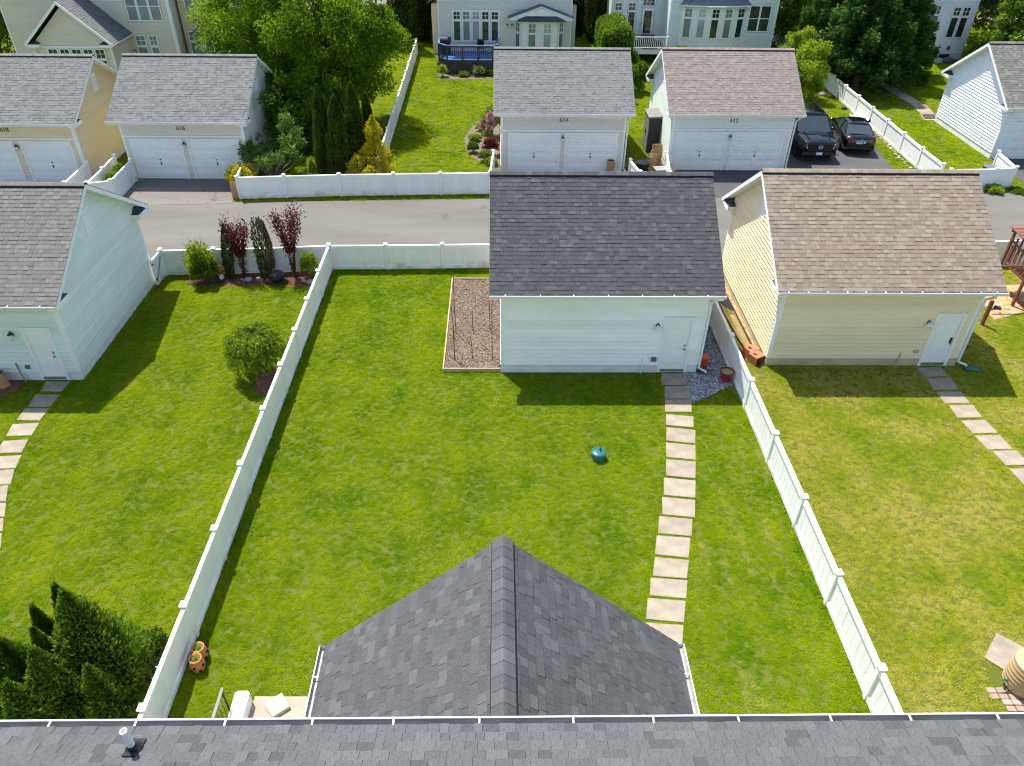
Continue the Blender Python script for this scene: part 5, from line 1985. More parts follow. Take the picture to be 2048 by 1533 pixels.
plain_gable_roof(HB_, -22.0, -17.0, 57.6, 66, 8.0, 11, 'grey', seed=65)

# --------------------------------------------------------------- bright white house on the right
HW = thing('house', 'white house with tall narrow windows beyond the dark conifers', 'house', group='houses across the alley')
FW = 64.8
P0, U = lapwall(HW, (35.7, FW), (37.9, FW), (0, -1, 0), 0.5, 7.5, SIDE_BRIGHT, [(0.28, 1.72, 1.6, 4.0)])
lapwall(HW, (34.5, FW + 1.3), (35.7, FW), Vector((-1.3, -1.2, 0)).normalized(), 0.5, 7.5, SIDE_BRIGHT, [(0.5, 1.2, 1.6, 4.0)])
lapwall(HW, (37.9, FW), (37.9, FW + 4), (1, 0, 0), 0.5, 7.5, SIDE_BRIGHT)
lapwall(HW, (33.0, FW + 1.5), (34.5, FW + 1.5), (0, -1, 0), 0.5, 7.5, SIDE_BRIGHT)
b = MB()
b.prism([(34.6, FW + 1.4, 0), (35.75, FW + .08, 0), (37.8, FW + .08, 0), (37.8, FW + 9, 0), (33.1, FW + 9, 0), (33.1, FW + 1.6, 0)], (0, 0, 7.4))
b.build('wall', SIDE_BRIGHT, HW)
b = MB()
b.prism([(34.45, FW + 1.3, 0), (35.68, FW - .03, 0), (37.93, FW - .03, 0), (37.93, FW + 4, 0), (34.45, FW + 4, 0)], (0, 0, 0.52))
b.build('foundation', PARGE, HW)
for u in (0.3, 1.05):
    tall_window(HW, P0 + Vector((0, -.025, 0)), (1, 0, 0), (0, -1, 0), u, u + 0.66, 1.65, 3.95, GLASS, 0.72)
N2 = Vector((-1.3, -1.2, 0)).normalized()
tall_window(HW, Vector((34.5, FW + 1.3, 0)) + N2 * 0.025, Vector((1.2, -1.3, 0)).normalized(), N2, 0.55, 1.2, 1.65, 3.95, GLASS2, 0.72)
b = MB()
b.box(36.05, 36.85, FW - .07, FW - .032, 0.08, 0.42)
b.build('basement_window', GLASS, HW)
b = MB()
b.box(36.5, 36.75, FW - .06, FW - .024, 0.75, 1.05)
b.build('vent_grille', GREYFIT, HW)
plain_gable_roof(HW, 33.0, 37.9, FW, FW + 9, 7.5, 10.5, 'olive', seed=71)
# ================================================================== trees, shrubs and plants
LF = {
    'silver': leafmat('grey green shrub leaves', (0.055, 0.11, 0.022), (0.20, 0.31, 0.05), 0.35, 1.8),
    'maple': leafmat('bright maple leaves', (0.035, 0.095, 0.005), (0.25, 0.39, 0.014), 0.5, 0.7),
    'arbor': leafmat('dark arborvitae sprays', (0.022, 0.046, 0.007), (0.10, 0.155, 0.016), 0.3, 1.4),
    'cypress': leafmat('blue green cypress sprays', (0.035, 0.085, 0.010), (0.22, 0.34, 0.025), 0.3, 2.6),
    'spruce': leafmat('deep green conifer sprays', (0.018, 0.050, 0.012), (0.075, 0.15, 0.022), 0.25, 0.8),
    'gold': leafmat('golden cypress sprays', (0.26, 0.24, 0.010), (0.74, 0.64, 0.03), 0.35, 1.8),
    'laurel': leafmat('glossy shrub leaves', (0.045, 0.10, 0.012), (0.17, 0.27, 0.02), 0.35, 1.8),
    'lime': leafmat('lime green young leaves', (0.12, 0.21, 0.012), (0.36, 0.46, 0.028), 0.45, 1.5),
    'hedge': leafmat('clipped hedge leaves', (0.055, 0.11, 0.010), (0.21, 0.33, 0.02), 0.35, 1.0),
    'plum': leafmat('dark red plum leaves', (0.06, 0.012, 0.016), (0.19, 0.045, 0.045), 0.35, 2.0),
    'olive': leafmat('olive juniper sprays', (0.03, 0.05, 0.012), (0.12, 0.14, 0.03), 0.25, 2.0),
    'brown': leafmat('dead brown juniper sprays', (0.10, 0.075, 0.05), (0.22, 0.17, 0.12), 0.2, 2.0),
    'weep': leafmat('weeping cherry leaves', (0.06, 0.12, 0.010), (0.28, 0.40, 0.02), 0.4, 2.0),
    'pink': leafmat('pink rhododendron flowers', (0.45, 0.22, 0.26), (0.65, 0.40, 0.42), 0.3, 3.0),
    'yellowfl': leafmat('yellow flowers', (0.6, 0.4, 0.02), (0.7, 0.5, 0.05), 0.3, 3.0),
    'hosta': leafmat('variegated hosta leaves', (0.12, 0.19, 0.03), (0.38, 0.42, 0.12), 0.4, 4.0),
}


def foliage(name, mat, parent, C, D, size, aspect=0.5, seed=0, jit=0.35, tint=None, part=True):
    """one mesh of leaf-shaped quads: C centres, D long-axis directions"""
    r = np.random.RandomState(seed)
    C = np.asarray(C, float)
    D = np.asarray(D, float)
    n = len(C)
    D = D + r.normal(0, jit, (n, 3))
    D /= np.linalg.norm(D, axis=1)[:, None] + 1e-9
    A = r.normal(0, 1, (n, 3))
    W = np.cross(D, A)
    W /= np.linalg.norm(W, axis=1)[:, None] + 1e-9
    Nn = np.cross(D, W)
    s = (np.asarray(size) * r.uniform(.65, 1.3, n))[:, None]
    cup = Nn * s * 0.12
    V = np.empty((n, 4, 3))
    V[:, 0] = C - D * s * .5
    V[:, 1] = C + W * s * aspect * .5 + cup + D * s * .05
    V[:, 2] = C + D * s * .5
    V[:, 3] = C - W * s * aspect * .5 + cup + D * s * .05
    me = bpy.data.meshes.new(name)
    me.vertices.add(n * 4)
    me.vertices.foreach_set('co', V.reshape(-1))
    me.loops.add(n * 4)
    me.loops.foreach_set('vertex_index', np.arange(n * 4, dtype=np.int32))
    me.polygons.add(n)
    me.polygons.foreach_set('loop_start', np.arange(0, n * 4, 4, dtype=np.int32))
    me.polygons.foreach_set('loop_total', np.full(n, 4, np.int32))
    t = (r.rand(n) if tint is None else np.asarray(tint))
    at = me.attributes.new('tint', 'FLOAT', 'POINT')
    at.data.foreach_set('value', np.repeat(t, 4).astype(np.float32))
    me.materials.append(mat)
    me.update()
    me.validate()
    return link(name, me, parent)


def clump_points(r, cen, rad, n):
    """points in soft-edged lumps, denser near each lump's surface"""
    k = r.randint(0, len(cen), n)
    d = r.normal(0, 1, (n, 3))
    d /= np.linalg.norm(d, axis=1)[:, None]
    q = rad[k] * (r.rand(n) ** 0.45)
    P = cen[k] + d * q[:, None] * np.array([1, 1, .8])
    return P, d, k


def limb(b, p, d, L, r0, depth, rng, ends, spread=0.6, n=5):
    pts, rr = [Vector(p)], [r0]
    d = Vector(d).normalized()
    for i in range(n):
        d = (d + Vector((rng.uniform(-.2, .2), rng.uniform(-.2, .2), rng.uniform(-.05, .15)))).normalized()
        pts.append(pts[-1] + d * (L / n))
        rr.append(r0 * (1 - 0.6 * (i + 1) / n))
    b.tube(pts, rr, 6, cap=False)
    ends.append(pts[-1])
    if depth:
        for k in range(3):
            i = rng.randint(2, n)
            a = Vector((rng.uniform(-1, 1), rng.uniform(-1, 1), rng.uniform(0.0, .6))).normalized()
            limb(b, pts[i], (d + a * spread * 1.6), L * rng.uniform(.5, .7), rr[i] * .65, depth - 1, rng, ends, spread, 4)


def broad_tree(name, label, loc, R3, zc, mat, nleaf, leaf, clumps, crad, seed, bark=BARK, trunk=0.2, group=None, cat='tree', aspect=.55, fork=5, depth=2, shape=None, th=None):
    rng = random.Random(seed)
    r = np.random.RandomState(seed)
    T = thing(name, label, cat, loc, 0, group)
    b = MB()
    h0 = th if th is not None else max(0.4, zc - R3[2] * 0.75)
    b.tube([(0, 0, -0.05), (0.03, 0, h0 * .5), (0, 0.04, h0)], [trunk * 1.25, trunk, trunk * .9], 9)
    ends = []
    for k in range(fork):
        a = 6.283 * k / fork + rng.uniform(-.4, .4)
        limb(b, (0, 0, h0 * rng.uniform(.75, 1)), (math.cos(a), math.sin(a), rng.uniform(.7, 1.6)), min(R3) * rng.uniform(.8, 1.1), trunk * .5, depth, rng, ends)
    b.build('trunk', bark, T)
    cen = []
    while len(cen) < clumps:
        p = r.uniform(-1, 1, 3)
        q = np.linalg.norm(p)
        if q > 1 or q < 0.35:
            continue
        if shape and not shape(p):
            continue
        cen.append(p * np.array(R3) + np.array([0, 0, zc]))
    cen = np.array(cen)
    rad = r.uniform(.6, 1.25, clumps) * crad
    P, d, k = clump_points(r, cen, rad, nleaf)
    ck = r.rand(clumps)
    keep = P[:, 2] > 0.05
    P, d, k = P[keep], d[keep], k[keep]
    D = d * .6 + np.array([0, 0, .1])
    foliage('crown', mat, T, P, D, leaf, aspect, seed + 1, .6, np.clip(.5 * ck[k] + .5 * r.rand(len(k)), 0, 1))
    return T


def columnar(name, label, loc, h, rad, mat, n, leaf, seed, group=None, cat='tree', prof=None, tips=1, lumps=26, up=1.2, aspect=.4, core=True, lean=(0, 0), rough=.09):
    """dense upright evergreen: sprays over an irregular spindle, dark inside"""
    r = np.random.RandomState(seed)
    T = thing(name, label, cat, loc, r.uniform(0, 6), group)
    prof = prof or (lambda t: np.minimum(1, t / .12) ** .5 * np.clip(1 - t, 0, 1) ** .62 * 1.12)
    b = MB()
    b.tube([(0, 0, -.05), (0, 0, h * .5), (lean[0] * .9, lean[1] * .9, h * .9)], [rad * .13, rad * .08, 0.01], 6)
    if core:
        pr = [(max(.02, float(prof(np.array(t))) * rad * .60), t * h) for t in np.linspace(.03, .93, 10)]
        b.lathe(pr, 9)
    b.build('trunk', bpy.data.materials['inner dark needles'], T)
    t = r.beta(1.0, 1.25, n)
    a = r.uniform(0, 6.283, n)
    la, lt, lr = r.uniform(0, 6.283, lumps), r.uniform(0, .95, lumps), r.uniform(.06, .18, lumps)
    bump = np.zeros(n)
    for k in range(lumps):
        da = np.abs((a - la[k] + math.pi) % (2 * math.pi) - math.pi)
        bump = np.maximum(bump, lr[k] * np.exp(-(da / .30) ** 2 - ((t - lt[k]) / .13) ** 2))
    rr = rad * prof(t) * (0.80 + bump * 2.4 + r.normal(0, rough, n)) + .02
    P = np.stack([np.cos(a) * rr + lean[0] * t, np.sin(a) * rr + lean[1] * t, t * h + r.normal(0, .03, n)], 1)
    D = np.stack([np.cos(a) * .55, np.sin(a) * .55, np.full(n, up)], 1)
    foliage('crown', mat, T, P, D, leaf, aspect, seed + 1, .3, np.clip(r.rand(n) * .6 + bump * 2.5, 0, 1))
    return T


def conifer(name, label, loc, h, rad, mat, n, leaf, seed, z0=1.0, group=None, tiers=13):
    """big conifer: whorls of drooping boughs clothed in sprays"""
    r = np.random.RandomState(seed)
    T = thing(name, label, 'tree', loc, r.uniform(0, 6), group)
    b = MB()
    b.tube([(0, 0, -.1), (0, 0, h * .5), (0, 0, h * .97)], [.24, .15, .02], 8)
    P, D, TT = [], [], []
    boughs = []
    for k in range(tiers):
        t = k / tiers
        z = z0 + (h - z0) * t
        m = int(9 - 4 * t)
        for j in range(m):
            a = 6.283 * (j + r.rand() * .6) / m + k * .7
            L = rad * (1 - t) ** .8 * r.uniform(.75, 1.1) + .25
            dr = r.uniform(-.25, .18) - .12 * (1 - t)
            p0 = np.array([0, 0, z])
            e = np.array([math.cos(a) * L, math.sin(a) * L, dr * L + .05 * L])
            b.tube([p0, p0 + e * .5 + [0, 0, .05 * L], p0 + e], [.05 * (1 - t) + .015, .03 * (1 - t) + .01, .008], 5, cap=False)
            boughs.append((p0, e, L))
    tot = sum(q[2] ** 1.6 for q in boughs)
    for p0, e, L in boughs:
        m = int(n * L ** 1.6 / tot)
        u = r.beta(2.0, 1.1, m)
        side = np.cross(e, [0, 0, 1])
        side = side / (np.linalg.norm(side) + 1e-9)
        wd = r.uniform(-1, 1, m) * (.16 + .30 * (1 - u)) * L * .75
        q = p0 + e[None] * u[:, None] + side[None] * wd[:, None] + np.array([0, 0, 1]) * (.05 * L + r.normal(0, .10 + .04 * L, m) - .10 * np.abs(wd))[:, None]
        dd = e[None] / L * .9 + side[None] * (np.sign(wd) * .5)[:, None] + np.array([0, 0, .15])
        P.append(q)
        D.append(dd)
        TT.append(np.clip(.25 + .5 * u + r.normal(0, .2, m), 0, 1))
    b.build('trunk', BARK, T)
    foliage('crown', mat, T, np.concatenate(P), np.concatenate(D), leaf, .38, seed + 1, .35, np.concatenate(TT))
    return T


def small_plant(name, label, loc, h, rad, mat, n, leaf, seed, cat='plant', group=None, up=.8, aspect=.5, stems=5, flat=1.0):
    r = np.random.RandomState(seed)
    T = thing(name, label, cat, loc, 0, group)
    b = MB()
    for k in range(stems):
        a = 6.283 * k / stems
        b.tube([(0, 0, -.02), (math.cos(a) * rad * .3, math.sin(a) * rad * .3, h * .5), (math.cos(a) * rad * .6, math.sin(a) * rad * .6, h * .85)], [.018, .012, .005], 5)
    b.build('stem', BARK, T)
    d = r.normal(0, 1, (n, 3))
    d /= np.linalg.norm(d, axis=1)[:, None]
    d[:, 2] = np.abs(d[:, 2]) * 1.0 - .25
    q = r.rand(n) ** .4 * (.8 + .35 * np.sin(5 * np.arctan2(d[:, 1], d[:, 0]) + seed) * .5)
    P = np.stack([d[:, 0] * rad * q, d[:, 1] * rad * q, h * .4 + d[:, 2] * h * .6 * q], 1)
    P[:, 2] = np.maximum(P[:, 2], .03)
    D = np.stack([d[:, 0], d[:, 1], np.full(n, up)], 1)
    foliage('leaves', mat, T, P, D, leaf, aspect, seed + 1, .5)
    return T


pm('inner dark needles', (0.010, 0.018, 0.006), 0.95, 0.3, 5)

# --- the big leafy tree
broad_tree('leafy_tree', 'big bright green leafy tree spreading beside garage 616', (-11.6, 47.6, 0), (5.6, 4.4, 4.6), 5.2, LF['maple'], 95000, 0.18, 190, 1.05, 101, trunk=.28, fork=7, th=1.8)
broad_tree('shrub', 'dense dark green understorey shrub below the big leafy tree', (-10.6, 43.6, 0), (2.7, 1.9, 1.9), 1.9, LF['laurel'], 14000, 0.16, 40, .7, 103, trunk=.09, cat='shrub', th=.4)
broad_tree('shrub', 'leafy branches overhanging the gable of garage 616', (-12.0, 42.4, 0), (0.8, 2.2, 1.5), 2.6, LF['laurel'], 4200, 0.18, 26, .5, 104, trunk=.07, cat='shrub', th=1.2)
# --- columnar evergreens behind the alley fence
GA = 'columnar arborvitae behind the alley fence'
for k, (x, y, h, rd, lb) in enumerate([(-9.12, 38.9, 4.75, .62, 'dark columnar arborvitae next to the lime green sapling'), (-8.25, 38.5, 4.35, .70, 'dark columnar arborvitae directly behind the alley fence'),
                                       (-7.45, 39.0, 4.85, .72, 'tallest dark columnar arborvitae behind the golden cypress'), (-6.95, 40.2, 4.0, .5, 'slim dark arborvitae by the long white fence'),
                                       (-8.5, 40.3, 4.2, .6, 'dark arborvitae tucked behind the front columns'), (-7.7, 40.6, 4.35, .5, 'narrow dark arborvitae at the back of the clump')]):
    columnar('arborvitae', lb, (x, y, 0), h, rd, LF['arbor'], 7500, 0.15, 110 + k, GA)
columnar('golden_cypress', 'tall golden yellow cypress beside the dark arborvitae columns', (-6.45, 38.5, 0), 3.35, .75, LF['gold'], 5200, 0.15, 121, prof=lambda t: np.minimum(1, t / .1) ** .5 * np.clip(1.02 - t, 0, 1) ** .8 * (1 + .35 * np.sin(t * 17)), lumps=60, rough=.28, core=False)
columnar('golden_cypress', 'short golden cypress at the foot of the arborvitae columns', (-7.35, 37.9, 0), 1.55, .55, LF['gold'], 2400, 0.13, 122, lumps=40, rough=.25)
columnar('golden_cypress', 'low rounded golden cypress nestled against the alley fence', (-6.6, 37.3, 0), 1.2, .55, LF['gold'], 2200, 0.13, 123, lumps=40, rough=.25)
small_plant('golden_shrub', 'golden yellow shrub at the corner post by garage 616', (-13.15, 37.2, 0), 1.65, .95, LF['gold'], 3600, 0.13, 124, 'shrub')
small_plant('lime_sapling', 'lime green sapling leaning beside the dark arborvitae', (-9.75, 38.3, 0), 1.6, .4, LF['lime'], 900, 0.16, 125, 'plant')
# --- twiggy half-bare shrub
T = thing('bare_shrub', 'half bare twiggy grey shrub with leaf tufts in front of garage 616', 'shrub', (-12.1, 38.9, 0))
rng = random.Random(5)
b = MB()
ends = []
for k in range(17):
    a = 6.283 * k / 17
    limb(b, (0.12 * math.cos(a), 0.12 * math.sin(a), 0), (math.cos(a) * 1.1, math.sin(a) * .6, rng.uniform(.5, 1.3)), rng.uniform(1.3, 2.0), .030, 1, rng, ends, .5)
b.build('branches', BARKG, T)
r = np.random.RandomState(9)
sel = [e for e in ends if e.x < -.3 or rng.random() < .5]
cen = np.array([list(e) for e in sel])
P, d, k = clump_points(r, cen, np.full(len(cen), .38), 7500)
foliage('leaves', LF['silver'], T, P, d, .15, .5, 3, .6)
# --- dark trees at the back
GB = 'dark evergreen columns by the far houses'
for k, (x, y, h, rd, lb) in enumerate([(-7.9, 67.5, 9, 1.2, 'tall dark evergreen column between the leafy tree and the linen house'), (-6.6, 70.0, 9, 1.5, 'tall dark evergreen column close to the linen house wall'),
                                       (6.9, 72.0, 8, 1.0, 'dark evergreen column to the right of the linen house'), (8.3, 70.0, 8, 1.0, 'dark evergreen column behind the clipped hedge')]):
    columnar('evergreen', lb, (x, y, 0), h, rd, LF['arbor'], 6500, 0.26, 130 + k, GB)
broad_tree('dark_tree', 'dark leafy tree at the corner of the beige house', (-37.5, 60.5, 0), (2.6, 2.6, 3.4), 4.4, LF['arbor'], 11000, 0.22, 50, .9, 140, trunk=.2)
broad_tree('dark_tree', 'dark broad tree beyond the linen house', (-7.5, 75.5, 0), (2.6, 2.2, 2.8), 3.4, LF['arbor'], 9000, 0.24, 40, .9, 141, trunk=.2)
for k, (x, y, rd, lb) in enumerate([(22.5, 75.5, 2.8, 'dark leafy tree beyond the conifers by the far street'), (27.5, 74.0, 3.0, 'dark leafy tree behind the dark conifers'), (31.5, 73.5, 2.6, 'dark leafy tree to the left of the white house'),
                                    (42.5, 73.5, 3.0, 'dark leafy tree to the right of the white house'), (24.2, 68.0, 2.2, 'leafy tree between the mint green house and the conifers'), (47.5, 70.5, 3.0, 'dark leafy tree at the end of the far row')]):
    broad_tree('dark_tree', lb, (x, y, 0), (rd, rd * .8, 3.0), 3.4, LF['arbor'] if k != 4 else LF['laurel'], 8000, 0.26, 40, 1.0, 142 + k, trunk=.2, group='trees along the far street')
# --- hedge and shrubs between the linen and mint houses
HG = thing('hedge', 'tall clipped hedge between the linen and mint green houses', 'hedge', (8.45, 59.2, 0))
r = np.random.RandomState(33)
n = 17000
d = r.uniform(-1, 1, (n, 3))
f = r.randint(0, 3, n)
for i in range(3):
    m = f == i
    d[m, i] = np.sign(d[m, i]) * r.uniform(.84, 1.04, m.sum())
q = np.stack([d[:, 0] * 1.12, d[:, 1] * 2.5, 1.9 + d[:, 2] * 1.9], 1)
q[:, 2] -= .5 * np.abs(d[:, 0]) ** 4
q += .10 * np.sin(q[:, [1, 2, 0]] * 3.3)
b = MB()
b.box(-.92, .92, -2.25, 2.25, 0, 3.35)
b.build('branches', bpy.data.materials['inner dark needles'], HG)
foliage('leaves', LF['hedge'], HG, q, d, .17, .55, 34, .6)
for k, (x, y, h, rd, lb) in enumerate([(9.45, 57.2, 2.9, 1.05, 'rounded glossy shrub against the clipped hedge'), (9.15, 54.3, 2.5, .85, 'upright shrub behind the ridge of garage 612'), (8.6, 52.2, 1.7, .75, 'small rounded shrub at the end of the hedge row'),
                                       (9.95, 54.9, 2.6, .7, 'pale green shrub in front of the white balustered deck'), (14.0, 61.3, 2.1, .8, 'clipped lime shrub under the curved bay window')]):
    small_plant('shrub', lb, (x, y, 0), h, rd, LF['lime'] if k == 4 else LF['hedge'], 4200, .16, 150 + k, 'shrub', 'shrubs by the mint green house')
# --- conifers on the right
GC = 'dark conifers behind the fence with the parked cars'
for k, (x, y, h, rd, lb) in enumerate([(25.75, 56.0, 10, 3.6, 'dark conifer with exposed trunk by the white fence'), (28.4, 58.3, 10, 3.5, 'dark conifer overhanging the brick path'), (25.5, 60.5, 10, 3.3, 'dark conifer close to the mint green house'),
                                       (30.6, 60.9, 8.5, 2.6, 'dark conifer beside the white house with tall windows')]):
    conifer('conifer', lb, (x, y, 0), h, rd, LF['spruce'], 26000, .30, 160 + k, 1.3 if k else 1.8, GC)
conifer('conifer', 'lighter green conifer to the right of the white house', (40.5, 62.5, 0), 8.5, 3.4, LF['cypress'], 16000, .32, 170, .8)
for k, (x, y, h, rd, lb) in enumerate([(20.0, 50.2, 4.6, .95, 'tall yellow green shrub beside the roof of garage 612'), (21.3, 53.6, 4.2, 1.0, 'yellow green shrub reaching up to the conifers'), (18.6, 49.6, 3.6, .8, 'dark green shrub close to the wall of garage 612'),
                                       (22.0, 58.5, 3.6, 1.3, 'loose yellow green bush beside the mint green house')]):
    broad_tree('tall_shrub', lb, (x, y, 0), (rd, rd, h * .46), h * .52, LF['lime'] if k != 2 else LF['laurel'], 5200, .17, 40, .45, 180 + k, trunk=.06, cat='shrub', group='shrubs right of garage 612', th=.3)
# --- left yard
columnar('juniper', 'slim olive juniper next to the rounded green shrub', (-11.18, 27.75, 0), 2.35, .19, LF['olive'], 1900, .13, 190, 'slim junipers in the mulch strip', 'shrub', prof=lambda t: np.sin(np.clip(t * .9 + .12, 0, 1) * math.pi) ** .7, up=2.4, aspect=.28, core=False, lean=(-.22, .1))
J = columnar('juniper', 'slim juniper with brown dead side between the two plum shrubs', (-9.68, 27.9, 0), 2.65, .30, LF['olive'], 1500, .14, 191, 'slim junipers in the mulch strip', 'shrub', prof=lambda t: np.sin(np.clip(t * .75 + .16, 0, 1) * math.pi) ** .7, up=2.4, aspect=.28, core=False)
J.rotation_euler = (0, 0, 0)
r = np.random.RandomState(4)
n = 900
t_, a_ = r.uniform(.15, .97, n), r.normal(0, .7, n)
rr = .36 * np.sin(np.clip(t_ * .75 + .16, 0, 1) * math.pi) ** .7 * r.uniform(.7, 1.15, n)
foliage('dead_sprays', LF['brown'], J, np.stack([np.cos(a_) * rr + .04, np.sin(a_) * rr, t_ * 2.6], 1), np.stack([np.cos(a_) * .3, np.sin(a_) * .3, np.full(n, 2.2)], 1), .15, .25, 6, .25)
for k, (x, y, h, sp, lb) in enumerate([(-10.62, 27.9, 2.6, .60, 'smaller red-leaved plum shrub with bare lower stems'), (-8.5, 27.85, 3.0, .72, 'larger red-leaved plum shrub beside the fire pit')]):
    T = thing('plum_shrub', lb, 'shrub', (x, y, 0), 0, 'red-leaved plum shrubs in the mulch strip')
    rng = random.Random(60 + k)
    b = MB()
    P, D = [], []
    r = np.random.RandomState(70 + k)
    for s in range(9):
        a = 6.283 * s / 9 + rng.uniform(-.3, .3)
        q = sp * rng.uniform(.45, 1.0)
        e = np.array([math.cos(a) * q, math.sin(a) * q * .6, h * rng.uniform(.80, 1.0)])
        m_ = np.array([math.cos(a) * q * .35, math.sin(a) * q * .25, e[2] * .5])
        b.tube([(0, 0, -.03), tuple(m_), tuple(e)], [.02, .014, .005], 5, cap=False)
        for c in range(230):
            u = rng.uniform(.42, 1.02) if rng.random() < .94 else rng.uniform(.05, .3)
            c0 = m_ + (e - m_) * (2 * u - 1) if u > .5 else m_ * (2 * u)
            wd = .05 + .15 * max(0, u - .45)
            P.append(c0 + r.normal(0, wd, 3))
            D.append((math.cos(a) * .4, math.sin(a) * .4, 1))
    b.build('stems', BARKR, T)
    foliage('leaves', LF['plum'], T, P, D, .10, .55, 80 + k, .6)
small_plant('shrub', 'rounded green shrub with yellow tips by the white gate', (-12.15, 27.45, 0), 2.25, .70, LF['lime'], 3000, .11, 200, 'shrub')
small_plant('shrub', 'dark lower half of the green shrub by the white gate', (-12.0, 27.35, 0), 1.45, .75, LF['laurel'], 3600, .10, 201, 'shrub')
small_plant('shrub', 'small bright green shrub in the fence corner', (-7.85, 27.80, 0), 1.45, .50, LF['lime'], 2400, .10, 202, 'shrub')
# weeping tree
T = thing('weeping_tree', 'umbrella shaped weeping tree beside the long white fence', 'tree', (-8.2, 20.95, 0))
b = MB()
b.tube([(0, 0, -.05), (.04, .02, .6), (-.03, .0, 1.25), (0, 0, 1.6)], [.07, .055, .05, .03], 8)
r = np.random.RandomState(17)
P, D = [], []
for k in range(260):
    a = r.uniform(0, 6.283)
    L = r.uniform(.35, .95)
    zt = 1.78 - .12 * L + r.normal(0, .04)
    ln = r.uniform(.6, 1.35) * (0.4 + .6 * L)
    p0 = np.array([0, 0, 1.5])
    p1 = np.array([math.cos(a) * L * .6, math.sin(a) * L * .6, zt + .05])
    p2 = np.array([math.cos(a) * L, math.sin(a) * L, zt - .15])
    p3 = np.array([math.cos(a) * L * 1.06, math.sin(a) * L * 1.06, max(.22, zt - .15 - ln)])
    if k < 60:
        b.tube([tuple(p0), tuple(p1), tuple(p2), tuple(p3)], [.016, .012, .008, .003], 4, cap=False)
    m = 58
    u = r.rand(m)
    for q in u:
        c0 = p1 + (p2 - p1) * (q / .35) if q < .35 else p2 + (p3 - p2) * ((q - .35) / .65)
        P.append(c0 + r.normal(0, .035, 3))
        D.append((math.cos(a) * .3, math.sin(a) * .3, -.9 if q > .35 else -.2))
b.build('trunk', BARK, T)
foliage('crown', LF['weep'], T, P, D, .085, .5, 18, .5)
small_plant('shrub', 'straggly yellow green bush between the weeping tree and the fence', (-7.5, 21.9, 0), .95, .42, LF['lime'], 420, .10, 203, 'shrub')
# cypress clump at the bottom
GCY = 'cypresses beside the house'
for k, (x, y, h, rd, lb) in enumerate([(-8.50, 9.35, 3.30, .88, 'tallest dark green cypress beside the white fence'), (-9.05, 9.85, 2.85, .42, 'narrow dark cypress behind the tallest one'), (-9.45, 9.55, 2.55, .36, 'slim twin-tipped cypress at the back of the clump'),
                                       (-8.85, 8.45, 2.75, .66, 'bushy cypress in front of the tallest one'), (-9.75, 8.85, 2.45, .62, 'broad cypress at the outer side of the clump'), (-9.25, 8.0, 2.35, .55, 'low cypress nearest the house gutter'),
                                       (-8.10, 8.55, 2.0, .45, 'cypress squeezed between the clump and the white fence'), (-10.0, 8.0, 2.2, .6, 'cypress at the end of the clump away from the fence'), (-9.15, 9.0, 2.6, .38, 'pointed cypress plume in the middle of the clump')]):
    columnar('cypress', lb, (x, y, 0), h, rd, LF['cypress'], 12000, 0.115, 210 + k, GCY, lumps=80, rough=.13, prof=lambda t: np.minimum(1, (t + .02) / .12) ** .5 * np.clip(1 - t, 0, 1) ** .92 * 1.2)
small_plant('shrub', 'small glossy bush against the white fence beside the cypresses', (-7.85, 10.2, 0), .85, .40, LF['laurel'], 1500, .085, 220, 'shrub')
small_plant('shrub', 'dark low shrub at the wall of the sage green garage', (-17.3, 20.2, 0), .8, .5, LF['arbor'], 1500, .10, 221, 'shrub')
# planting by garage 614 and under the deck
BEDS = [(-.40, 45.6, 2.2, .75, 'laurel', 'tall rhododendron shrub in the bed beside garage 614'), (-.45, 42.2, 1.3, .6, 'plum', 'dark leaved shrub by the corner of garage 614'), (-.70, 45.0, .7, .4, 'hosta', 'clump of variegated hosta in the bed beside garage 614'),
        (-1.45, 44.6, .5, .45, 'lime', 'lime green perennial at the outer edge of the bed'), (-1.50, 42.6, .8, .4, 'laurel', 'upright leafy perennial at the curved bed edge'), (-.75, 41.2, .8, .5, 'laurel', 'dark green perennial near the short white fence'),
        (-1.0, 46.4, .6, .5, 'lime', 'pale green groundcover at the far end of the bed'), (-.4, 40.6, .6, .4, 'lime', 'light green plant by the short white fence')]
for k, (x, y, h, rd, m, lb) in enumerate(BEDS):
    small_plant('garden_plant', lb, (x, y, 0), h, rd, LF[m], 1300, .13, 230 + k, 'plant', 'plants in the bed beside garage 614')
for k, (x, y, z, lb) in enumerate([(-.48, 45.2, 1.7, 'pink flower heads on the rhododendron'), (-.9, 45.8, .8, 'pink blossom cluster beside the hosta')]):
    small_plant('flowers', lb, (x, y, 0), z + .5, .42, LF['pink'], 420, .14, 240 + k, 'flowers')
small_plant('flowers', 'yellow flowers in the bed beside garage 614', (-.75, 44.2, 0), .5, .3, LF['yellowfl'], 120, .10, 243, 'flowers')
for k, (x, y, h, rd, m, lb) in enumerate([(-4.2, 58.5, 1.1, .5, 'lime', 'tall pale plant at the left end of the deck bed'), (-1.5, 58.9, .9, .7, 'hosta', 'large hosta under the blue deck'), (-2.6, 58.6, .5, .5, 'lime', 'low green plant under the blue deck'), (-.7, 58.9, .5, .5, 'laurel', 'low dark plant by the deck corner')]):
    small_plant('garden_plant', lb, (x, y, 0), h, rd, LF[m], 900, .14, 250 + k, 'plant', 'plants under the blue deck')
for k, (x, y, lb) in enumerate([(-19.45, 36.6, 'lime green shrub at the front of the white fence planter'), (-19.5, 37.7, 'lime green shrub at the back of the white fence planter')]):
    small_plant('shrub', lb, (x, y, 0), 1.35, .42, LF['lime'], 1500, .14, 260 + k, 'shrub', 'shrubs in the white fence planter')
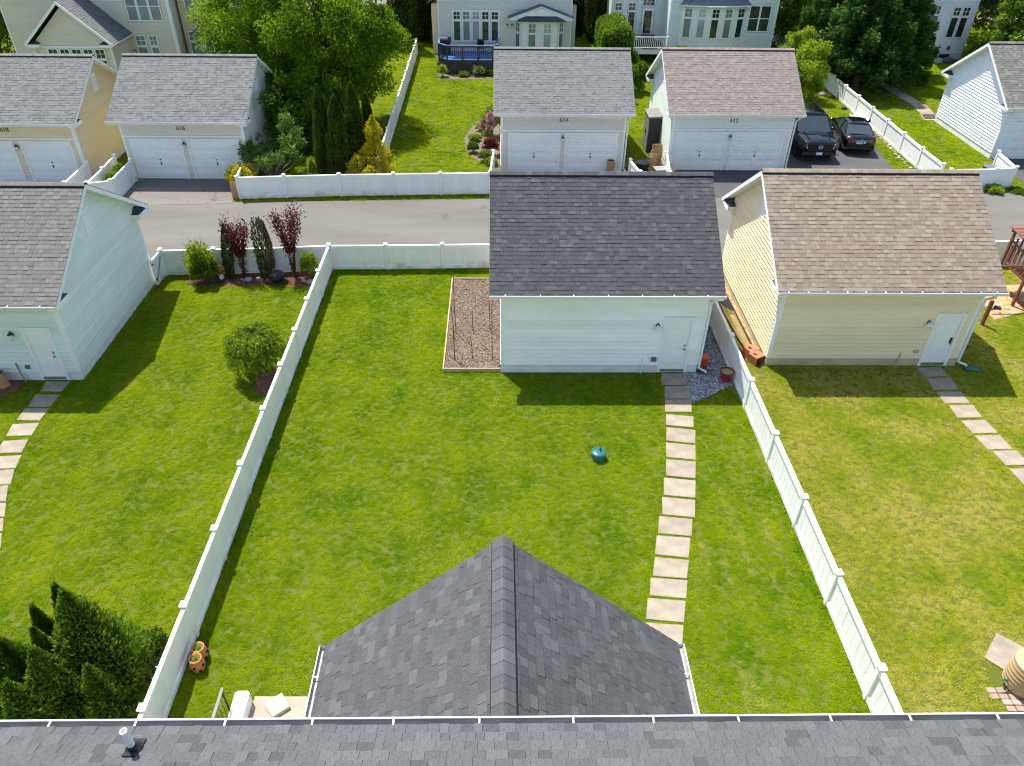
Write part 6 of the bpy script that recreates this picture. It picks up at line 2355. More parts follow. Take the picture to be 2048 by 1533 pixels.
small_plant('weeds', 'green weeds at the foot of the white fence pen on the right', (26.0, 37.2, 0), .5, .6, LF['lime'], 900, .14, 265, 'plant')
small_plant('weeds', 'weedy grass tuft on the alley edge by the white fence pen', (27.3, 37.2, 0), .25, .6, LF['laurel'], 700, .14, 266, 'plant')
# ================================================================== parked cars
CARP = pm('black car paint', (0.003, 0.003, 0.004), 0.12, 0.1, spec=0.5, coat=0.3)
CARGLASS = pm('tinted car glass', (0.03, 0.045, 0.05), 0.06, 0.1, spec=0.9)
CHROME = pm('chrome', (0.62, 0.63, 0.65), 0.12, 0.05, metal=1.0)
TYRE = pm('tyre rubber', (0.012, 0.012, 0.012), 0.85, 0.2)
REDLAMP = pm('red tail lamp', (0.30, 0.01, 0.012), 0.15, 0.1, spec=0.7)
HEADL = pm('headlamp glass', (0.42, 0.45, 0.47), 0.1, 0.3, 12, spec=0.8)
PLATE = pm('white licence plate', (0.66, 0.70, 0.74), 0.4, 0.06)
PLATEB = pm('blue plate lettering', (0.10, 0.16, 0.34), 0.4, 0.05)
GRILLE = pm('black grille mesh', (0.008, 0.008, 0.009), 0.4, 0.3, 40)


def loft(b, rings, m=0):
    n = len(rings[0])
    vs = [p for q in rings for p in q]
    fs = []
    for i in range(len(rings) - 1):
        for k in range(n - 1):
            fs.append((i * n + k, i * n + k + 1, (i + 1) * n + k + 1, (i + 1) * n + k))
    fs.append(tuple(range(n - 1, -1, -1)))
    fs.append(tuple(range((len(rings) - 1) * n, len(rings) * n)))
    b.grid(vs, fs, m)


def car_common(T, st, cabB, cabT, zb, zt, wheels, wr, cw, glass_inset):
    b = MB()
    rings = []
    for (y, zl, zh, hw) in st:
        rings.append([(-hw * .86, y, zl), (-hw * .97, y, zl + .07), (-hw, y, zl + (zh - zl) * .45), (-hw * .985, y, zh - .14), (-hw * .92, y, zh - .03), (-hw * .6, y, zh + .015), (0, y, zh + .03),
                      (hw * .6, y, zh + .015), (hw * .92, y, zh - .03), (hw * .985, y, zh - .14), (hw, y, zl + (zh - zl) * .45), (hw * .97, y, zl + .07), (hw * .86, y, zl)])
    loft(b, rings)
    body = b.build('body', CARP, T, smooth=True)
    # cabin: bottom ring and roof ring
    (yb0, yb1, wb), (yt0, yt1, wt) = cabB, cabT
    b = MB()
    B = [(-wb, yb0, zb), (-wb, yb1, zb), (wb, yb1, zb), (wb, yb0, zb)]
    Tt = [(-wt, yt0, zt - .05), (-wt, yt1, zt - .05), (wt, yt1, zt - .05), (wt, yt0, zt - .05)]
    b.grid(B + Tt, [(0, 1, 5, 4), (1, 2, 6, 5), (2, 3, 7, 6), (3, 0, 4, 7)])
    g_ = b.build('windows', CARGLASS, T)
    # roof panel, crowned
    b = MB()
    rr = []
    for u in (0, .08, .3, .6, .9, 1):
        y = yt0 - .06 + (yt1 - yt0 + .12) * u
        cz = zt - .06 + .075 * math.sin(math.pi * min(max(u * .92 + .04, 0), 1))
        rr.append([(-wt - .03, y, zt - .075), (-wt * .93, y, cz), (-wt * .5, y, cz + .03), (0, y, cz + .04), (wt * .5, y, cz + .03), (wt * .93, y, cz), (wt + .03, y, zt - .075)])
    loft(b, rr)
    b.build('roof', CARP, T, smooth=True)
    ym = (yt0 + yt1) / 2
    for s in (-1, 1):
        for (yb, yt) in ((yb0, yt0), (yb1, yt1), ((yb0 + yb1) / 2 - .05, ym - .05)):
            b = MB()
            b.tube([(s * (wb + .012), yb, zb - .02), (s * (wt + .012), yt, zt - .07)], .045, 6)
            b.build('pillar', CARP, T)
        b = MB()
        b.tube([(s * (wb + .02), yb0 + .1, zb + .01), (s * (wb + .02), yb1 - .1, zb + .01)], .014, 6)
        b.build('window_trim', CHROME, T)
        b = MB()
        my = yb1 - .35
        b.bevbox(s * (cw + .12) - .11, s * (cw + .12) + .11, my - .06, my + .08, zb + .02, zb + .18, .03)
        b.build('mirror', CARP, T)
    for (y, zz) in wheels:
        for s in (-1, 1):
            M = Matrix.Translation((s * (cw - .10), y, wr)) @ Matrix.Rotation(math.pi / 2 * s, 4, 'Y')
            b = MB()
            b.lathe([(wr * .66, -.1), (wr * .95, -.11), (wr, -.07), (wr, .07), (wr * .95, .115), (wr * .66, .10)], 24, M=M)
            w_ = b.build('wheel', TYRE, T, smooth=False)
            b = MB()
            b.lathe([(wr * .66, .095), (wr * .62, .075), (wr * .58, .06)], 24, M=M)
            b.lathe([(0, .085), (wr * .16, .08), (wr * .17, .06)], 12, M=M)
            for k in range(5):
                Mk = M @ Matrix.Rotation(6.283 * k / 5, 4, 'Z')
                b.box(-wr * .07, wr * .07, wr * .12, wr * .62, .055, .08, M=Mk)
            b.build('rim', CHROME, w_)
            b = MB()
            b.tube([M @ Vector((0, 0, -.02)), M @ Vector((0, 0, .03))], wr * .63, 20)
            b.build('brake_disc', BLACK, w_)
    return body


def emblem(T, p, ny, r=.09):
    """chrome ring with a bar across it"""
    b = MB()
    pts = [(p[0] + r * math.cos(a * .5236), p[1], p[2] + r * math.sin(a * .5236)) for a in range(13)]
    b.tube(pts, r * .16, 6, cap=False)
    b.box(p[0] - r * 1.25, p[0] + r * 1.25, p[1] - .015, p[1] + .015, p[2] - r * .2, p[2] + r * .2)
    b.build('emblem', CHROME, T)


# large SUV, nose towards the alley
S = thing('suv', 'black full-size SUV parked nose-out beside garage 612', 'car', (18.1, 44.1, 0.02), math.pi - R(1.5), 'black cars parked on the drive')
S.scale = (1.05, 1.05, 1.06)
car_common(S, [(-2.65, .55, 1.0, .86), (-2.58, .42, 1.15, .96), (-1.9, .36, 1.20, 1.0), (0, .34, 1.19, 1.01), (1.2, .34, 1.18, 1.01), (1.75, .36, 1.16, 1.0), (2.35, .38, 1.10, .98), (2.58, .42, 1.03, .95), (2.66, .55, .95, .88)],
           (-2.5, 1.30, .93), (-2.25, .42, .80), 1.19, 1.92, [(-1.65, 0), (1.72, 0)], .40, 1.0, .0)
b = MB()
b.prism([(-.62, 2.665, .62), (.62, 2.665, .62), (.70, 2.655, .98), (-.70, 2.655, .98)], (0, .02, 0))
b.build('grille', GRILLE, S)
emblem(S, (0, 2.70, .83), 1, .10)
for s in (-1, 1):
    b = MB()
    b.prism([(s * .66, 2.66, .74), (s * .90, 2.56, .76), (s * .92, 2.50, .98), (s * .74, 2.645, .98)], (0, .035, 0))
    b.build('headlight', HEADL, S)
    b = MB()
    b.tube([(s * .68, 2.66, .48), (s * .68, 2.69, .48)], .06, 10)
    b.build('fog_lamp', HEADL, S)
    b = MB()
    b.tube([(s * .55, 2.3, 1.145), (s * .60, 1.4, 1.215)], .03, 6)
    b.build('bonnet_crease', CARP, S)
    b = MB()
    b.tube([(s * .70, -2.1, 1.955), (s * .70, .2, 1.955)], .02, 6)
    b.build('roof_rail', BLACK, S)
b = MB()
b.box(-.90, .90, 2.60, 2.70, .40, .58)
b.build('bumper', CARP, S)
pl = MB()
pl.box(-.16, .16, 2.70, 2.712, .42, .56)
pl = pl.build('licence_plate', PLATE, S)
# sedan, boot towards the alley
S = thing('sedan', 'black sedan parked boot-out next to the black SUV', 'car', (21.15, 44.75, 0.02), R(-9), 'black cars parked on the drive')
car_common(S, [(-2.40, .50, .82, .70), (-2.33, .34, 1.00, .82), (-2.05, .26, 1.06, .89), (-1.3, .22, 1.00, .92), (0, .2, .95, .93), (1.0, .2, .92, .93), (1.7, .22, .86, .91), (2.15, .28, .74, .86), (2.38, .40, .60, .70)],
           (-1.85, 1.15, .80), (-.95, .22, .60), .97, 1.45, [(-1.40, 0), (1.42, 0)], .34, .93, .0)
for s in (-1, 1):
    b = MB()
    b.prism([(s * .42, -2.40, .84), (s * .80, -2.30, .80), (s * .86, -2.18, .92), (s * .80, -2.30, .97), (s * .45, -2.385, .94)], (0, -.025, 0))
    b.build('tail_light', REDLAMP, S)
    b = MB()
    b.prism([(s * .55, 2.28, .58), (s * .80, 2.12, .60), (s * .82, 2.05, .70), (s * .58, 2.22, .68)], (0, .03, 0))
    b.build('headlight', HEADL, S)
b = MB()
b.box(-.80, .80, -2.43, -2.34, .40, .52)
b.build('bumper', CARP, S)
b = MB()
b.box(-.26, .06, -2.425, -2.41, .70, .84)
p_ = b.build('licence_plate', PLATE, S)
b = MB()
b.box(-.22, .02, -2.43, -2.4255, .75, .79)
b.build('plate_lettering', PLATEB, p_)
b = MB()
b.box(.12, .24, -2.415, -2.405, .74, .84)
b.build('sticker', PLATE, S)
emblem(S, (0, -2.40, .91), -1, .05)
b = MB()
b.tube([(-.42, -2.405, .90), (.42, -2.405, .90)], .016, 6)
b.build('chrome_strip', CHROME, S)

# ================================================================== yard things
# strawberry pots
SOIL = pm('potting soil with seedlings', (0.09, 0.11, 0.03), .95, .5, 30, bump=.6)
for k, (px, py, lb) in enumerate([(404, 1316, 'terracotta strawberry pot tucked close to the fence post'), (399, 1338, 'terracotta strawberry pot standing in front of its twin')]):
    c = on_ground(px, py)
    T = thing('strawberry_pot', lb, 'pot', (c.x, c.y, 0), R(40 + 50 * k), 'terracotta strawberry pots by the fence')
    T.scale = (.85, .85, .88)
    b = MB()
    b.lathe([(.115, 0), (.16, .06), (.195, .18), (.195, .28), (.165, .38), (.15, .42), (.168, .44), (.168, .475), (.135, .475), (.13, .43)], 24)
    b.build('pot', TERRA, T, smooth=True)
    b = MB()
    b.lathe([(.0, .445), (.131, .435)], 20)
    b.build('soil', SOIL, T)
    for z, n, o in ((.15, 5, 0), (.27, 5, .6)):
        for j in range(n):
            a = 6.283 * j / n + o
            b = MB()
            d = Vector((math.cos(a), math.sin(a), .25)).normalized()
            p = Vector((math.cos(a) * .178, math.sin(a) * .178, z))
            b.tube([p, p + d * .028], [.042, .038], 10)
            b.build('pocket_hole', pm('dark pot pocket', (.02, .012, .008), .95) if (k, z, j) == (0, .15, 0) else bpy.data.materials['dark pot pocket'], T)
    small = np.random.RandomState(300 + k)
    a = small.uniform(0, 6.28, 60)
    q = small.uniform(0, .11, 60)
    foliage('seedling', LF['lime'], T, np.stack([np.cos(a) * q, np.sin(a) * q, np.full(60, .47)], 1), np.stack([np.cos(a), np.sin(a), np.full(60, 1.0)], 1), .05, .5, 302 + k)
# pump chamber lid in the lawn
c = on_ground(1197, 922)
T = thing('pump_cover', 'teal domed pump cover sticking out of the centre lawn', 'cover', (c.x, c.y + .12, 0))
b = MB()
b.lathe([(.205, 0), (.205, .22), (.215, .225), (.215, .25)], 28)
b.build('riser', TEAL, T, smooth=False)
b = MB()
b.lathe([(.228, .235), (.23, .25), (.20, .275), (.10, .295), (0, .30)], 28)
b.build('lid', TEAL, T, smooth=True)
b = MB()
b.tube([(.04, -.03, .29), (.07, -.01, .36), (.06, .04, .38), (.03, .05, .30)], .016, 6)
b.build('handle', BLACK, T)
# red pot, orange bucket, splash blocks
T = thing('plant_pot', 'dark red glazed pot on the gravel by the fence', 'pot', (7.80, 20.62, 0.012))
b = MB()
b.lathe([(.14, 0), (.155, .03), (.215, .36), (.245, .365), (.25, .42), (.215, .42), (.205, .36)], 28)
b.build('pot', REDGLAZE, T, smooth=False)
b = MB()
b.lathe([(0, .375), (.206, .368)], 24)
b.build('soil', pm('dry straw soil', (.33, .30, .12), .95, .3, 20, bump=.5), T)
T = thing('bucket', 'orange red plastic bucket standing behind the white garage downspout', 'bucket', (7.22, 21.50, 0.012))
b = MB()
b.lathe([(.13, 0), (.155, .36), (.165, .36), (.165, .38), (.15, .38), (.13, .03), (0, .03)], 24)
b.build('pail', ORANGE, T)
b = MB()
b.lathe([(.17, .375), (.17, .40), (.15, .405), (0, .40)], 24)
b.build('lid', ORANGE, T)
b = MB()
b.tube([(math.cos(a) * .165, math.sin(a) * .165 - .02, .33 + .0 * a) for a in np.linspace(-.2, 3.3, 10)], .006, 5)
b.build('handle', STEEL, T)
for (x, y, rz, m, lb) in [(6.95, 21.06, R(-4), GREENPL, 'dark green splash block under the white garage downspout'), (16.45, 21.30, R(-6), GREENPL, 'dark green splash block under the yellow garage downspout')]:
    T = thing('splash_block', lb, 'splash block', (x, y, 0.014), rz, 'splash blocks under downspouts')
    b = MB()
    b.grid([(0, -.10, 0), (.6, -.16, 0), (.6, .16, 0), (0, .10, 0), (0, -.10, .09), (.6, -.16, .035), (.6, .16, .035), (0, .10, .09), (.04, -.07, .04), (.57, -.13, .012), (.57, .13, .012), (.04, .07, .04)],
           [(3, 2, 1, 0), (0, 1, 5, 4), (2, 3, 7, 6), (3, 0, 4, 7), (1, 2, 6, 5), (4, 5, 9, 8), (6, 7, 11, 10), (7, 4, 8, 11), (5, 6, 10, 9), (8, 9, 10, 11)])
    b.build('tray', m, T)
# folded football goal by the fence
T = thing('goal', 'folded football goal with yellow net lying behind the white fence', 'goal', (9.03, 24.4, 0))
pts = [(-.55, 2.0, .30), (.15, 2.0, .14), (.22, -2.0, .14), (-.08, -2.12, .14), (-.45, -2.05, .55)]
for i in range(len(pts) - 1):
    b = MB()
    b.tube([pts[i], pts[i + 1]], .032, 8)
    b.build('frame_bar', BLACK, T)
b = MB()
b.tube([(-.45, -2.05, .55), (-.55, 2.0, .50)], .032, 8)
b.build('frame_bar', BLACK, T)
NET = pm('yellow netting', (.42, .38, .12), .7, .1)
DNET = pm('dark netting', (.05, .06, .06), .7, .1)
b = MB()
for i in range(46):
    y = -2.0 + i * .056
    b.tube([(-.46, y, .52), (-.1, y, .24), (.2, y, .15)], .005, 4, cap=False)
for k in range(9):
    u = k / 8
    b.tube([(-.46 + .66 * u, -2.02, .52 - .37 * u ** .7), (-.48 + .66 * u, .55, .52 - .37 * u ** .7)], .005, 4, cap=False)
stuff(b.build('net', NET, T))
b = MB()
for i in range(60):
    y = .6 + i * .024
    b.tube([(-.5, y, .50), (-.1, y, .22), (.18, y, .15)], .011, 4, cap=False)
stuff(b.build('rolled_net', DNET, T))
b = MB()
b.lathe([(0, 0), (.16, .01), (.17, .03), (0, .05)], 20, c=(8.75, 26.6, 1.0), M=None)
o = b.build('flying_disc', pm('yellow plastic', (.7, .65, .03), .4), None)
o.location = (0, 0, -1.0)
tag(o, 'yellow plastic disc lying beside the folded goal', 'disc')
for k, (x, y, rz, lb) in enumerate([(9.08, 22.15, R(25), 'red clay brick shaped planter box by the yellow garage corner'), (9.16, 21.75, R(30), 'front red planter box by the yellow garage corner')]):
    T = thing('planter_box', lb, 'planter', (x, y, 0), rz, 'red planter boxes by the yellow garage')
    b = MB()
    b.box(-.22, .22, -.20, .20, .30, .34)
    b.box(-.22, -.19, -.20, .20, 0, .30)
    b.box(.19, .22, -.20, .20, 0, .30)
    b.box(-.19, .19, .17, .20, 0, .30)
    b.build('box', pm('salmon red plastic', (.50, .16, .08), .6, .1) if k == 0 else bpy.data.materials['salmon red plastic'], T)
    b = MB()
    b.box(-.12, -.03, -.05, .10, .341, .344)
    b.build('slot', BLACK, T)
# timber playset
T = thing('playset', 'red stained timber playset with slide ladder beyond the yellow garage', 'playset', (20.25, 25.75, 0))
T.scale = (1, 1, .94)


def beam(nm, a, c, w_=.09, h_=.09, m=REDWOOD):
    a, c = Vector(a), Vector(c)
    d = c - a
    L = d.length
    d.normalize()
    s = d.cross(Vector((0, 0, 1)))
    s = s.normalized() if s.length > .01 else Vector((1, 0, 0))
    u = s.cross(d)
    b = MB()
    b.grid([a + s * (x * w_ / 2) + u * (z * h_ / 2) for x, z in ((-1, -1), (1, -1), (1, 1), (-1, 1))] + [c + s * (x * w_ / 2) + u * (z * h_ / 2) for x, z in ((-1, -1), (1, -1), (1, 1), (-1, 1))],
           [(3, 2, 1, 0), (4, 5, 6, 7), (0, 1, 5, 4), (1, 2, 6, 5), (2, 3, 7, 6), (3, 0, 4, 7)])
    b.build(nm, m, T)


for x in (.35, 2.1):
    for y in (-.1, 1.5):
        beam('post', (x, y, 0), (x, y, 2.75 if y > 1 else 1.75))
beam('top_beam', (-.1, -.1, 1.72), (2.4, -.1, 1.72), .09, .14)
beam('top_beam', (.2, 1.5, 2.7), (2.4, 1.5, 2.7), .09, .14)
for k in range(7):
    beam('deck_board', (.4, -.02 + k * .22, 1.15), (2.1, -.02 + k * .22, 1.15), .19, .03)
for k in range(8):
    beam('slat', (.38 + k * .22, 1.5, 1.2), (.38 + k * .22, 1.5, 2.3), .09, .025)
for k in range(6):
    beam('slat', (.34, .1 + k * .24, 1.2), (.34, .1 + k * .24, 2.1), .025, .09)
beam('rail', (.3, -.05, 2.1), (.3, 1.5, 2.3), .04, .10)
beam('ladder_side', (.5, -.15, 1.65), (1.6, -1.3, .05), .05, .13)
beam('ladder_side', (1.1, -.15, 1.65), (2.2, -1.3, .05), .05, .13)
for k in range(5):
    u = (k + .6) / 5.5
    beam('rung', (.5 + 1.1 * u, -.15 - 1.15 * u, 1.65 - 1.6 * u), (1.1 + 1.1 * u, -.15 - 1.15 * u, 1.65 - 1.6 * u), .09, .03)
for k in range(4):
    beam('roof_board', (.1, 1.5 - .25 * k, 2.82 - .02 * k), (2.5, 1.5 - .25 * k, 2.82 - .02 * k), .22, .025)
beam('sandbox_edge', (.72, .75, .06), (.80, -.40, .06), .10, .12)
beam('sandbox_edge', (.80, -.40, .06), (2.6, -.55, .06), .10, .12)
b = MB()
b.bevbox(-.06, .06, -.06, .06, 0, 1.1, .01)
tag(b.build('timber_post', REDWOOD, None, loc=(18.62, 24.22, 0)), 'short red timber post standing beside the yellow garage corner', 'post')
T = thing('swing_seat', 'blue swing seat hanging by the yellow garage corner', 'swing', (19.3, 25.6, 0))
b = MB()
b.bevbox(-.22, .22, -.09, .09, .55, .58, .008, M=Matrix.Rotation(.5, 4, 'Y'))
b.build('seat', pm('blue plastic', (.08, .22, .50), .4), T)
for x in (-.2, .2):
    b = MB()
    b.tube([(x, 0, .57), (x * .9 + .3, .1, 1.75)], .008, 5)
    b.build('rope', BLACK, T)
b = MB()
b.tube([(-.35, .1, 1.76), (1.2, .1, 1.76)], .05, 6)
b.build('beam', REDWOOD, T)
b = MB()
b.bevbox(-.13, .13, -.07, .07, 0, .09, .02)
o = b.build('toy_truck', pm('navy plastic', (.02, .03, .08), .4), None, loc=(19.87, 25.44, 0.01))
o.rotation_euler = (0, 0, R(-35))
tag(o, 'small navy toy lying on the bare soil by the playset', 'toy')
# rain barrel and pavers
T = thing('rain_barrel', 'ribbed tan rain barrel standing on small pavers', 'barrel', (11.66, 9.20, 0.05))
T.scale = (.92, .92, .92)
b = MB()
pr = [(.36, 0), (.40, .03)]
for k in range(6):
    z = .08 + k * .125
    rr_ = .41 + .03 * math.sin(math.pi * (z / .9))
    pr += [(rr_, z), (rr_ + .009, z + .02), (rr_ + .009, z + .04), (rr_, z + .06)]
pr += [(.42, .84), (.405, .86)]
b.lathe(pr, 36)
b.build('drum', BARREL, T, smooth=False)
b = MB()
b.lathe([(.425, .845), (.43, .87), (.40, .90), (.30, .915), (0, .92)], 36)
lid = b.build('lid', BARREL, T, smooth=True)
b = MB()
b.box(.06, .20, -.02, .14, .915, .925)
b.build('inlet', BLACK, lid)
b = MB()
b.tube([(-.45, -.05, .30), (-.52, -.06, .30)], .03, 8)
b.tube([(-.43, -.10, .02), (-.50, -.05, .16), (-.47, .02, .22)], .022, 7)
b.build('hose', GREENPL, T)
rng = random.Random(3)
n = 0
for i in range(7):
    for j in range(6):
        x, y = 10.95 + i * .21, 8.35 + j * .145
        if (x < 11.2 and rng.random() < .4):
            continue
        b = MB()
        b.bevbox(-.095, .095, -.065, .065, 0, .05, .012)
        o = b.build('paver', PAVER, None, loc=(x + rng.uniform(-.015, .015), y + rng.uniform(-.012, .012), rng.uniform(-.012, .0)))
        o.rotation_euler = (rng.uniform(-.05, .05), rng.uniform(-.05, .05), rng.uniform(-.12, .12))
        if n == 0:
            PV = thing('paver_patch', 'patch of small tumbled pavers under the rain barrel', 'pavers', (0, 0, 0))
        o.parent = PV
        n += 1


# paper yard-waste bags
def bag(label, x, y, h, w_, rz, seed, crumple=.03, rolled=True):
    r = np.random.RandomState(seed)
    T = thing('paper_bag', label, 'bag', (x, y, 0.018), rz, 'brown paper yard waste bags')
    b = MB()
    n, m = 16, 9
    vs = []
    for j in range(m):
        t = j / (m - 1)
        for k in range(n):
            a = 6.283 * k / n
            ca, sa = math.cos(a), math.sin(a)
            q = 1 / max(abs(ca), abs(sa) * 1.25) ** .75
            s = w_ * .5 * q * (1.0 - .10 * t + .05 * math.sin(t * 6 + seed))
            vs.append((ca * s + r.normal(0, crumple * .5), sa * s * .8 + r.normal(0, crumple * .5), t * h + r.normal(0, crumple * .35) * (j > 0)))
    b.grid(vs, [(j * n + k, j * n + (k + 1) % n, (j + 1) * n + (k + 1) % n, (j + 1) * n + k) for j in range(m - 1) for k in range(n)])
    b.build('bag', KRAFT, T)
    if rolled:
        b = MB()
        top = vs[(m - 1) * n:]
        c = Vector((0, 0, h * .93))
        for k in range(n):
            b.face([top[k], top[(k + 1) % n], (c.x + r.normal(0, .02), c.y + r.normal(0, .02), c.z + r.normal(0, .03))])
        b.build('fill', pm('bagged clippings', (.12, .09, .04), .95, .4, 20, bump=.8) if 'bagged clippings' not in bpy.data.materials else bpy.data.materials['bagged clippings'], T)
    return T


T = bag('brown paper bag with red print beside the sage garage door', -16.62, 20.28, .55, .42, R(15), 1)
b = MB()
M = frame((0.0, -.172, .42), (1, 0, 0), (0, 0, 1), (0, -1, 0))
b.lathe([(.05, 0), (.05, .006), (.035, .006), (.035, 0)], 14, M=M)
b.build('print', pm('red print', (.5, .04, .03), .7), T)
bag('brown paper bag leaning against the corner post of the alley fence', -13.22, 36.0, .80, .36, R(20), 2)
bag('brown paper bag standing in front of the right door of garage 614', 6.05, 39.45, .75, .42, R(5), 3)
bag('slumped brown paper bag beside the shed in the white fence pen', 8.35, 39.9, .95, .55, R(30), 4, .06)
bag('open upright brown paper bag in the white fence pen', 8.75, 40.9, 1.1, .60, R(10), 5, .05)
bag('low crumpled brown paper bag lying by garage 612 wall', 9.35, 39.2, .35, .5, R(60), 6, .06)
# resin shed
T = thing('shed', 'charcoal resin storage shed with two doors beside garage 612', 'shed', (8.98, 43.45, 0), 0)
b = MB()
b.bevbox(-.45, .45, -.75, .75, 0, 2.0, .02)
b.build('cabinet', SHEDP, T)
b = MB()
b.grid([(-.52, -.80, 2.0), (.50, -.80, 2.0), (.50, .80, 2.0), (-.52, .80, 2.0), (-.52, -.80, 2.06), (.50, -.80, 2.14), (.50, .80, 2.14), (-.52, .80, 2.06)], [(4, 5, 6, 7), (0, 1, 5, 4), (1, 2, 6, 5), (2, 3, 7, 6), (3, 0, 4, 7), (3, 2, 1, 0)])
b.build('lid', SHEDTOP, T)
for k in (-1, 1):
    b = MB()
    b.box(-.475, -.452, .02 if k > 0 else -.73, .73 if k > 0 else -.02, .08, 1.92)
    d_ = b.build('door', SHEDTOP, T)
    b = MB()
    b.tube([(-.49, k * .10, .95), (-.49, k * .10, 1.15)], .015, 6)
    b.build('handle', BLACK, d_)
T = thing('tub', 'grey plastic tub with lid in the white fence pen', 'tub', (8.75, 38.9, 0.018), R(8))
b = MB()
b.bevbox(-.40, .40, -.28, .28, 0, .50, .03)
b.build('box', pm('grey tub plastic', (.16, .17, .18), .5), T)
b = MB()
b.bevbox(-.43, .43, -.31, .31, .50, .56, .02)
b.build('lid', pm('grey tub lid', (.24, .25, .26), .5), T)
for (x, y, rd, h, lb) in [(7.85, 39.8, .36, .5, 'black rectangular bin standing behind the small white fence pen'), (26.75, 39.3, .36, .55, 'black bucket inside the white fence pen by the bright white garage')]:
    T = thing('bin', lb, 'bin', (x, y, 0.01))
    b = MB()
    b.lathe([(rd * .82, 0), (rd, h), (rd * 1.06, h), (rd * 1.06, h + .03), (rd * .94, h + .03), (rd * .78, .04), (0, .04)], 20)
    b.build('shell', BLKPLASTIC, T)
    b = MB()
    b.lathe([(rd * 1.03, h + .03), (rd * 1.06, h + .045), (rd * .97, h + .045)], 20)
    b.build('rim', GREYFIT, T)
# fire pit, garden figure, stones
T = thing('fire_pit', 'round black metal fire pit with mesh cover in the mulch strip', 'fire pit', (-9.12, 27.42, 0.014))
b = MB()
b.lathe([(.16, .12), (.30, .17), (.36, .27), (.385, .28), (.385, .30), (.34, .30)], 26)
b.build('bowl', BLACK, T, smooth=True)
b = MB()
b.lathe([(.355, .30), (.30, .40), (.16, .47), (0, .49)], 26)
b.build('cover', BLKPLASTIC, T, smooth=True)
b = MB()
b.tube([(-.04, 0, .48), (-.03, 0, .53), (.03, 0, .53), (.04, 0, .48)], .008, 5)
b.build('handle', BLACK, T)
for k in range(3):
    a = 6.283 * k / 3
    b = MB()
    b.tube([(.22 * math.cos(a), .22 * math.sin(a), .18), (.32 * math.cos(a), .32 * math.sin(a), 0)], .014, 6)
    b.build('leg', BLACK, T)
T = thing('hydrant_ornament', 'small orange red garden ornament on a white base by the shrub', 'ornament', (-11.52, 27.72, 0.014))
b = MB()
b.lathe([(.10, 0), (.10, .16), (.07, .20)], 14)
b.build('base', WHITE, T)
b = MB()
b.lathe([(.07, .20), (.11, .22), (.11, .40), (.14, .42), (.14, .46), (.10, .55), (.03, .60), (0, .61)], 14)
b.tube([(-.17, 0, .34), (.17, 0, .34)], .045, 8)
b.build('figure', pm('orange red ornament', (.55, .07, .025), .5), T)
ROCK = pm('garden rock', (.32, .30, .27), .9, .2, 6, bump=.5)


def rock(label, x, y, s, seed, cat='rock', mat=None, group=None):
    r = np.random.RandomState(seed)
    b = MB()
    n, m = 9, 6
    vs, fs = [], []
    for j in range(m):
        ph = math.pi * j / (m - 1)
        for k in range(n):
            a = 6.283 * k / n
            q = s * r.uniform(.8, 1.15)
            vs.append((math.sin(ph) * math.cos(a) * q * 1.2, math.sin(ph) * math.sin(a) * q, math.cos(ph) * q * .6 + s * .35))
    fs = [(j * n + k, j * n + (k + 1) % n, (j + 1) * n + (k + 1) % n, (j + 1) * n + k) for j in range(m - 1) for k in range(n)]
    b.grid(vs, fs)
    tag(b.build('rock', mat or ROCK, None, smooth=True, loc=(x, y, .01)), label, cat, group)


rock('grey rock at the foot of the smaller plum shrub', -10.35, 27.55, .16, 1)
rock('small dark rock between juniper and plum shrub', -10.0, 27.68, .09, 2)
rock('pale rock by the fence corner shrub', -7.75, 27.35, .17, 3)
rock('blue grey rock at the foot of the corner shrub', -8.05, 27.45, .10, 4)
rock('pale boulder by the foundation of the white house', 35.3, 63.6, .5, 5)
rock('dark low boulder beside the pale boulder at the white house', 36.3, 63.7, .45, 6, mat=pm('dark rock', (.08, .08, .09), .9))
# black sheet by the cypresses
T = thing('plastic_sheet', 'crumpled black plastic sheet at the foot of the cypresses', 'plastic sheet', (-7.78, 9.80, 0))
b = MB()
r = np.random.RandomState(8)
n = 12
vs = [(x * .055 - .30, y * .06 - .34, .16 * math.exp(-((x - 6) ** 2 + (y - 6) ** 2) / 22) + r.uniform(0, .06)) for y in range(n + 1) for x in range(n + 1)]
b.grid(vs, [(j * (n + 1) + i, j * (n + 1) + i + 1, (j + 1) * (n + 1) + i + 1, (j + 1) * (n + 1) + i) for j in range(n) for i in range(n)])
b.build('sheet', TARP, T)
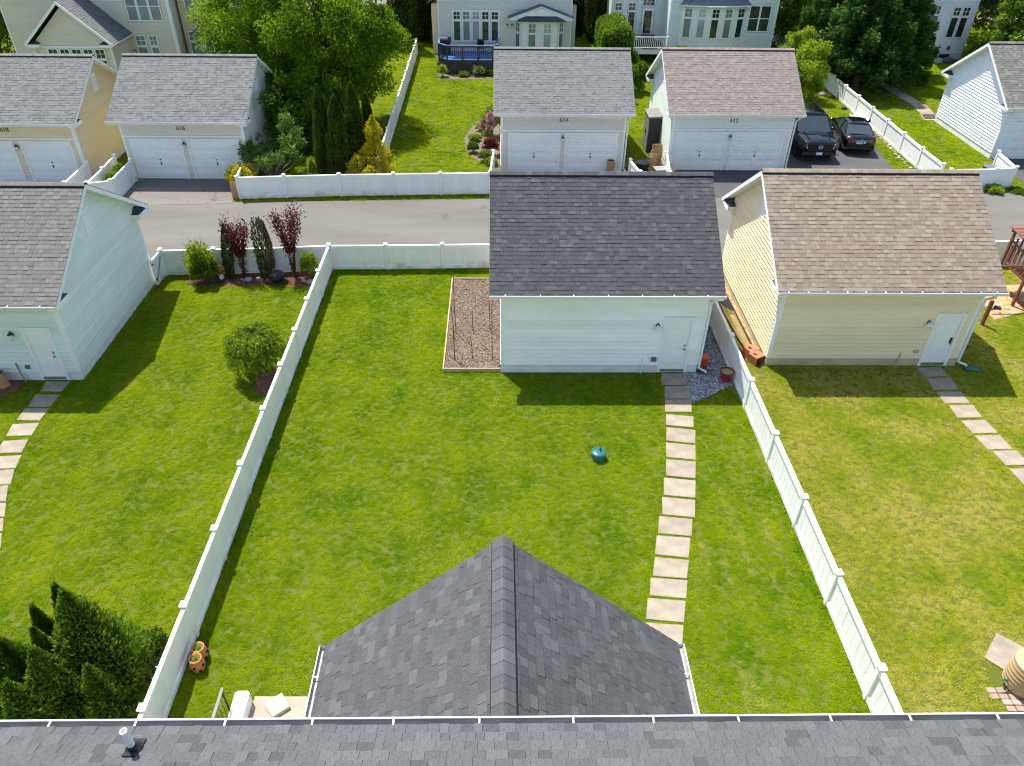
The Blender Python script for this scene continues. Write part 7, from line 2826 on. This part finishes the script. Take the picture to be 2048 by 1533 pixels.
# white boards stored along the far fence
for k, (x, y, L, w_, h, lb) in enumerate([(23.75, 52.2, 4.6, .22, .10, 'long white gutter length lying along the fence behind the sedan'), (23.95, 51.8, 4.0, .16, .26, 'second white gutter length leaning on the fence behind the sedan'), (23.35, 48.9, 2.2, .38, .12, 'broad white panel lying at the foot of the fence behind the sedan')]):
    b = MB()
    b.box(-w_ / 2, w_ / 2, -L / 2, L / 2, 0, .02)
    b.box(-w_ / 2, -w_ / 2 + .02, -L / 2, L / 2, .02, h)
    b.box(w_ / 2 - .02, w_ / 2, -L / 2, L / 2, .02, h)
    o = b.build('gutter_length', GUTTER, None, loc=(x, y, .01 + (.12 if k == 1 else 0)))
    o.rotation_euler = (0, 0, R(-3 + 2 * k))
    tag(o, lb, 'gutter')
rock('pale stone lump at the end of the stored white gutters', 22.9, 54.4, .28, 12)
for k, (x, y) in enumerate([(23.25, 51.2), (23.2, 47.9), (23.0, 47.3)]):
    b = MB()
    b.bevbox(-.16, .16, -.12, .12, 0, .18 + .05 * k, .04)
    o = b.build('tool_case', BLKPLASTIC, None, loc=(x, y, .01))
    o.rotation_euler = (0, 0, .5 + k)
    tag(o, ['black tool case beside the stored white gutters', 'black crate at the fence foot behind the sedan', 'small black case nearest the sedan by the fence'][k], 'case')
T = thing('yard_sign', 'pale grey board standing on the grass behind the SUV', 'sign', (19.65, 46.9, 0), R(10))
b = MB()
b.prism([(-.55, 0, .35), (.55, 0, .45), (.40, 0, 1.15), (-.35, 0, 1.05)], (0, .03, 0))
b.build('board', WHITE, T)
for x in (-.3, .3):
    b = MB()
    b.tube([(x, .015, 0), (x, .015, .5)], .015, 5)
    b.build('stake', BLACK, T)
# path edging stones along the far drive
GP = 'edging stones along the drive'
rng = random.Random(12)
for k in range(26):
    y = 39.9 + k * .31
    b = MB()
    s = rng.uniform(.07, .12)
    b.bevbox(-s, s, -s * .8, s * .8, 0, .05 + .03 * rng.random(), .02)
    o = b.build('edging_stone', PAVER, None, loc=(22.55 + .075 * (y - 40) + rng.uniform(-.12, .12) + .45, y, 0.0))
    o.rotation_euler = (0, 0, rng.uniform(0, 3))
    tag(o, 'small tan edging stone between the dark drive and the white fence', 'stone', GP)
